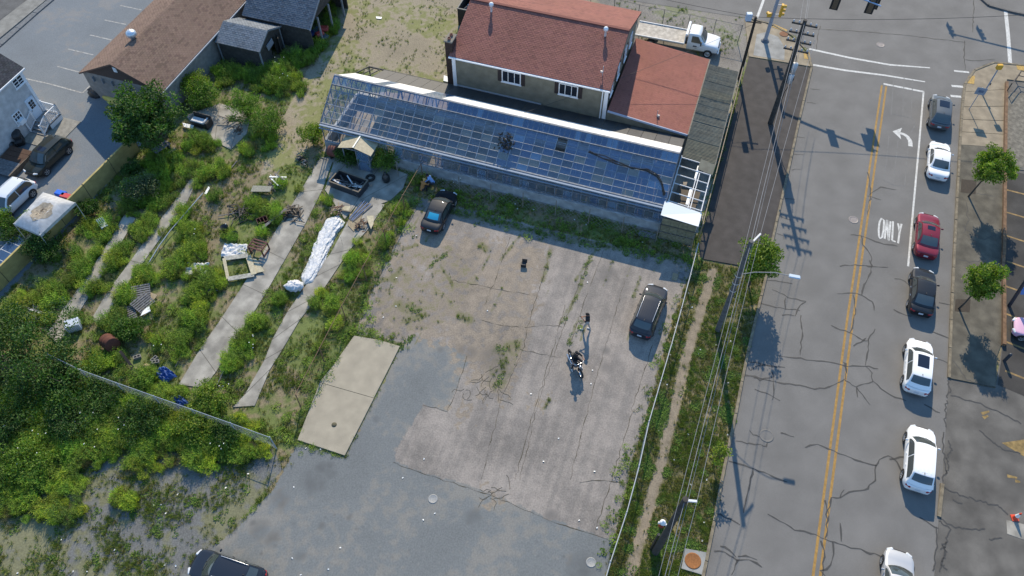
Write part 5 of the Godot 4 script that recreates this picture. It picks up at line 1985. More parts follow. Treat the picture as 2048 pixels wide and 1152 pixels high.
func build_vehicles() -> void:
	var white := paint("paint_white", lin(0.74, 0.75, 0.76), 0.35)
	var black := paint("paint_black", lin(0.010, 0.011, 0.014), 0.3)
	var navy := paint("paint_navy", lin(0.012, 0.016, 0.026), 0.3)
	var grey := paint("paint_grey", lin(0.085, 0.097, 0.11), 0.3, 0.3)
	var silver := paint("paint_silver", lin(0.42, 0.43, 0.45), 0.3, 0.4)
	var maroon := paint("paint_maroon", lin(0.17, 0.012, 0.028), 0.3, 0.2)
	var green := paint("paint_green", lin(0.018, 0.021, 0.017), 0.3)
	var pearl := paint("paint_pearl", lin(0.58, 0.62, 0.68), 0.32)
	var R := Vector3(0.347, 0, -0.938)
	var RL := 0.016
	var Q := "cars queueing up to the crossing"
	var suv := {"len": 4.65, "wid": 1.88, "hgt": 1.66, "a": 0.24, "b": 0.39, "c": 0.80, "d": 0.95, "tail": 1.0, "wheel": 0.36, "roofw": 0.72, "axr": 0.8}
	var sedan := {"len": 4.75, "wid": 1.84, "hgt": 1.45, "a": 0.28, "b": 0.43, "c": 0.66, "d": 0.83, "tail": 0.95, "wheel": 0.33}
	var mk := func(base: Dictionary, more: Dictionary):
		var d := base.duplicate()
		d.merge(more, true)
		return d
	car("crossover_car", "dark grey crossover first at the stop line, panoramic glass roof", "car", flat_at(1883, 219, 0.75, RL), R, mk.call(suv, {"paint": grey, "sunroof": [0.42, 0.62, 0.66], "group": Q, "hgt": 1.62, "len": 4.6}))
	car("sedan_car", "white four door sedan behind the dark grey crossover", "car", flat_at(1880, 316, 0.7, RL), R, mk.call(sedan, {"paint": white, "group": Q}))
	car("sedan_car", "maroon sedan with small dark sunroof", "car", flat_at(1857, 466, 0.7, RL), R, mk.call(sedan, {"paint": maroon, "sunroof": [0.46, 0.545, 0.45], "group": Q, "len": 4.85}))
	car("hatchback_car", "black car queueing right behind the maroon sedan", "car", flat_at(1848, 578, 0.75, RL), R, mk.call(sedan, {"paint": black, "group": Q, "hgt": 1.5, "len": 4.6, "c": 0.70, "d": 0.88, "handle": flat("chrome", lin(0.6, 0.6, 0.62), 0.2, 0.8)}))
	car("crossover_car", "white crossover with big dark glass roof panel", "car", flat_at(1839, 729, 0.75, RL), R, mk.call(suv, {"paint": white, "sunroof": [0.43, 0.66, 0.6], "group": Q}))
	car("sport_utility_car", "white boxy SUV with plain ribbed roof", "car", flat_at(1842, 914, 0.75, RL), R, mk.call(suv, {"paint": white, "group": Q, "len": 4.8, "hgt": 1.72, "c": 0.84, "d": 0.96, "ribs": 4}))
	car("sedan_car", "silver sedan last in the queue", "car", flat_at(1797, 1172, 0.7, RL), R, mk.call(sedan, {"paint": silver, "sunroof": [0.47, 0.56, 0.5], "group": Q}))
	# cars in the lot
	var teal := flat("sunshade_teal", lin(0.02, 0.33, 0.5), 0.5)
	car("sedan_car", "black parked sedan with bright blue shade in its rear window", "car", flat_at(878, 417, 0.7, 0.006), (g(905, 372) - g(862, 455)).normalized(), mk.call(sedan, {"paint": black, "shade": teal, "len": 4.7}))
	car("sport_utility_car", "black SUV with roof rails parked near the fence", "car", flat_at(1299, 617, 0.8, 0.006), (g(1318, 562) - g(1272, 680)).normalized(), mk.call(suv, {"paint": navy, "rails": true, "ribs": 6, "len": 4.95, "hgt": 1.75, "c": 0.84, "d": 0.96}))
	car("sport_utility_car", "black SUV with blue tinted windscreen on the newer asphalt", "car", flat_at(452, 1143, 0.8, 0.010), Vector3(-0.955, 0, -0.29), mk.call(suv, {"paint": navy, "rails": true, "len": 4.8, "hgt": 1.72}))
	car("sport_utility_car", "dark green SUV with two roof windows beside the white house", "car", flat_at(93, 307, 0.8, 0.0), Vector3(-0.36, 0, 0.93), mk.call(suv, {"paint": green, "len": 4.75, "hgt": 1.72, "sunroof": [0.42, 0.52, 0.6], "c": 0.84, "d": 0.96, "wheel": 0.38}))
	car("sport_utility_car", "pearl white SUV parked by the canopy tent", "car", flat_at(18, 394, 0.8, 0.0), Vector3(-0.36, 0, 0.93), mk.call(suv, {"paint": pearl, "len": 4.7, "hgt": 1.75, "rails": true, "c": 0.84, "d": 0.96, "wheel": 0.38}))
	car("compact_car", "pink and white small car parked in the striped stalls", "car", flat_at(2086, 662, 0.7, 0.021), Vector3(-0.93, 0, -0.36), mk.call(sedan, {"paint": paint("paint_pink", lin(0.55, 0.34, 0.46), 0.35), "len": 4.0, "wid": 1.75, "hgt": 1.5, "c": 0.72, "d": 0.9}))
	build_truck()


func build_truck() -> void:
	var base := g(1412, 116)
	var fw := Vector3(cos(deg_to_rad(17.3)), 0, sin(deg_to_rad(17.3)))
	var t := thing("flatbed_truck", "white flatbed truck with long empty bed parked beside red roof", "truck", base + Vector3(0, 0.0, 0) - Vector3(fw.z, 0, -fw.x) * -0.95 + fw * -0.2, atan2(-fw.x, -fw.z))
	t.scale = Vector3.ONE * 0.9
	var white := paint("paint_white", lin(0.74, 0.75, 0.76))
	var glass := flat("car_glass", lin(0.018, 0.024, 0.028))
	var black := flat("car_black", lin(0.015, 0.015, 0.016))
	# hood and cab, swept along the truck (front is -z)
	var mb := MB.new()
	var rows := []
	for e in [[-1.05, 0.9, 0.01, 0.55], [-1.05, 0.86, 0.95, 0.5], [-1.0, 0.92, 1.12, 0.45], [-0.6, 0.96, 1.2, 0.45], [0.2, 1.0, 1.27, 0.45], [1.75, 1.0, 1.28, 0.45], [1.75, 0.98, 0.01, 0.6]]:
		var w: float = e[1]
		var y: float = maxf(e[2], 0.6)
		var b: float = e[3]
		if e[2] < 0.1:
			w *= 0.02
			y = b + 0.01
		rows.append([Vector3(0, b, e[0]), Vector3(w * 0.9, b, e[0]), Vector3(w, b + 0.15, e[0]), Vector3(w, y - 0.15, e[0]), Vector3(w * 0.9, y - 0.02, e[0]), Vector3(w * 0.6, y, e[0]), Vector3(0, y + 0.02, e[0]), Vector3(-w * 0.6, y, e[0]), Vector3(-w * 0.9, y - 0.02, e[0]), Vector3(-w, y - 0.15, e[0]), Vector3(-w, b + 0.15, e[0]), Vector3(-w * 0.9, b, e[0]), Vector3(0, b, e[0])])
	mb.grid(rows, true)
	part(t, "hood", mb, white)
	mb = MB.new()
	rows = []
	for e in [[0.15, 0.93, 1.25], [0.75, 0.82, 1.98], [1.0, 0.8, 2.02], [1.6, 0.8, 2.0], [1.74, 0.82, 1.9], [1.75, 0.9, 1.25]]:
		var w: float = e[1]
		var y: float = e[2]
		rows.append([Vector3(0.97, 1.2, e[0]), Vector3(w, y - 0.04, e[0]), Vector3(w * 0.85, y, e[0]), Vector3(0, y + 0.03, e[0]), Vector3(-w * 0.85, y, e[0]), Vector3(-w, y - 0.04, e[0]), Vector3(-0.97, 1.2, e[0])])
	mb.grid(rows, true)
	var cab := part(t, "cab", mb, white)
	mb = MB.new()
	rows = []
	for i in 5:
		var r := []
		for k in 7:
			var x := -1.0 + k / 3.0
			r.append(Vector3(x * lerpf(0.85, 0.76, i / 4.0), lerpf(1.33, 1.93, i / 4.0) + 0.02, lerpf(0.19, 0.68, i / 4.0) + 0.08 * x * x - 0.06))
		rows.append(r)
	mb.grid(rows, true)
	part(cab, "windscreen", mb, glass)
	for sx in [-1.0, 1.0]:
		mb = MB.new()
		var q := [Vector3(0.985, 1.3, 0.45), Vector3(0.985, 1.3, 1.4), Vector3(0.86, 1.86, 1.4), Vector3(0.86, 1.86, 0.85)]
		for i in 4:
			q[i] = Vector3(q[i].x * sx, q[i].y, q[i].z)
		mb.quad(q[0], q[1], q[2], q[3])
		part(cab, "side_window", mb, glass)
		mb = MB.new()
		mb.box(Vector3(sx * 1.005, 0.95, 1.0), Vector3(0.012, 0.16, 0.34))
		part(t, "door_emblem", mb, flat("emblem_grey", lin(0.12, 0.13, 0.15), 0.7))
		mb = MB.new()
		mb.cbox(Vector3(sx * 1.2, 1.45, 0.5), Vector3(0.22, 0.34, 0.12), 0.03)
		part(t, "mirror", mb, black)
		mb = MB.new()
		mb.cbox(Vector3(sx * 0.72, 0.85, -1.04), Vector3(0.32, 0.2, 0.1), 0.03)
		part(t, "headlight", mb, flat("lamp_clear", lin(0.6, 0.62, 0.64)))
	mb = MB.new()
	mb.cbox(Vector3(0, 0.82, -1.08), Vector3(0.95, 0.32, 0.06), 0.02)
	part(t, "grille", mb, black)
	mb = MB.new()
	mb.cbox(Vector3(0, 0.52, -1.13), Vector3(1.9, 0.18, 0.14), 0.04)
	part(t, "bumper", mb, flat("chrome", lin(0.6, 0.6, 0.62), 0.2, 0.8))
	# bed
	mb = MB.new()
	mb.cbox(Vector3(0, 0.98, 4.25), Vector3(2.15, 0.12, 4.5), 0.02)
	part(t, "bed", mb, rough_mat("bed_white", lin(0.62, 0.58, 0.52), 1.6, 0.3, 0.7, "cloudy", "grain"))
	for x in [-1.06, 1.06]:
		mb = MB.new()
		mb.bar(Vector3(x, 1.07, 2.0), Vector3(x, 1.07, 6.5), 0.06, 0.12)
		part(t, "bed_rail", mb, white)
	mb = MB.new()
	mb.cbox(Vector3(0, 1.5, 1.98), Vector3(2.0, 1.0, 0.08), 0.02)
	part(t, "headboard", mb, white)
	mb = MB.new()
	mb.cbox(Vector3(0, 1.98, 1.9), Vector3(2.05, 0.14, 0.2), 0.03)
	part(t, "headboard_rail", mb, white)
	mb = MB.new()
	mb.box(Vector3(0, 0.7, 3.4), Vector3(0.8, 0.2, 6.2))
	part(t, "chassis", mb, black)
	for e in [[-0.25, 0.0], [5.0, 0.0]]:
		for sx in [-1.0, 1.0]:
			var wn := Node3D.new()
			wn.name = "wheel"
			t.add_child(wn, true)
			wn.position = Vector3(sx * 0.9, 0.4, e[0])
			var bs := Basis(Vector3(0, 0, 1), Vector3(sx, 0, 0), Vector3(0, sx, 0))
			mb = MB.new()
			mb.lathe([Vector2(0.26, -0.14), Vector2(0.38, -0.14), Vector2(0.4, -0.1), Vector2(0.4, 0.1), Vector2(0.38, 0.14), Vector2(0.27, 0.15), Vector2(0.25, 0.1)], 24, Vector3.ZERO, bs)
			part(wn, "tyre", mb, flat("tyre_rubber", lin(0.018, 0.018, 0.019)))
			mb = MB.new()
			mb.lathe([Vector2(0.26, 0.14), Vector2(0.22, 0.08), Vector2(0.12, 0.1), Vector2(0.1, 0.15), Vector2(0, 0.15)], 20, Vector3.ZERO, bs)
			part(wn, "rim", mb, flat("rim_alloy", lin(0.42, 0.43, 0.45)))


# ---------------------------------------------------------------- people
# bones: [from, to, radius, radius, colour]; one skin drawn round all of them as surface nets
func skin(mb: MB, bones: Array, cell: float, k: float) -> void:
	var lo := Vector3.INF
	var hi := -Vector3.INF
	for b in bones:
		for e in [0, 1]:
			lo = lo.min(b[e] - Vector3.ONE * (maxf(b[2], b[3]) + k + cell * 3))
			hi = hi.max(b[e] + Vector3.ONE * (maxf(b[2], b[3]) + k + cell * 3))
	var n := Vector3i(((hi - lo) / cell).ceil()) + Vector3i.ONE
	var f := PackedFloat32Array()
	f.resize(n.x * n.y * n.z)
	f.fill(1.0)
	var raw := f.duplicate()
	var who := PackedByteArray()
	who.resize(f.size())
	for bi in bones.size():
		var b: Array = bones[bi]
		var A: Vector3 = b[0]
		var B: Vector3 = b[1]
		var pad := maxf(b[2], b[3]) + k + cell * 2.5
		var i0 := Vector3i(((A.min(B) - Vector3.ONE * pad - lo) / cell).floor()).clamp(Vector3i.ZERO, n - Vector3i.ONE)
		var i1 := Vector3i(((A.max(B) + Vector3.ONE * pad - lo) / cell).ceil()).clamp(Vector3i.ZERO, n - Vector3i.ONE)
		var ba := B - A
		var q := maxf(ba.length_squared(), 1e-8)
		for z in range(i0.z, i1.z + 1):
			for y in range(i0.y, i1.y + 1):
				for x in range(i0.x, i1.x + 1):
					var p := lo + Vector3(x, y, z) * cell
					var s := clampf((p - A).dot(ba) / q, 0, 1)
					var d := (p - A - ba * s).length() - lerpf(b[2], b[3], s)
					var id := (z * n.y + y) * n.x + x
					if d < raw[id]:
						raw[id] = d
						who[id] = bi
					var h := maxf(k - absf(f[id] - d), 0.0) / k
					f[id] = minf(f[id], d) - h * h * k * 0.25
	var at := {}
	var sx := 1
	var sy := n.x
	var sz := n.x * n.y
	var offs := [0, sx, sy, sx + sy, sz, sx + sz, sy + sz, sx + sy + sz]
	var ed := [[0, 1], [2, 3], [4, 5], [6, 7], [0, 2], [1, 3], [4, 6], [5, 7], [0, 4], [1, 5], [2, 6], [3, 7]]
	for z in n.z - 1:
		for y in n.y - 1:
			for x in n.x - 1:
				var id := (z * n.y + y) * n.x + x
				var neg := 0
				for o in offs:
					if f[id + o] < 0:
						neg += 1
				if neg == 0 or neg == 8:
					continue
				var sum := Vector3.ZERO
				var cnt := 0
				for e in ed:
					var a: float = f[id + offs[e[0]]]
					var b: float = f[id + offs[e[1]]]
					if (a < 0) != (b < 0):
						var s := a / (a - b)
						var pa := Vector3(e[0] & 1, (e[0] >> 1) & 1, (e[0] >> 2) & 1)
						var pb := Vector3(e[1] & 1, (e[1] >> 1) & 1, (e[1] >> 2) & 1)
						sum += pa.lerp(pb, s)
						cnt += 1
				var gr := Vector3(f[id + sx] - f[id] + f[id + sx + sy] - f[id + sy], f[id + sy] - f[id] + f[id + sx + sy] - f[id + sx], f[id + sz] - f[id] + f[id + sx + sz] - f[id + sx])
				at[id] = [lo + (Vector3(x, y, z) + sum / cnt) * cell, gr.normalized(), who[id]]
	var emit := func(a: int, b: int, c: int, d: int, flip: bool):
		if not (at.has(a) and at.has(b) and at.has(c) and at.has(d)):
			return
		var A = at[a]; var B = at[b]; var C = at[c]; var D = at[d]
		mb.col = bones[A[2]][4]
		if flip:
			mb.trin(A[0], C[0], B[0], A[1], C[1], B[1])
			mb.trin(A[0], D[0], C[0], A[1], D[1], C[1])
		else:
			mb.trin(A[0], B[0], C[0], A[1], B[1], C[1])
			mb.trin(A[0], C[0], D[0], A[1], C[1], D[1])
	for id in at.keys():
		var a: float = f[id]
		if (a < 0) != (f[id + sx] < 0):
			emit.call(id - sy - sz, id - sz, id, id - sy, not (a < 0))
		if (a < 0) != (f[id + sy] < 0):
			emit.call(id - sx - sz, id - sx, id, id - sz, not (a < 0))
		if (a < 0) != (f[id + sz] < 0):
			emit.call(id - sx - sy, id - sy, id, id - sx, not (a < 0))


# joints in the person's own axes (facing -z): hip, chest, head and, for each side, shoulder elbow wrist, hip knee ankle
func person(label: String, at: Vector3, turn: float, j: Dictionary, look: Dictionary) -> Node3D:
	var t := thing("person", label, "person", at, turn)
	var S: Color = look.skin
	var T: Color = look.shirt
	var P: Color = look.trousers
	var hip: Vector3 = j.hip
	var chest: Vector3 = j.chest
	var head: Vector3 = j.head
	var side := (Vector3(1, 0, 0)).normalized()
	var b := []
	b.append([hip, hip.lerp(chest, 0.5), 0.135, 0.13, P if look.get("long", false) else T])
	b.append([hip.lerp(chest, 0.4), chest, 0.13, 0.14, T])
	b.append([hip - side * 0.08, hip + side * 0.08, 0.115, 0.115, P])
	b.append([chest - side * 0.14, chest + side * 0.14, 0.085, 0.085, T])
	b.append([chest + Vector3(0, 0.02, 0), chest.lerp(head, 0.75), 0.06, 0.055, S])
	for s in [0, 1]:
		var arm: Array = j.arms[s]
		b.append([arm[0], arm[1], 0.058, 0.046, T])
		b.append([arm[1], arm[2], 0.042, 0.03, S if look.get("short", true) else T])
		var leg: Array = j.legs[s]
		b.append([leg[0], leg[1], 0.09, 0.062, P])
		b.append([leg[1], leg[2], 0.06, 0.042, P])
		var toe: Vector3 = leg[2] + leg[3] * 0.17 + Vector3(0, -0.05, 0)
		b.append([leg[2] + Vector3(0, -0.045, 0), toe, 0.045, 0.036, look.shoes])
	var mb := MB.new()
	skin(mb, b, 0.02, 0.035)
	# head
	var hb := []
	var fw: Vector3 = j.get("face", Vector3(0, 0, -1)).normalized()
	var up: Vector3 = (Vector3.UP - fw * fw.y).normalized()
	var rt := fw.cross(up)
	hb.append([head - fw * 0.02 + up * 0.03, head + fw * 0.01 + up * 0.03, 0.088, 0.085, S])
	hb.append([head - up * 0.05 + fw * 0.01, head - up * 0.075 + fw * 0.05, 0.06, 0.045, S])
	hb.append([head + fw * 0.088 + up * 0.015, head + fw * 0.104 - up * 0.015, 0.01, 0.014, S])
	hb.append([head + fw * 0.085 - up * 0.055 - rt * 0.018, head + fw * 0.085 - up * 0.055 + rt * 0.018, 0.008, 0.008, Color(0.3, 0.1, 0.08)])
	for s in [-1.0, 1.0]:
		hb.append([head + rt * s * 0.088 + up * 0.015, head + rt * s * 0.092 - up * 0.02, 0.018, 0.014, S])
		hb.append([head + fw * 0.078 + rt * s * 0.033 + up * 0.018, head + fw * 0.08 + rt * s * 0.033 + up * 0.018, 0.011, 0.011, Color(0.05, 0.04, 0.04)])
	hb.append([head - fw * 0.035 + up * 0.05, head + fw * 0.012 + up * 0.066, 0.092, 0.082, look.hair])
	hb.append([head - fw * 0.075 + up * 0.02, head - fw * 0.06 - up * 0.04, 0.05, 0.04, look.hair])
	if look.has("brim"):
		for k in 10:
			var an := TAU * k / 10.0
			var an2 := TAU * (k + 1) / 10.0
			hb.append([head + up * 0.085 + (fw * cos(an) + rt * sin(an)) * 0.13, head + up * 0.085 + (fw * cos(an2) + rt * sin(an2)) * 0.13, 0.02, 0.02, look.hair])
	skin(mb, hb, 0.009, 0.012)
	# hands: palm, four fingers of unequal length, thumb from the palm's side
	for s in [0, 1]:
		var arm: Array = j.arms[s]
		var dir: Vector3 = (arm[2] - arm[1]).normalized()
		var palm_up := Vector3.UP if absf(dir.y) < 0.9 else Vector3(0, 0, -1)
		var x := dir.cross(palm_up).normalized()
		var dn := dir.cross(x).normalized()
		var sg := -1.0 if s == 0 else 1.0
		var w: Vector3 = arm[2]
		var fb := []
		for k in 3:
			fb.append([w + x * (k - 1) * 0.022, w + dir * 0.075 + x * (k - 1) * 0.024, 0.017, 0.016, S])
		var len4 := [0.062, 0.075, 0.07, 0.055]
		for k in 4:
			var r := w + dir * 0.08 + x * (k - 1.5) * 0.02
			var m: Vector3 = r + (dir * 0.85 + dn * 0.5).normalized() * len4[k] * 0.5
			var e: Vector3 = m + (dir * 0.35 + dn * 0.9).normalized() * len4[k] * 0.5
			fb.append([r, m, 0.0095, 0.009, S])
			fb.append([m, e, 0.009, 0.0075, S])
		var tb := w + dir * 0.025 + x * sg * 0.03
		fb.append([tb, tb + (dir * 0.7 + x * sg * 0.6 + dn * 0.4).normalized() * 0.04, 0.013, 0.011, S])
		fb.append([tb + (dir * 0.7 + x * sg * 0.6 + dn * 0.4).normalized() * 0.04, tb + dir * 0.06 + x * sg * 0.025 + dn * 0.03, 0.011, 0.009, S])
		skin(mb, fb, 0.0065, 0.006)
	part(t, "figure", mb, vcol("cloth_and_skin", 0.8))
	return t


func build_people() -> void:
	var fwd := Vector3(0, 0, -1)
	# walker looking at a phone in both hands
	var d := {"hip": Vector3(0, 0.93, 0), "chest": Vector3(0, 1.38, -0.03), "head": Vector3(0, 1.61, -0.07), "face": Vector3(0, -0.5, -0.85),
		"arms": [[Vector3(-0.18, 1.38, -0.02), Vector3(-0.23, 1.12, -0.1), Vector3(-0.06, 1.17, -0.34)], [Vector3(0.18, 1.38, -0.02), Vector3(0.23, 1.12, -0.1), Vector3(0.06, 1.17, -0.34)]],
		"legs": [[Vector3(-0.09, 0.9, 0), Vector3(-0.1, 0.5, -0.14), Vector3(-0.1, 0.08, -0.2), fwd], [Vector3(0.09, 0.9, 0), Vector3(0.1, 0.5, 0.04), Vector3(0.1, 0.09, 0.2), fwd]]}
	person("person in black top and pale trousers standing with a phone", g(1173, 659, 0.006), 1.25, d, {"skin": Color(0.25, 0.13, 0.085), "shirt": Color(0.012, 0.012, 0.016), "trousers": Color(0.36, 0.33, 0.3), "shoes": Color(0.6, 0.6, 0.6), "hair": Color(0.012, 0.01, 0.01)})
	var ph := MB.new()
	ph.cbox(Vector3(0, 0, 0), Vector3(0.08, 0.012, 0.15), 0.004)
	var phone := solo("phone", "dark phone held by the walker in black", "phone", ph, flat("car_black", lin(0.015, 0.015, 0.016)))
	phone.position = g(1173, 659, 0.006) + Vector3(0, 1.2, -0.43).rotated(Vector3.UP, 1.25)
	phone.rotation = Vector3(0.5, 1.25, 0)
	# motorcycle and rider
	var a := g(1143, 716)
	var bp := g(1160, 748)
	var dir := (bp - a).normalized()
	var turn := atan2(-dir.x, -dir.z)
	var mid: Vector3 = g(1151, 734, 0.006)
	var mc := thing("motorcycle", "black motorcycle under the seated rider", "motorcycle", mid, turn)
	var black := flat("car_black", lin(0.015, 0.015, 0.016))
	var chrome := flat("chrome", lin(0.6, 0.6, 0.62), 0.2, 0.8)
	for z in [-0.68, 0.66]:
		var wn := Node3D.new()
		wn.name = "wheel"
		mc.add_child(wn, true)
		wn.position = Vector3(0, 0.31, z)
		var bs := Basis(Vector3(0, 0, 1), Vector3(1, 0, 0), Vector3(0, 1, 0))
		var mb := MB.new()
		mb.lathe([Vector2(0.23, -0.05), Vector2(0.29, -0.055), Vector2(0.31, 0), Vector2(0.29, 0.055), Vector2(0.23, 0.05)], 24, Vector3.ZERO, bs)
		part(wn, "tyre", mb, flat("tyre_rubber", lin(0.018, 0.018, 0.019)))
		mb = MB.new()
		mb.lathe([Vector2(0.24, -0.03), Vector2(0.24, 0.03), Vector2(0.21, 0.03), Vector2(0.21, -0.03), Vector2(0.24, -0.03)], 20, Vector3.ZERO, bs, true)
		for k in 6:
			mb.bar(Vector3.ZERO, Vector3(0, sin(k * TAU / 6), cos(k * TAU / 6)) * 0.22, 0.02, 0.02)
		part(wn, "rim", mb, chrome)
	var mb := MB.new()
	mb.tube([Vector3(0, 0.62, 0.0), Vector3(0, 0.74, -0.16), Vector3(0, 0.78, -0.34), Vector3(0, 0.7, -0.46)], [0.1, 0.15, 0.14, 0.06], 12)
	part(mc, "tank", mb, paint("tank_black", lin(0.02, 0.02, 0.025), 0.3))
	mb = MB.new()
	mb.cbox(Vector3(0, 0.7, 0.3), Vector3(0.26, 0.12, 0.62), 0.05)
	part(mc, "seat", mb, black)
	mb = MB.new()
	mb.cbox(Vector3(0, 0.4, 0.0), Vector3(0.32, 0.34, 0.42), 0.06)
	part(mc, "engine", mb, flat("engine_grey", lin(0.2, 0.2, 0.21), 0.4, 0.6))
	mb = MB.new()
	mb.tube([Vector3(0.0, 0.92, -0.42), Vector3(0, 0.31, -0.68)], 0.03, 8)
	mb.tube([Vector3(-0.38, 1.0, -0.25), Vector3(-0.2, 1.0, -0.4), Vector3(0.2, 1.0, -0.4), Vector3(0.38, 1.0, -0.25)], 0.016, 8)
	part(mc, "fork_and_handlebar", mb, chrome)
	mb = MB.new()
	mb.lathe([Vector2(0.0, -0.1), Vector2(0.07, -0.08), Vector2(0.1, 0.0), Vector2(0.1, 0.05), Vector2(0.0, 0.06)], 16, Vector3(0, 0.86, -0.52), Basis(Vector3.RIGHT, Vector3(0, 0, -1), Vector3.UP))
	part(mc, "headlight", mb, chrome)
	mb = MB.new()
	mb.tube([Vector3(0.16, 0.36, -0.1), Vector3(0.18, 0.24, 0.2), Vector3(0.18, 0.3, 0.85)], [0.03, 0.04, 0.05], 10)
	part(mc, "exhaust", mb, chrome)
	for z in [-0.68, 0.7]:
		mb = MB.new()
		var pts := []
		for k in 7:
			var an := -0.3 + k * 0.35
			pts.append(Vector3(0, 0.31 + 0.35 * sin(an), z + 0.35 * cos(an) * (1.0 if z > 0 else 1.0)))
		mb.tube(pts, 0.04, 6)
		part(mc, "mudguard", mb, black)
	d = {"hip": Vector3(0, 0.84, 0.24), "chest": Vector3(0, 1.27, 0.12), "head": Vector3(0, 1.5, 0.07), "face": Vector3(0, -0.25, -1),
		"arms": [[Vector3(-0.19, 1.27, 0.1), Vector3(-0.34, 1.06, -0.02), Vector3(-0.34, 1.04, -0.2)], [Vector3(0.19, 1.27, 0.1), Vector3(0.34, 1.06, -0.02), Vector3(0.34, 1.04, -0.2)]],
		"legs": [[Vector3(-0.1, 0.8, 0.2), Vector3(-0.3, 0.72, -0.2), Vector3(-0.32, 0.1, -0.1), fwd], [Vector3(0.1, 0.8, 0.2), Vector3(0.3, 0.72, -0.2), Vector3(0.3, 0.1, -0.06), fwd]]}
	person("person in black sitting astride the motorcycle", mid, turn, d, {"skin": Color(0.36, 0.2, 0.14), "shirt": Color(0.012, 0.012, 0.015), "trousers": Color(0.015, 0.015, 0.02), "shoes": Color(0.5, 0.5, 0.5), "hair": Color(0.012, 0.012, 0.014)})
	# two people crouched by the black sedan
	d = {"hip": Vector3(0, 0.42, 0.18), "chest": Vector3(0, 0.82, -0.06), "head": Vector3(0, 1.0, -0.18), "face": Vector3(0, -0.6, -0.8),
		"arms": [[Vector3(-0.18, 0.82, -0.06), Vector3(-0.25, 0.62, -0.26), Vector3(-0.12, 0.5, -0.46)], [Vector3(0.18, 0.82, -0.06), Vector3(0.25, 0.62, -0.26), Vector3(0.12, 0.5, -0.46)]],
		"legs": [[Vector3(-0.1, 0.4, 0.16), Vector3(-0.16, 0.52, -0.24), Vector3(-0.14, 0.09, -0.06), fwd], [Vector3(0.1, 0.4, 0.16), Vector3(0.16, 0.52, -0.24), Vector3(0.14, 0.09, -0.06), fwd]]}
	person("person in pale blue shirt crouching by the black sedan", g(862, 372), 1.3, d, {"skin": Color(0.3, 0.17, 0.11), "shirt": Color(0.2, 0.36, 0.66), "trousers": Color(0.03, 0.035, 0.05), "shoes": Color(0.05, 0.05, 0.05), "hair": Color(0.012, 0.01, 0.01)})
	person("person in dark clothes and straw hat kneeling by the fence", g(848, 383), -0.6, d, {"skin": Color(0.4, 0.2, 0.1), "shirt": Color(0.35, 0.16, 0.05), "trousers": Color(0.02, 0.02, 0.025), "shoes": Color(0.03, 0.03, 0.03), "hair": Color(0.5, 0.33, 0.12), "brim": true})


# ---------------------------------------------------------------- poles, wires, signals, fences
func up_at(px: float, py: float, h: float) -> Vector3:
	return g(px, py, h)


func pole_between(a: Vector3, b: Vector3, r0: float, r1: float) -> MB:
	var mb := MB.new()
	var pts := []
	var rr := []
	for i in 7:
		pts.append(a.lerp(b, i / 6.0))
		rr.append(lerpf(r0, r1, i / 6.0))
	mb.tube(pts, rr, 14)
	return mb


func wire(label: String, a: Vector3, b: Vector3, sag: float, r: float, m: Material) -> void:
	var pts := []
	for i in 17:
		var s := i / 16.0
		pts.append(a.lerp(b, s) - Vector3(0, sag * 4 * s * (1 - s), 0))
	var mb := MB.new()
	mb.tube(pts, r, 6)
	solo("overhead_wire", label, "wire", mb, m, "overhead wires along the road")


func signal_head(parent: Node, at: Vector3, face: Vector3, board: bool, house: Material, sections := 3) -> void:
	var x := Vector3.UP.cross(face).normalized()
	var bs := Basis(x, Vector3.UP, face)
	var n := Node3D.new()
	n.name = "signal_head"
	parent.add_child(n, true)
	var mb := MB.new()
	mb.cbox(at, Vector3(0.34, 0.36 * sections, 0.2), 0.03, bs)
	part(n, "housing", mb, house)
	if board:
		mb = MB.new()
		mb.cbox(at + face * 0.02, Vector3(0.62, 0.36 * sections + 0.26, 0.03), 0.01, bs)
		part(n, "backboard", mb, flat("signal_black", lin(0.02, 0.02, 0.02), 0.7))
	for k in sections:
		var c := at + Vector3(0, 0.36 * (sections * 0.5 - 0.5 - k), 0)
		mb = MB.new()
		mb.lathe([Vector2(0.13, 0.1), Vector2(0.12, 0.11), Vector2(0, 0.115)], 16, c, Basis(x, face, -Vector3.UP))
		part(n, "lens", mb, flat("lens_%d" % k, [lin(0.12, 0.01, 0.01), lin(0.14, 0.07, 0.01), lin(0.01, 0.08, 0.04)][k % 3], 0.2))
		mb = MB.new()
		var rows := []
		for i in 2:
			var r := []
			for q in 9:
				var an := PI * q / 8.0
				r.append(c + x * cos(an) * 0.15 + Vector3.UP * sin(an) * 0.15 + face * (0.1 + 0.2 * i))
			rows.append(r)
		mb.grid(rows)
		part(n, "visor", mb, house)


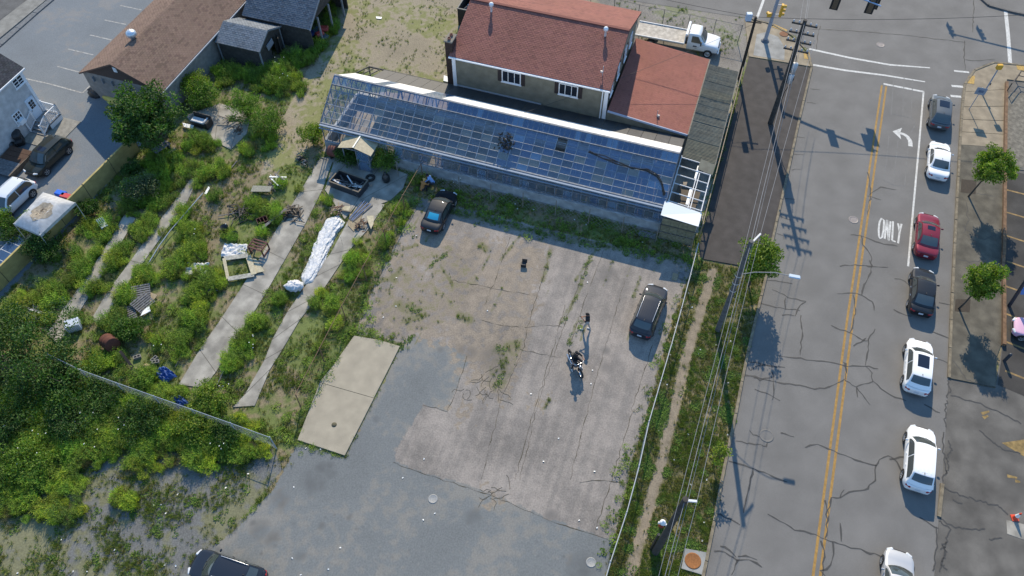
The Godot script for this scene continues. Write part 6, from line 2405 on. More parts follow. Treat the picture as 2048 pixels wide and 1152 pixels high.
func build_street() -> void:
	var grey := rough_mat("pole_grey", lin(0.2, 0.2, 0.2), 1.0, 0.25, 0.9, "cloudy", "grain")
	var brown := rough_mat("pole_brown", lin(0.06, 0.045, 0.034), 1.0, 0.25, 0.9, "cloudy", "grain")
	var dark := rough_mat("pole_dark", lin(0.10, 0.09, 0.08), 1.0, 0.25, 0.9, "cloudy", "grain")
	var steel := flat("mast_steel", lin(0.30, 0.34, 0.40), 0.5, 0.2)
	var cable := flat("cable_grey", lin(0.2, 0.21, 0.23), 0.7)
	var zinc := flat("zinc", lin(0.46, 0.48, 0.50), 0.5, 0.2)
	var yel := flat("signal_yellow", lin(0.62, 0.34, 0.03), 0.5)

	# pole with the street lamp
	var mb0 := g(1435, 661)
	var mt := g(1503, 482, 8.6)
	var t := thing("utility_pole", "grey utility pole carrying the street lamp arm", "utility pole", mb0)
	part(t, "pole", pole_between(Vector3.ZERO, mt - mb0, 0.17, 0.12), grey)
	var root := (mt - mb0) * 0.66
	var lamp := g(1578, 551, 6.4) - mb0
	var mb := MB.new()
	mb.tube([root, root.lerp(lamp, 0.3) + Vector3(0, 0.25, 0), root.lerp(lamp, 0.7) + Vector3(0, 0.25, 0), lamp], 0.024, 8)
	var arm := part(t, "lamp_arm", mb, flat("arm_dull", lin(0.26, 0.26, 0.26), 0.7))
	mb = MB.new()
	var ld := (lamp - root); ld.y = 0; ld = ld.normalized()
	mb.cbox(lamp + ld * 0.3, Vector3(0.26, 0.1, 0.62), 0.04, Basis(Vector3.UP.cross(ld), Vector3.UP, ld))
	part(arm, "lamp_head", mb, flat("lamp_head", lin(0.42, 0.5, 0.58), 0.5))
	mb = MB.new()
	var tip := g(1521, 468, 8.3) - mb0
	mb.bar(mt - mb0 + Vector3(0, -0.3, 0), tip, 0.09, 0.11)
	part(t, "side_arm", mb, zinc)
	mb = MB.new()
	for k in 3:
		var c := (mt - mb0) * (0.5 + 0.08 * k)
		mb.lathe([Vector2(0.21, -0.04), Vector2(0.21, 0.04)], 14, c)
	part(t, "pole_bands", mb, zinc)

	# lower pole
	var lb := g(1310, 1105)
	var lt := g(1371, 998, 7.7)
	t = thing("utility_pole", "brown grey utility pole with black conduits by the hydrant", "utility pole", lb)
	part(t, "pole", pole_between(Vector3.ZERO, lt - lb, 0.19, 0.13), dark)
	for e in [-0.2, 0.2]:
		mb = MB.new()
		var o: Vector3 = Vector3(0.938, 0, 0.347) * e + Vector3(0, 0, -0.12)
		mb.tube([o, o + (lt - lb) * 0.3], 0.075, 10)
		part(t, "conduit", mb, flat("conduit_black", lin(0.03, 0.03, 0.032), 0.5))
	mb = MB.new()
	mb.bar(lt - lb + Vector3(0, -0.15, 0), g(1394, 1003, 7.5) - lb, 0.1, 0.1)
	part(t, "side_arm", mb, flat("arm_white", lin(0.62, 0.64, 0.66), 0.5))

	# upper pole with its stack of crossarms
	var ub := g(1540, 248)
	var ut := g(1611, 40, 9.0)
	t = thing("utility_pole", "tall utility pole crowded with crossarms and insulators", "utility pole", ub)
	part(t, "pole", pole_between(Vector3.ZERO, ut - ub, 0.2, 0.13), dark)
	var across := Vector3(0.938, 0, 0.347)
	for k in 4:
		var c := (ut - ub) * (0.96 - 0.075 * k)
		mb = MB.new()
		mb.bar(c - across * 0.8, c + across * 0.9, 0.09, 0.11)
		var xa := part(t, "crossarm", mb, dark)
		for q in 5:
			mb = MB.new()
			mb.lathe([Vector2(0.03, 0), Vector2(0.07, 0.03), Vector2(0.04, 0.07), Vector2(0.07, 0.1), Vector2(0.03, 0.18), Vector2(0, 0.18)], 10, c + across * (-0.7 + q * 0.37) + Vector3(0, 0.06, 0))
			part(xa, "insulator", mb, flat("porcelain", lin(0.4, 0.42, 0.45), 0.3))
	for k in 2:
		mb = MB.new()
		var c: Vector3 = (ut - ub) * (0.58 - 0.1 * k) + across * 0.32
		mb.lathe([Vector2(0, -0.4), Vector2(0.19, -0.38), Vector2(0.2, 0.36), Vector2(0.14, 0.42), Vector2(0, 0.44)], 16, c)
		part(t, "cable_can", mb, zinc)
	mb = MB.new()
	mb.tube([ut * 0 + (ut - ub) * 0.7 + across * 0.2, (ut - ub) * 0.5 + across * 0.55 + Vector3(0, -0.2, 0), (ut - ub) * 0.35 + across * 0.25, (ut - ub) * 0.2 + across * 0.22], 0.03, 6)
	part(t, "riser_cable", mb, flat("conduit_black", lin(0.03, 0.03, 0.032)))
	# slim dark pole with a box on top
	var db := g(1478, 158)
	var dt := g(1512, 34, 5.7)
	t = thing("utility_pole", "slim dark pole with pale box on its crossbar", "utility pole", db)
	part(t, "pole", pole_between(Vector3.ZERO, dt - db, 0.13, 0.1), brown)
	mb = MB.new()
	mb.bar(dt - db + Vector3(-0.6, -0.45, -0.1), dt - db + Vector3(0.5, -0.45, 0.1), 0.07, 0.07)
	part(t, "crossbar", mb, brown)
	mb = MB.new()
	mb.cbox(dt - db + Vector3(-0.5, -0.05, -0.1), Vector3(0.42, 0.6, 0.36), 0.03)
	part(t, "box", mb, flat("box_pale", lin(0.42, 0.5, 0.6), 0.5))

	# wires from pole to pole
	var ahead := g(1640, -130, 9.0)
	var below := lt + (lt - mt) * 0.98
	var names := ["thick cable", "thin wire", "twisted service cable"]
	var k := 0
	for o in [Vector3(0, -0.15, 0), Vector3(0.16, -0.5, 0.05), Vector3(-0.18, -0.9, -0.05)]:
		var r: float = [0.014, 0.009, 0.011][k]
		wire("%s slung from the crossarm pole to the lamp pole" % names[k], ut + o, mt + o, 0.35, r, cable)
		wire("%s slung from the lamp pole to the conduit pole" % names[k], mt + o, lt + o, 0.35, r, cable)
		wire("%s running on past the conduit pole" % names[k], lt + o, below + o, 0.35, r, cable)
		wire("%s running on over the crossing from the crossarm pole" % names[k], ut + o, ahead + o, 0.3, r, cable)
		k += 1
	wire("pale outer wire from the crossarm pole to the lamp pole's side arm", ut + across * 1.0 + Vector3(0, -1.2, 0), mb0 + tip, 0.4, 0.011, cable)
	wire("pale outer wire between the side arms of lamp pole and conduit pole", mb0 + tip, g(1394, 1003, 7.55), 0.4, 0.011, cable)
	wire("pale outer wire leaving the conduit pole's side arm", g(1394, 1003, 7.55), g(1394, 1003, 7.55) + (lt - mt) * 0.98, 0.4, 0.011, cable)
	wire("black wire crossing from the slim pole over the street", dt, g(2300, 10, 7.5), 0.6, 0.018, flat("cable_black", lin(0.03, 0.03, 0.033), 0.6))
	wire("black wire from the slim pole toward the back fence", dt, g(1000, -90, 7.5), 0.4, 0.018, flat("cable_black", lin(0.03, 0.03, 0.033), 0.6))
	wire("thin drop wire over the greenhouse roof", dt + Vector3(0, -0.6, 0), g(820, 300, 2.5), 0.5, 0.012, flat("cable_black", lin(0.03, 0.03, 0.033), 0.6))

	# traffic mast
	var base := g(1530, 82, 0.08)
	t = thing("traffic_mast", "blue grey traffic mast with yellow signal heads", "traffic light", base)
	var topm := Vector3(0.0, 6.6, 0.0)
	part(t, "mast", pole_between(Vector3.ZERO, topm, 0.16, 0.12), steel)
	mb = MB.new()
	mb.lathe([Vector2(0.34, 0), Vector2(0.34, 0.04), Vector2(0.2, 0.06), Vector2(0.2, 0.2), Vector2(0.16, 0.22)], 16)
	part(t, "foot_plate", mb, flat("mast_foot", lin(0.1, 0.11, 0.13), 0.6))
	var endp := g(1762, 12, 6.2) - base
	mb = MB.new()
	mb.tube([Vector3(0, 6.2, 0), Vector3(0, 6.2, 0).lerp(endp, 0.5) + Vector3(0, 0.1, 0), endp], [0.12, 0.09, 0.05], 12)
	part(t, "signal_arm", mb, flat("arm_blue", lin(0.26, 0.38, 0.55), 0.5, 0.2))
	signal_head(t, g(1672, 4, 5.9) - base, Vector3(-0.347, 0, 0.938) * -1.0, true, flat("signal_brown", lin(0.11, 0.075, 0.045), 0.6))
	signal_head(t, g(1742, 12, 5.9) - base, Vector3(-0.347, 0, 0.938) * -1.0, true, flat("signal_brown", lin(0.11, 0.075, 0.045), 0.6))
	signal_head(t, g(1752, 2, 5.9) - base, Vector3(-0.347, 0, 0.938), true, flat("signal_brown", lin(0.11, 0.075, 0.045), 0.6))
	signal_head(t, Vector3(0.55, 2.9, 0.0), Vector3(1, 0, 0.15).normalized(), false, yel)
	signal_head(t, Vector3(-0.35, 2.55, 0.1), Vector3(-0.3, 0, -1).normalized(), false, yel, 1)
	mb = MB.new()
	mb.bar(Vector3(-0.35, 2.55, 0.05), Vector3(0.5, 2.55, 0.0), 0.05, 0.05)
	mb.bar(Vector3(0.0, 3.4, 0.0), Vector3(0.5, 3.4, 0.0), 0.05, 0.05)
	part(t, "bracket", mb, steel)
	# the mast across the street, whose arm shades the crossing
	base = g(2230, 40)
	t = thing("traffic_mast", "traffic mast beyond the crossing whose signal arm shades it", "traffic light", base)
	part(t, "mast", pole_between(Vector3.ZERO, topm, 0.16, 0.12), steel)
	var s0 := g(1893, 56) + Vector3(0.3, 6.0, -7.8)
	mb = MB.new()
	mb.tube([Vector3(0, 6.0, 0), s0 - base], [0.12, 0.06], 12)
	part(t, "signal_arm", mb, steel)
	signal_head(t, s0 - base + Vector3(0.2, -0.3, 0), Vector3(0.9, 0, 0.4), true, yel)
	signal_head(t, s0 - base + Vector3(2.6, -0.2, 0.3), Vector3(0.9, 0, 0.4), true, yel)

	# crossing push-button post and sign
	base = g(1965, 190, 0.085)
	t = thing("push_button_post", "thin grey post with yellow signal box on the tan walk", "signal post", base)
	var ptop := g(1997, 137, 2.6) - base
	part(t, "post", pole_between(Vector3.ZERO, ptop, 0.055, 0.05), steel)
	mb = MB.new()
	mb.cbox(ptop + Vector3(0, 0.15, 0), Vector3(0.42, 0.42, 0.3), 0.05)
	part(t, "signal_box", mb, yel)
	mb = MB.new()
	mb.cbox(ptop * 0.42 + Vector3(0.09, 0, 0), Vector3(0.1, 0.2, 0.1), 0.02)
	part(t, "button", mb, flat("signal_black", lin(0.02, 0.02, 0.02)))
	base = g(1938, 219, 0.085)
	t = thing("street_sign", "square blue grey sign on thin post in tan walk", "sign", base)
	ptop = Vector3(0.02, 2.1, 0)
	part(t, "post", pole_between(Vector3.ZERO, ptop, 0.03, 0.03), steel)
	mb = MB.new()
	mb.cbox(Vector3(0.02, 1.8, 0.05), Vector3(0.72, 0.62, 0.025), 0.008, Basis(Vector3.UP, -0.3))
	var panel := part(t, "panel", mb, flat("sign_back", lin(0.24, 0.3, 0.38), 0.5, 0.2))
	mb = MB.new()
	mb.cbox(Vector3(0.02, 1.8, 0.068), Vector3(0.36, 0.22, 0.01), 0.003, Basis(Vector3.UP, -0.3))
	part(panel, "emblem", mb, flat("sign_mark", lin(0.09, 0.14, 0.22), 0.5))
	# dark post with blue parking sign, and a stub
	base = g(2018, 612, 0.021)
	t = thing("parking_sign", "dark leaning post with small blue sign at the stalls", "sign", base)
	var d2 := g(2062, 545, 2.9) - base
	part(t, "post", pole_between(Vector3.ZERO, d2, 0.11, 0.1), flat("post_dark", lin(0.03, 0.034, 0.045), 0.5))
	mb = MB.new()
	mb.cbox(d2 * 0.5 + Vector3(0.3, 0, 0.1), Vector3(0.5, 0.5, 0.03), 0.01, Basis(Vector3.RIGHT, -0.5))
	part(t, "panel", mb, flat("panel_blue", lin(0.06, 0.16, 0.42), 0.5))
	mb = MB.new()
	mb.lathe([Vector2(0.1, 0), Vector2(0.1, 0.75), Vector2(0.07, 0.82), Vector2(0, 0.84)], 14)
	solo("bollard", "short black bollard at the end of the timber edging", "bollard", mb, flat("post_dark", lin(0.03, 0.034, 0.045))).position = g(2008, 722)
	# railing on the gravel bed
	base = g(2012, 185, 0.06)
	t = thing("railing", "low dark metal railing at the gravel bed corner", "railing", base)
	for e in [[2012, 185, 2031, 160], [2031, 160, 2080, 172]]:
		mb = MB.new()
		var a := g(e[0], e[1], 0.06) - base
		var b := g(e[2], e[3], 0.06) - base
		for h in [0.45, 0.9]:
			mb.bar(a + Vector3(0, h, 0), b + Vector3(0, h, 0), 0.05, 0.05)
		mb.bar(a, a + Vector3(0, 0.92, 0), 0.06, 0.06)
		mb.bar(b, b + Vector3(0, 0.92, 0), 0.06, 0.06)
		part(t, "rail", mb, flat("rail_dark", lin(0.06, 0.05, 0.045), 0.6))
	# hydrant
	base = g(1322, 1053)
	t = thing("fire_hydrant", "red fire hydrant with white bonnet in the verge", "hydrant", base)
	mb = MB.new()
	mb.lathe([Vector2(0.17, 0), Vector2(0.17, 0.05), Vector2(0.12, 0.07), Vector2(0.12, 0.5), Vector2(0.15, 0.52), Vector2(0.15, 0.58)], 18)
	part(t, "barrel", mb, flat("hydrant_red", lin(0.34, 0.05, 0.035), 0.5))
	mb = MB.new()
	mb.lathe([Vector2(0.17, 0.58), Vector2(0.17, 0.62), Vector2(0.14, 0.68), Vector2(0.09, 0.76), Vector2(0.04, 0.78), Vector2(0.04, 0.84), Vector2(0, 0.85)], 18)
	part(t, "bonnet", mb, flat("hydrant_white", lin(0.72, 0.74, 0.76), 0.4))
	for an in [0.3, PI + 0.3, PI * 1.5 + 0.3]:
		mb = MB.new()
		var dir := Vector3(cos(an), 0, sin(an))
		mb.tube([Vector3(0, 0.42, 0), Vector3(0, 0.42, 0) + dir * 0.22], [0.06, 0.07], 12)
		part(t, "outlet", mb, flat("hydrant_white", lin(0.72, 0.74, 0.76)))
	# cone
	base = g(2029, 1036, 0.03)
	t = thing("traffic_cone", "orange traffic cone with white band by broken concrete", "cone", base)
	mb = MB.new()
	mb.cbox(Vector3(0, 0.02, 0), Vector3(0.36, 0.04, 0.36), 0.01)
	part(t, "foot", mb, flat("cone_orange", lin(0.6, 0.07, 0.03), 0.5))
	mb = MB.new()
	mb.lathe([Vector2(0.14, 0.04), Vector2(0.105, 0.26)], 18)
	mb.lathe([Vector2(0.06, 0.56), Vector2(0.03, 0.7), Vector2(0, 0.71)], 18)
	part(t, "body", mb, flat("cone_orange", lin(0.6, 0.07, 0.03)))
	mb = MB.new()
	mb.lathe([Vector2(0.105, 0.26), Vector2(0.06, 0.56)], 18)
	part(t, "band", mb, flat("cone_white", lin(0.75, 0.75, 0.75), 0.5))


# a wire fence: posts, top rail and crossed wires
func fence(called: String, label: String, pts: Array, high: float, gap: float, m: Material, mesh_m: Material, weave := 0.2, rail := 0.03, top_rail := true) -> void:
	var t := thing(called, label, "fence", pts[0])
	var c := Curve3D.new()
	for p in pts:
		c.add_point(p - pts[0])
	var L := c.get_baked_length()
	var n := int(L / gap)
	for i in n + 1:
		var p := c.sample_baked(L * i / n)
		var mb := MB.new()
		mb.tube([p, p + Vector3(rng.randf_range(-0.03, 0.03), high + 0.06, rng.randf_range(-0.03, 0.03))], 0.032, 8)
		part(t, "post", mb, m)
	if top_rail:
		for i in n:
			var mb := MB.new()
			var a := c.sample_baked(L * i / n)
			var b := c.sample_baked(L * (i + 1) / n)
			mb.tube([a + Vector3(0, high, 0), b + Vector3(0, high, 0)], rail, 8)
			part(t, "rail", mb, m)
	if weave > 0:
		var mb := MB.new()
		var k := int(L / weave)
		for i in k:
			var a := c.sample_baked(L * i / k)
			var b := c.sample_baked(minf(L, L * i / k + high * 0.8))
			mb.tube([a, b + Vector3(0, high, 0)], 0.0045, 3, false)
			mb.tube([b, a + Vector3(0, high, 0)], 0.0045, 3, false)
		part(t, "wire_mesh", mb, mesh_m).set_meta("kind", "stuff")


func ground_under(list: Array, h: float) -> Array:
	var out := gl(list, h)
	for i in out.size():
		out[i] = Vector3(out[i].x, 0, out[i].z)
	return out


func build_fences() -> void:
	var zinc := flat("fence_zinc", lin(0.36, 0.38, 0.4), 0.6, 0.1)
	var rust := flat("fence_rust", lin(0.16, 0.095, 0.055), 0.8)
	var fine := flat("mesh_wire", lin(0.28, 0.3, 0.31), 0.6)
	fence("chain_link_fence", "bright chain link fence between lot and grass verge", ground_under([1397, 487, 1372, 585, 1340, 700, 1315, 785, 1292, 865, 1276, 945, 1262, 1000, 1245, 1050, 1212, 1152, 1190, 1230], 1.2), 1.2, 2.6, zinc, fine, 0.22, 0.028)
	fence("chain_link_fence", "rusty leaning fence between overgrown yard and lot", ground_under([842, 328, 800, 400, 760, 472, 700, 580, 645, 685, 590, 790], 1.6), 1.6, 3.0, rust, rust, 0.3, 0.02)
	var row := []
	for i in 12:
		row.append(uv(6.2 + i * 1.92, -1.05))
	fence("chain_link_fence", "thin wire fence standing in weeds along the greenhouse", row, 1.5, 2.2, flat("fence_old", lin(0.2, 0.18, 0.15), 0.8), fine, 0.3, 0.016, false)
	fence("chain_link_fence", "pale blue grey fence above the overgrown gravel", ground_under([95, 708, 165, 742, 240, 768, 330, 800, 430, 835, 540, 875], 1.5), 1.5, 2.4, flat("fence_blue", lin(0.26, 0.31, 0.36), 0.7, 0.0), flat("mesh_pale", lin(0.36, 0.4, 0.42), 0.6), 0.18, 0.017)
	fence("chain_link_fence", "rusty fence between green canopy and new walkway", [uv(27.72, 17.0), uv(27.72, 12.0), uv(27.7, 6.0), uv(27.66, 0.0)], 1.6, 2.4, flat("fence_tan", lin(0.3, 0.24, 0.17), 0.8), fine, 0.3, 0.028)
	fence("chain_link_fence", "grey fence behind the truck along the street", gl([1180, 20, 1260, 42, 1340, 58, 1410, 72, 1475, 86]), 1.7, 2.0, flat("fence_old", lin(0.2, 0.18, 0.15)), fine, 0.3, 0.02)


# ---------------------------------------------------------------- plants
func leaf_mat(key: String) -> StandardMaterial3D:
	var m := vcol(key, 0.65)
	m.backlight_enabled = true
	m.backlight = Color(0.75, 0.85, 0.4)
	return m


func leaf(mb: MB, at: Vector3, dir: Vector3, side: Vector3, l: float, w: float) -> void:
	# a folded leaf: two halves that meet on the midrib
	var tip := at + dir * l
	var up := side.cross(dir).normalized() * w * 0.22
	var m := at + dir * l * 0.45
	mb.tri(at, m + side * w * 0.5 + up, tip)
	mb.tri(at, tip, m - side * w * 0.5 + up)


func rand_dir(r: RandomNumberGenerator) -> Vector3:
	var z := r.randf_range(-1, 1)
	var a := r.randf() * TAU
	var q := sqrt(1 - z * z)
	return Vector3(q * cos(a), z, q * sin(a))


# a tall weed clump: upright stalks with narrow leaves
func weed_mesh(seed_: int, stalks: int, high: float, spread: float, base: Color, tip: Color, lw := 0.03, ll := 0.22) -> ArrayMesh:
	var r := RandomNumberGenerator.new()
	r.seed = seed_
	var mb := MB.new()
	for i in stalks:
		var a := r.randf() * TAU
		var q := sqrt(r.randf()) * spread
		var o := Vector3(cos(a) * q, 0, sin(a) * q)
		var lean := Vector3(cos(a), 0, sin(a)) * (q * 0.35) + Vector3(r.randfn(0, 0.09), 0, r.randfn(0, 0.09))
		var h := high * r.randf_range(0.55, 1.1) * (1.0 - 0.3 * q / spread)
		var tone := r.randf_range(0.5, 1.4)
		mb.col = base * tone
		var top := o + lean * h + Vector3(0, h, 0)
		mb.tri(o - Vector3(0.006, 0, 0), o + Vector3(0.006, 0, 0), top)
		var n := 11
		for k in n:
			var s := 0.15 + 0.88 * k / n
			var p := o + lean * h * s * s + Vector3(0, h * s, 0)
			var an := k * 2.4 + a
			var d := Vector3(cos(an), r.randf_range(0.35, 1.1), sin(an)).normalized()
			var sd := d.cross(Vector3.UP).normalized()
			mb.col = base.lerp(tip, r.randf()) * tone
			leaf(mb, p, d, sd, ll * (1.15 - 0.5 * s) * r.randf_range(0.7, 1.3), lw * (1.3 - 0.5 * s))
	return mb.mesh()


func tuft_mesh(seed_: int, blades: int, high: float, base: Color, tip: Color) -> ArrayMesh:
	var r := RandomNumberGenerator.new()
	r.seed = seed_
	var mb := MB.new()
	for i in blades:
		var a := r.randf() * TAU
		var o := Vector3(cos(a), 0, sin(a)) * r.randf() * 0.09
		var d := Vector3(cos(a) * r.randf_range(0.1, 0.9), 1.0, sin(a) * r.randf_range(0.1, 0.9)).normalized()
		var sd := Vector3(-sin(a), 0, cos(a))
		mb.col = base.lerp(tip, r.randf()) * r.randf_range(0.75, 1.25)
		var h := high * r.randf_range(0.5, 1.2)
		mb.tri(o - sd * 0.012, o + sd * 0.012, o + d * h)
	return mb.mesh()


func rosette_mesh(seed_: int, n: int, rad: float, high: float, base: Color, tip: Color, wl := 0.07) -> ArrayMesh:
	var r := RandomNumberGenerator.new()
	r.seed = seed_
	var mb := MB.new()
	for i in n:
		var a := r.randf() * TAU
		var q := sqrt(r.randf()) * rad
		var y := high * r.randf() * (1.0 - 0.5 * q / rad)
		var d := Vector3(cos(a), r.randf_range(-0.1, 0.6), sin(a)).normalized()
		var sd := d.cross(Vector3.UP).normalized()
		mb.col = base.lerp(tip, r.randf()) * r.randf_range(0.8, 1.2)
		leaf(mb, Vector3(cos(a) * q * 0.8, y, sin(a) * q * 0.8), d, sd, wl * r.randf_range(0.9, 1.7), wl * r.randf_range(0.6, 0.9))
	return mb.mesh()


func many(called: String, label: String, cat: String, m: Mesh, mat: Material, where: Array, tints: Array) -> void:
	if where.is_empty():
		return
	var mm := MultiMesh.new()
	mm.transform_format = MultiMesh.TRANSFORM_3D
	mm.use_colors = true
	mm.mesh = m
	mm.instance_count = where.size()
	for i in where.size():
		mm.set_instance_transform(i, where[i])
		mm.set_instance_color(i, tints[i])
	var o := MultiMeshInstance3D.new()
	o.multimesh = mm
	o.material_override = mat
	o.name = numbered(called)
	add_child(o, true)
	tag(o, label, cat, "", "stuff")


# crown of leaf clumps round limb ends; trunk and limbs as tapered tubes
func tree(called: String, label: String, cat: String, at: Vector3, s: Dictionary, group := "") -> Node3D:
	var t := thing(called, label, cat, at, 0.0, group)
	var r := RandomNumberGenerator.new()
	r.seed = s.seed
	var bark := MB.new()
	var crown := MB.new()
	var h: float = s.high
	var rad: float = s.rad
	var stem: float = s.get("stem", h * 0.35)
	var lean: Vector3 = s.get("lean", Vector3.ZERO)
	var fork := Vector3(lean.x * 0.5, stem, lean.z * 0.5)
	var mid := Vector3(lean.x, (stem + h) * 0.5, lean.z)
	var tr: float = s.get("trunk", 0.08)
	bark.tube([Vector3.ZERO, fork * 0.5 + Vector3(r.randfn(0, 0.03), 0, r.randfn(0, 0.03)), fork], [tr * 1.25, tr, tr * 0.85], 8)
	var lw: float = s.get("leaf", 0.16)
	var base: Color = s.base
	var tip: Color = s.tip
	var ends := []
	for i in int(s.limbs):
		var d := rand_dir(r)
		d.y = d.y * 0.9 + 0.1
		var q := pow(r.randf(), 0.4)
		var e := mid + Vector3(d.x * rad * q, d.y * (h - stem) * 0.5 * q, d.z * rad * q * s.get("depth", 1.0))
		e = mid + (e - mid) * r.randf_range(0.72, 1.22)
		ends.append(e)
		if i < 26:
			bark.tube([fork + Vector3(0, r.randf_range(-0.2, 0.1), 0), fork.lerp(e, 0.5) + Vector3(0, 0.12, 0), e], [tr * 0.5, tr * 0.28, 0.012], 5, false)
	for e in ends:
		var cr: float = rad * s.get("clump", 0.3) * r.randf_range(0.6, 1.25)
		var tone := r.randf_range(0.7, 1.25)
		var n: int = s.leaves
		for k in n:
			var d := rand_dir(r)
			var q := pow(r.randf(), 0.45)
			var p: Vector3 = e + Vector3(d.x, d.y * 0.75, d.z) * cr * q
			if p.y < 0.03:
				continue
			var dir := (rand_dir(r) + Vector3(d.x, 0.15, d.z)).normalized()
			var sd := dir.cross(rand_dir(r)).normalized()
			crown.col = base.lerp(tip, r.randf()) * tone * r.randf_range(0.85, 1.15)
			leaf(crown, p, dir, sd, lw * r.randf_range(0.7, 1.4), lw * r.randf_range(0.5, 0.8))
	part(t, "trunk", bark, rough_mat("bark", lin(0.11, 0.09, 0.07), 0.8, 0.2, 0.95))
	part(t, "crown", crown, leaf_mat("leaf_green"))
	return t


func cell_of(p: Vector3) -> int:
	var x := int((p.x - MAPX0) / MAPW * MW)
	var y := int((p.z - MAPZ0) / MAPH * MH)
	if x < 0 or y < 0 or x >= MW or y >= MH:
		return -1
	return y * MW + x


func build_plants() -> void:
	var lm := leaf_mat("leaf_green")
	# ---- trees and shrubs
	var G1 := Color(0.07, 0.14, 0.014)
	var G2 := Color(0.18, 0.29, 0.025)
	var dk1 := Color(0.03, 0.075, 0.014)
	var dk2 := Color(0.08, 0.155, 0.022)
	var yl1 := Color(0.13, 0.19, 0.015)
	var yl2 := Color(0.29, 0.36, 0.03)
	tree("street_tree", "young leafy tree by the tan walk's end", "tree", g(1937, 393, 0.08), {"seed": 1, "high": 4.3, "rad": 1.3, "stem": 1.7, "limbs": 90, "leaves": 85, "leaf": 0.14, "base": G1 * 1.3, "tip": yl2, "lean": Vector3(0.25, 0, 0.1), "trunk": 0.06, "clump": 0.24})
	tree("street_tree", "narrower young tree in the pit by the black car", "tree", g(1918, 617, 0.08), {"seed": 2, "high": 4.2, "rad": 0.95, "stem": 1.4, "limbs": 80, "leaves": 85, "leaf": 0.14, "base": G1 * 1.3, "tip": yl2, "lean": Vector3(0.2, 0, 0.0), "trunk": 0.06, "clump": 0.28})
	tree("street_tree", "bushy young tree growing beside the lamp pole", "tree", g(1497, 572), {"seed": 3, "high": 4.0, "rad": 1.35, "stem": 1.3, "limbs": 70, "leaves": 80, "leaf": 0.15, "base": G1 * 1.15, "tip": yl2 * 0.9, "trunk": 0.06, "clump": 0.32})
	tree("sapling", "small yellow green sapling on the verge near the kerb", "tree", g(1427, 932), {"seed": 4, "high": 2.6, "rad": 0.42, "stem": 0.6, "limbs": 20, "leaves": 22, "leaf": 0.13, "base": yl1, "tip": yl2, "trunk": 0.025, "clump": 0.5})
	tree("large_tree", "big dark leafy tree overhanging the yellow wall", "tree", g(322, 292), {"seed": 5, "high": 4.6, "rad": 2.5, "stem": 0.8, "limbs": 130, "leaves": 80, "leaf": 0.2, "base": dk1, "tip": dk2 * 1.2, "trunk": 0.16, "clump": 0.22})
	var shrubs := [
		[415, 212, 1.35, 2.0, dk2, G2, "leafy green shrub between scrap pad and brown roofed building"], [398, 188, 1.1, 1.9, yl1, yl2, "yellowish shrub against the brown roofed building"], [497, 238, 1.3, 2.2, G1, G2 * 1.1, "bright broad leaved shrub at the scrap pad's edge"],
		[545, 262, 1.35, 1.9, dk2, G2 * 0.9, "dark rounded shrub beside the tyre track"], [628, 288, 0.95, 1.7, G1 * 1.2, yl2, "bright green shrub at the greenhouse corner"], [702, 325, 1.15, 1.5, dk1, G1 * 1.3, "dark round shrub before the rust red tank"],
		[768, 335, 1.25, 1.5, dk2, G2, "spreading shrub beside the cream porch"], [60, 742, 3.6, 3.2, dk1, dk2 * 1.15, "huge dark thicket by the pale blue fence's end"], [-20, 700, 3.2, 2.8, dk1, dk2, "tall dark thicket against the far end of the yellow wall"],
		[130, 775, 2.2, 1.7, dk1, G1 * 1.2, "sprawling bramble below the pale blue fence"], [272, 352, 0.6, 1.4, dk1, dk2, "thin dark shrub climbing the yellow wall"], [292, 395, 1.2, 1.6, Color(0.06, 0.085, 0.04), Color(0.12, 0.16, 0.07), "grey green shrub amid tall weeds below the yellow wall"],
		[100, 512, 1.2, 1.7, dk1, dk2, "dark shrub behind the canopy tent at the wall"], [180, 428, 0.7, 1.0, dk1, G1, "low dark shrub beside the canopy tent"], [92, 468, 0.6, 2.7, G1, G2, "wispy sapling leaning over the canopy tent"],
		[428, 808, 0.95, 1.3, G1 * 1.25, yl2 * 0.9, "light green bush at the foot of the concrete strip"], [398, 862, 1.15, 1.3, G1 * 1.25, yl2 * 0.9, "light green bush below the pale blue fence"], [35, 470, 1.1, 0.9, dk1, G1, "low bush beneath the canopy tent's corner"], [8, 455, 0.9, 1.1, G1, G2, "grassy bush at the drive's edge"],
		[268, 668, 0.9, 1.0, dk2, G1 * 1.2, "dark bush beside the pallet heap"], [215, 800, 1.3, 1.3, dk1, dk2 * 1.2, "dark bramble just below the pale blue fence"], [300, 845, 1.4, 1.2, dk1, G1, "wide dark bush in the gravel thicket"], [150, 850, 1.4, 1.4, dk1, dk2, "dark bush with white flowers beside it"], [60, 930, 1.5, 1.3, G1, G2, "bright rounded bush at the gravel edge"], [460, 870, 0.9, 1.0, dk1, G1, "low bush above the grey blocks"], [20, 860, 1.6, 1.5, dk1, dk2, "big bush under the huge thicket"]]
	var sd := 20
	for e in shrubs:
		tree("shrub", e[6], "shrub", g(e[0], e[1]), {"seed": sd, "high": e[3], "rad": e[2], "stem": 0.15, "limbs": int(30 + 22 * e[2]), "leaves": 66, "leaf": 0.11 if e[2] < 2 else 0.14, "base": e[4], "tip": e[5], "trunk": 0.04, "clump": 0.34 if e[2] < 2 else 0.22}, "shrubs in the overgrown yard")
		sd += 1

	# ---- tall weeds
	var W := []
	W.append(weed_mesh(1, 46, 1.05, 0.42, Color(0.13, 0.22, 0.018), Color(0.3, 0.45, 0.033)))
	W.append(weed_mesh(2, 40, 0.9, 0.45, Color(0.2, 0.29, 0.02), Color(0.41, 0.53, 0.042)))
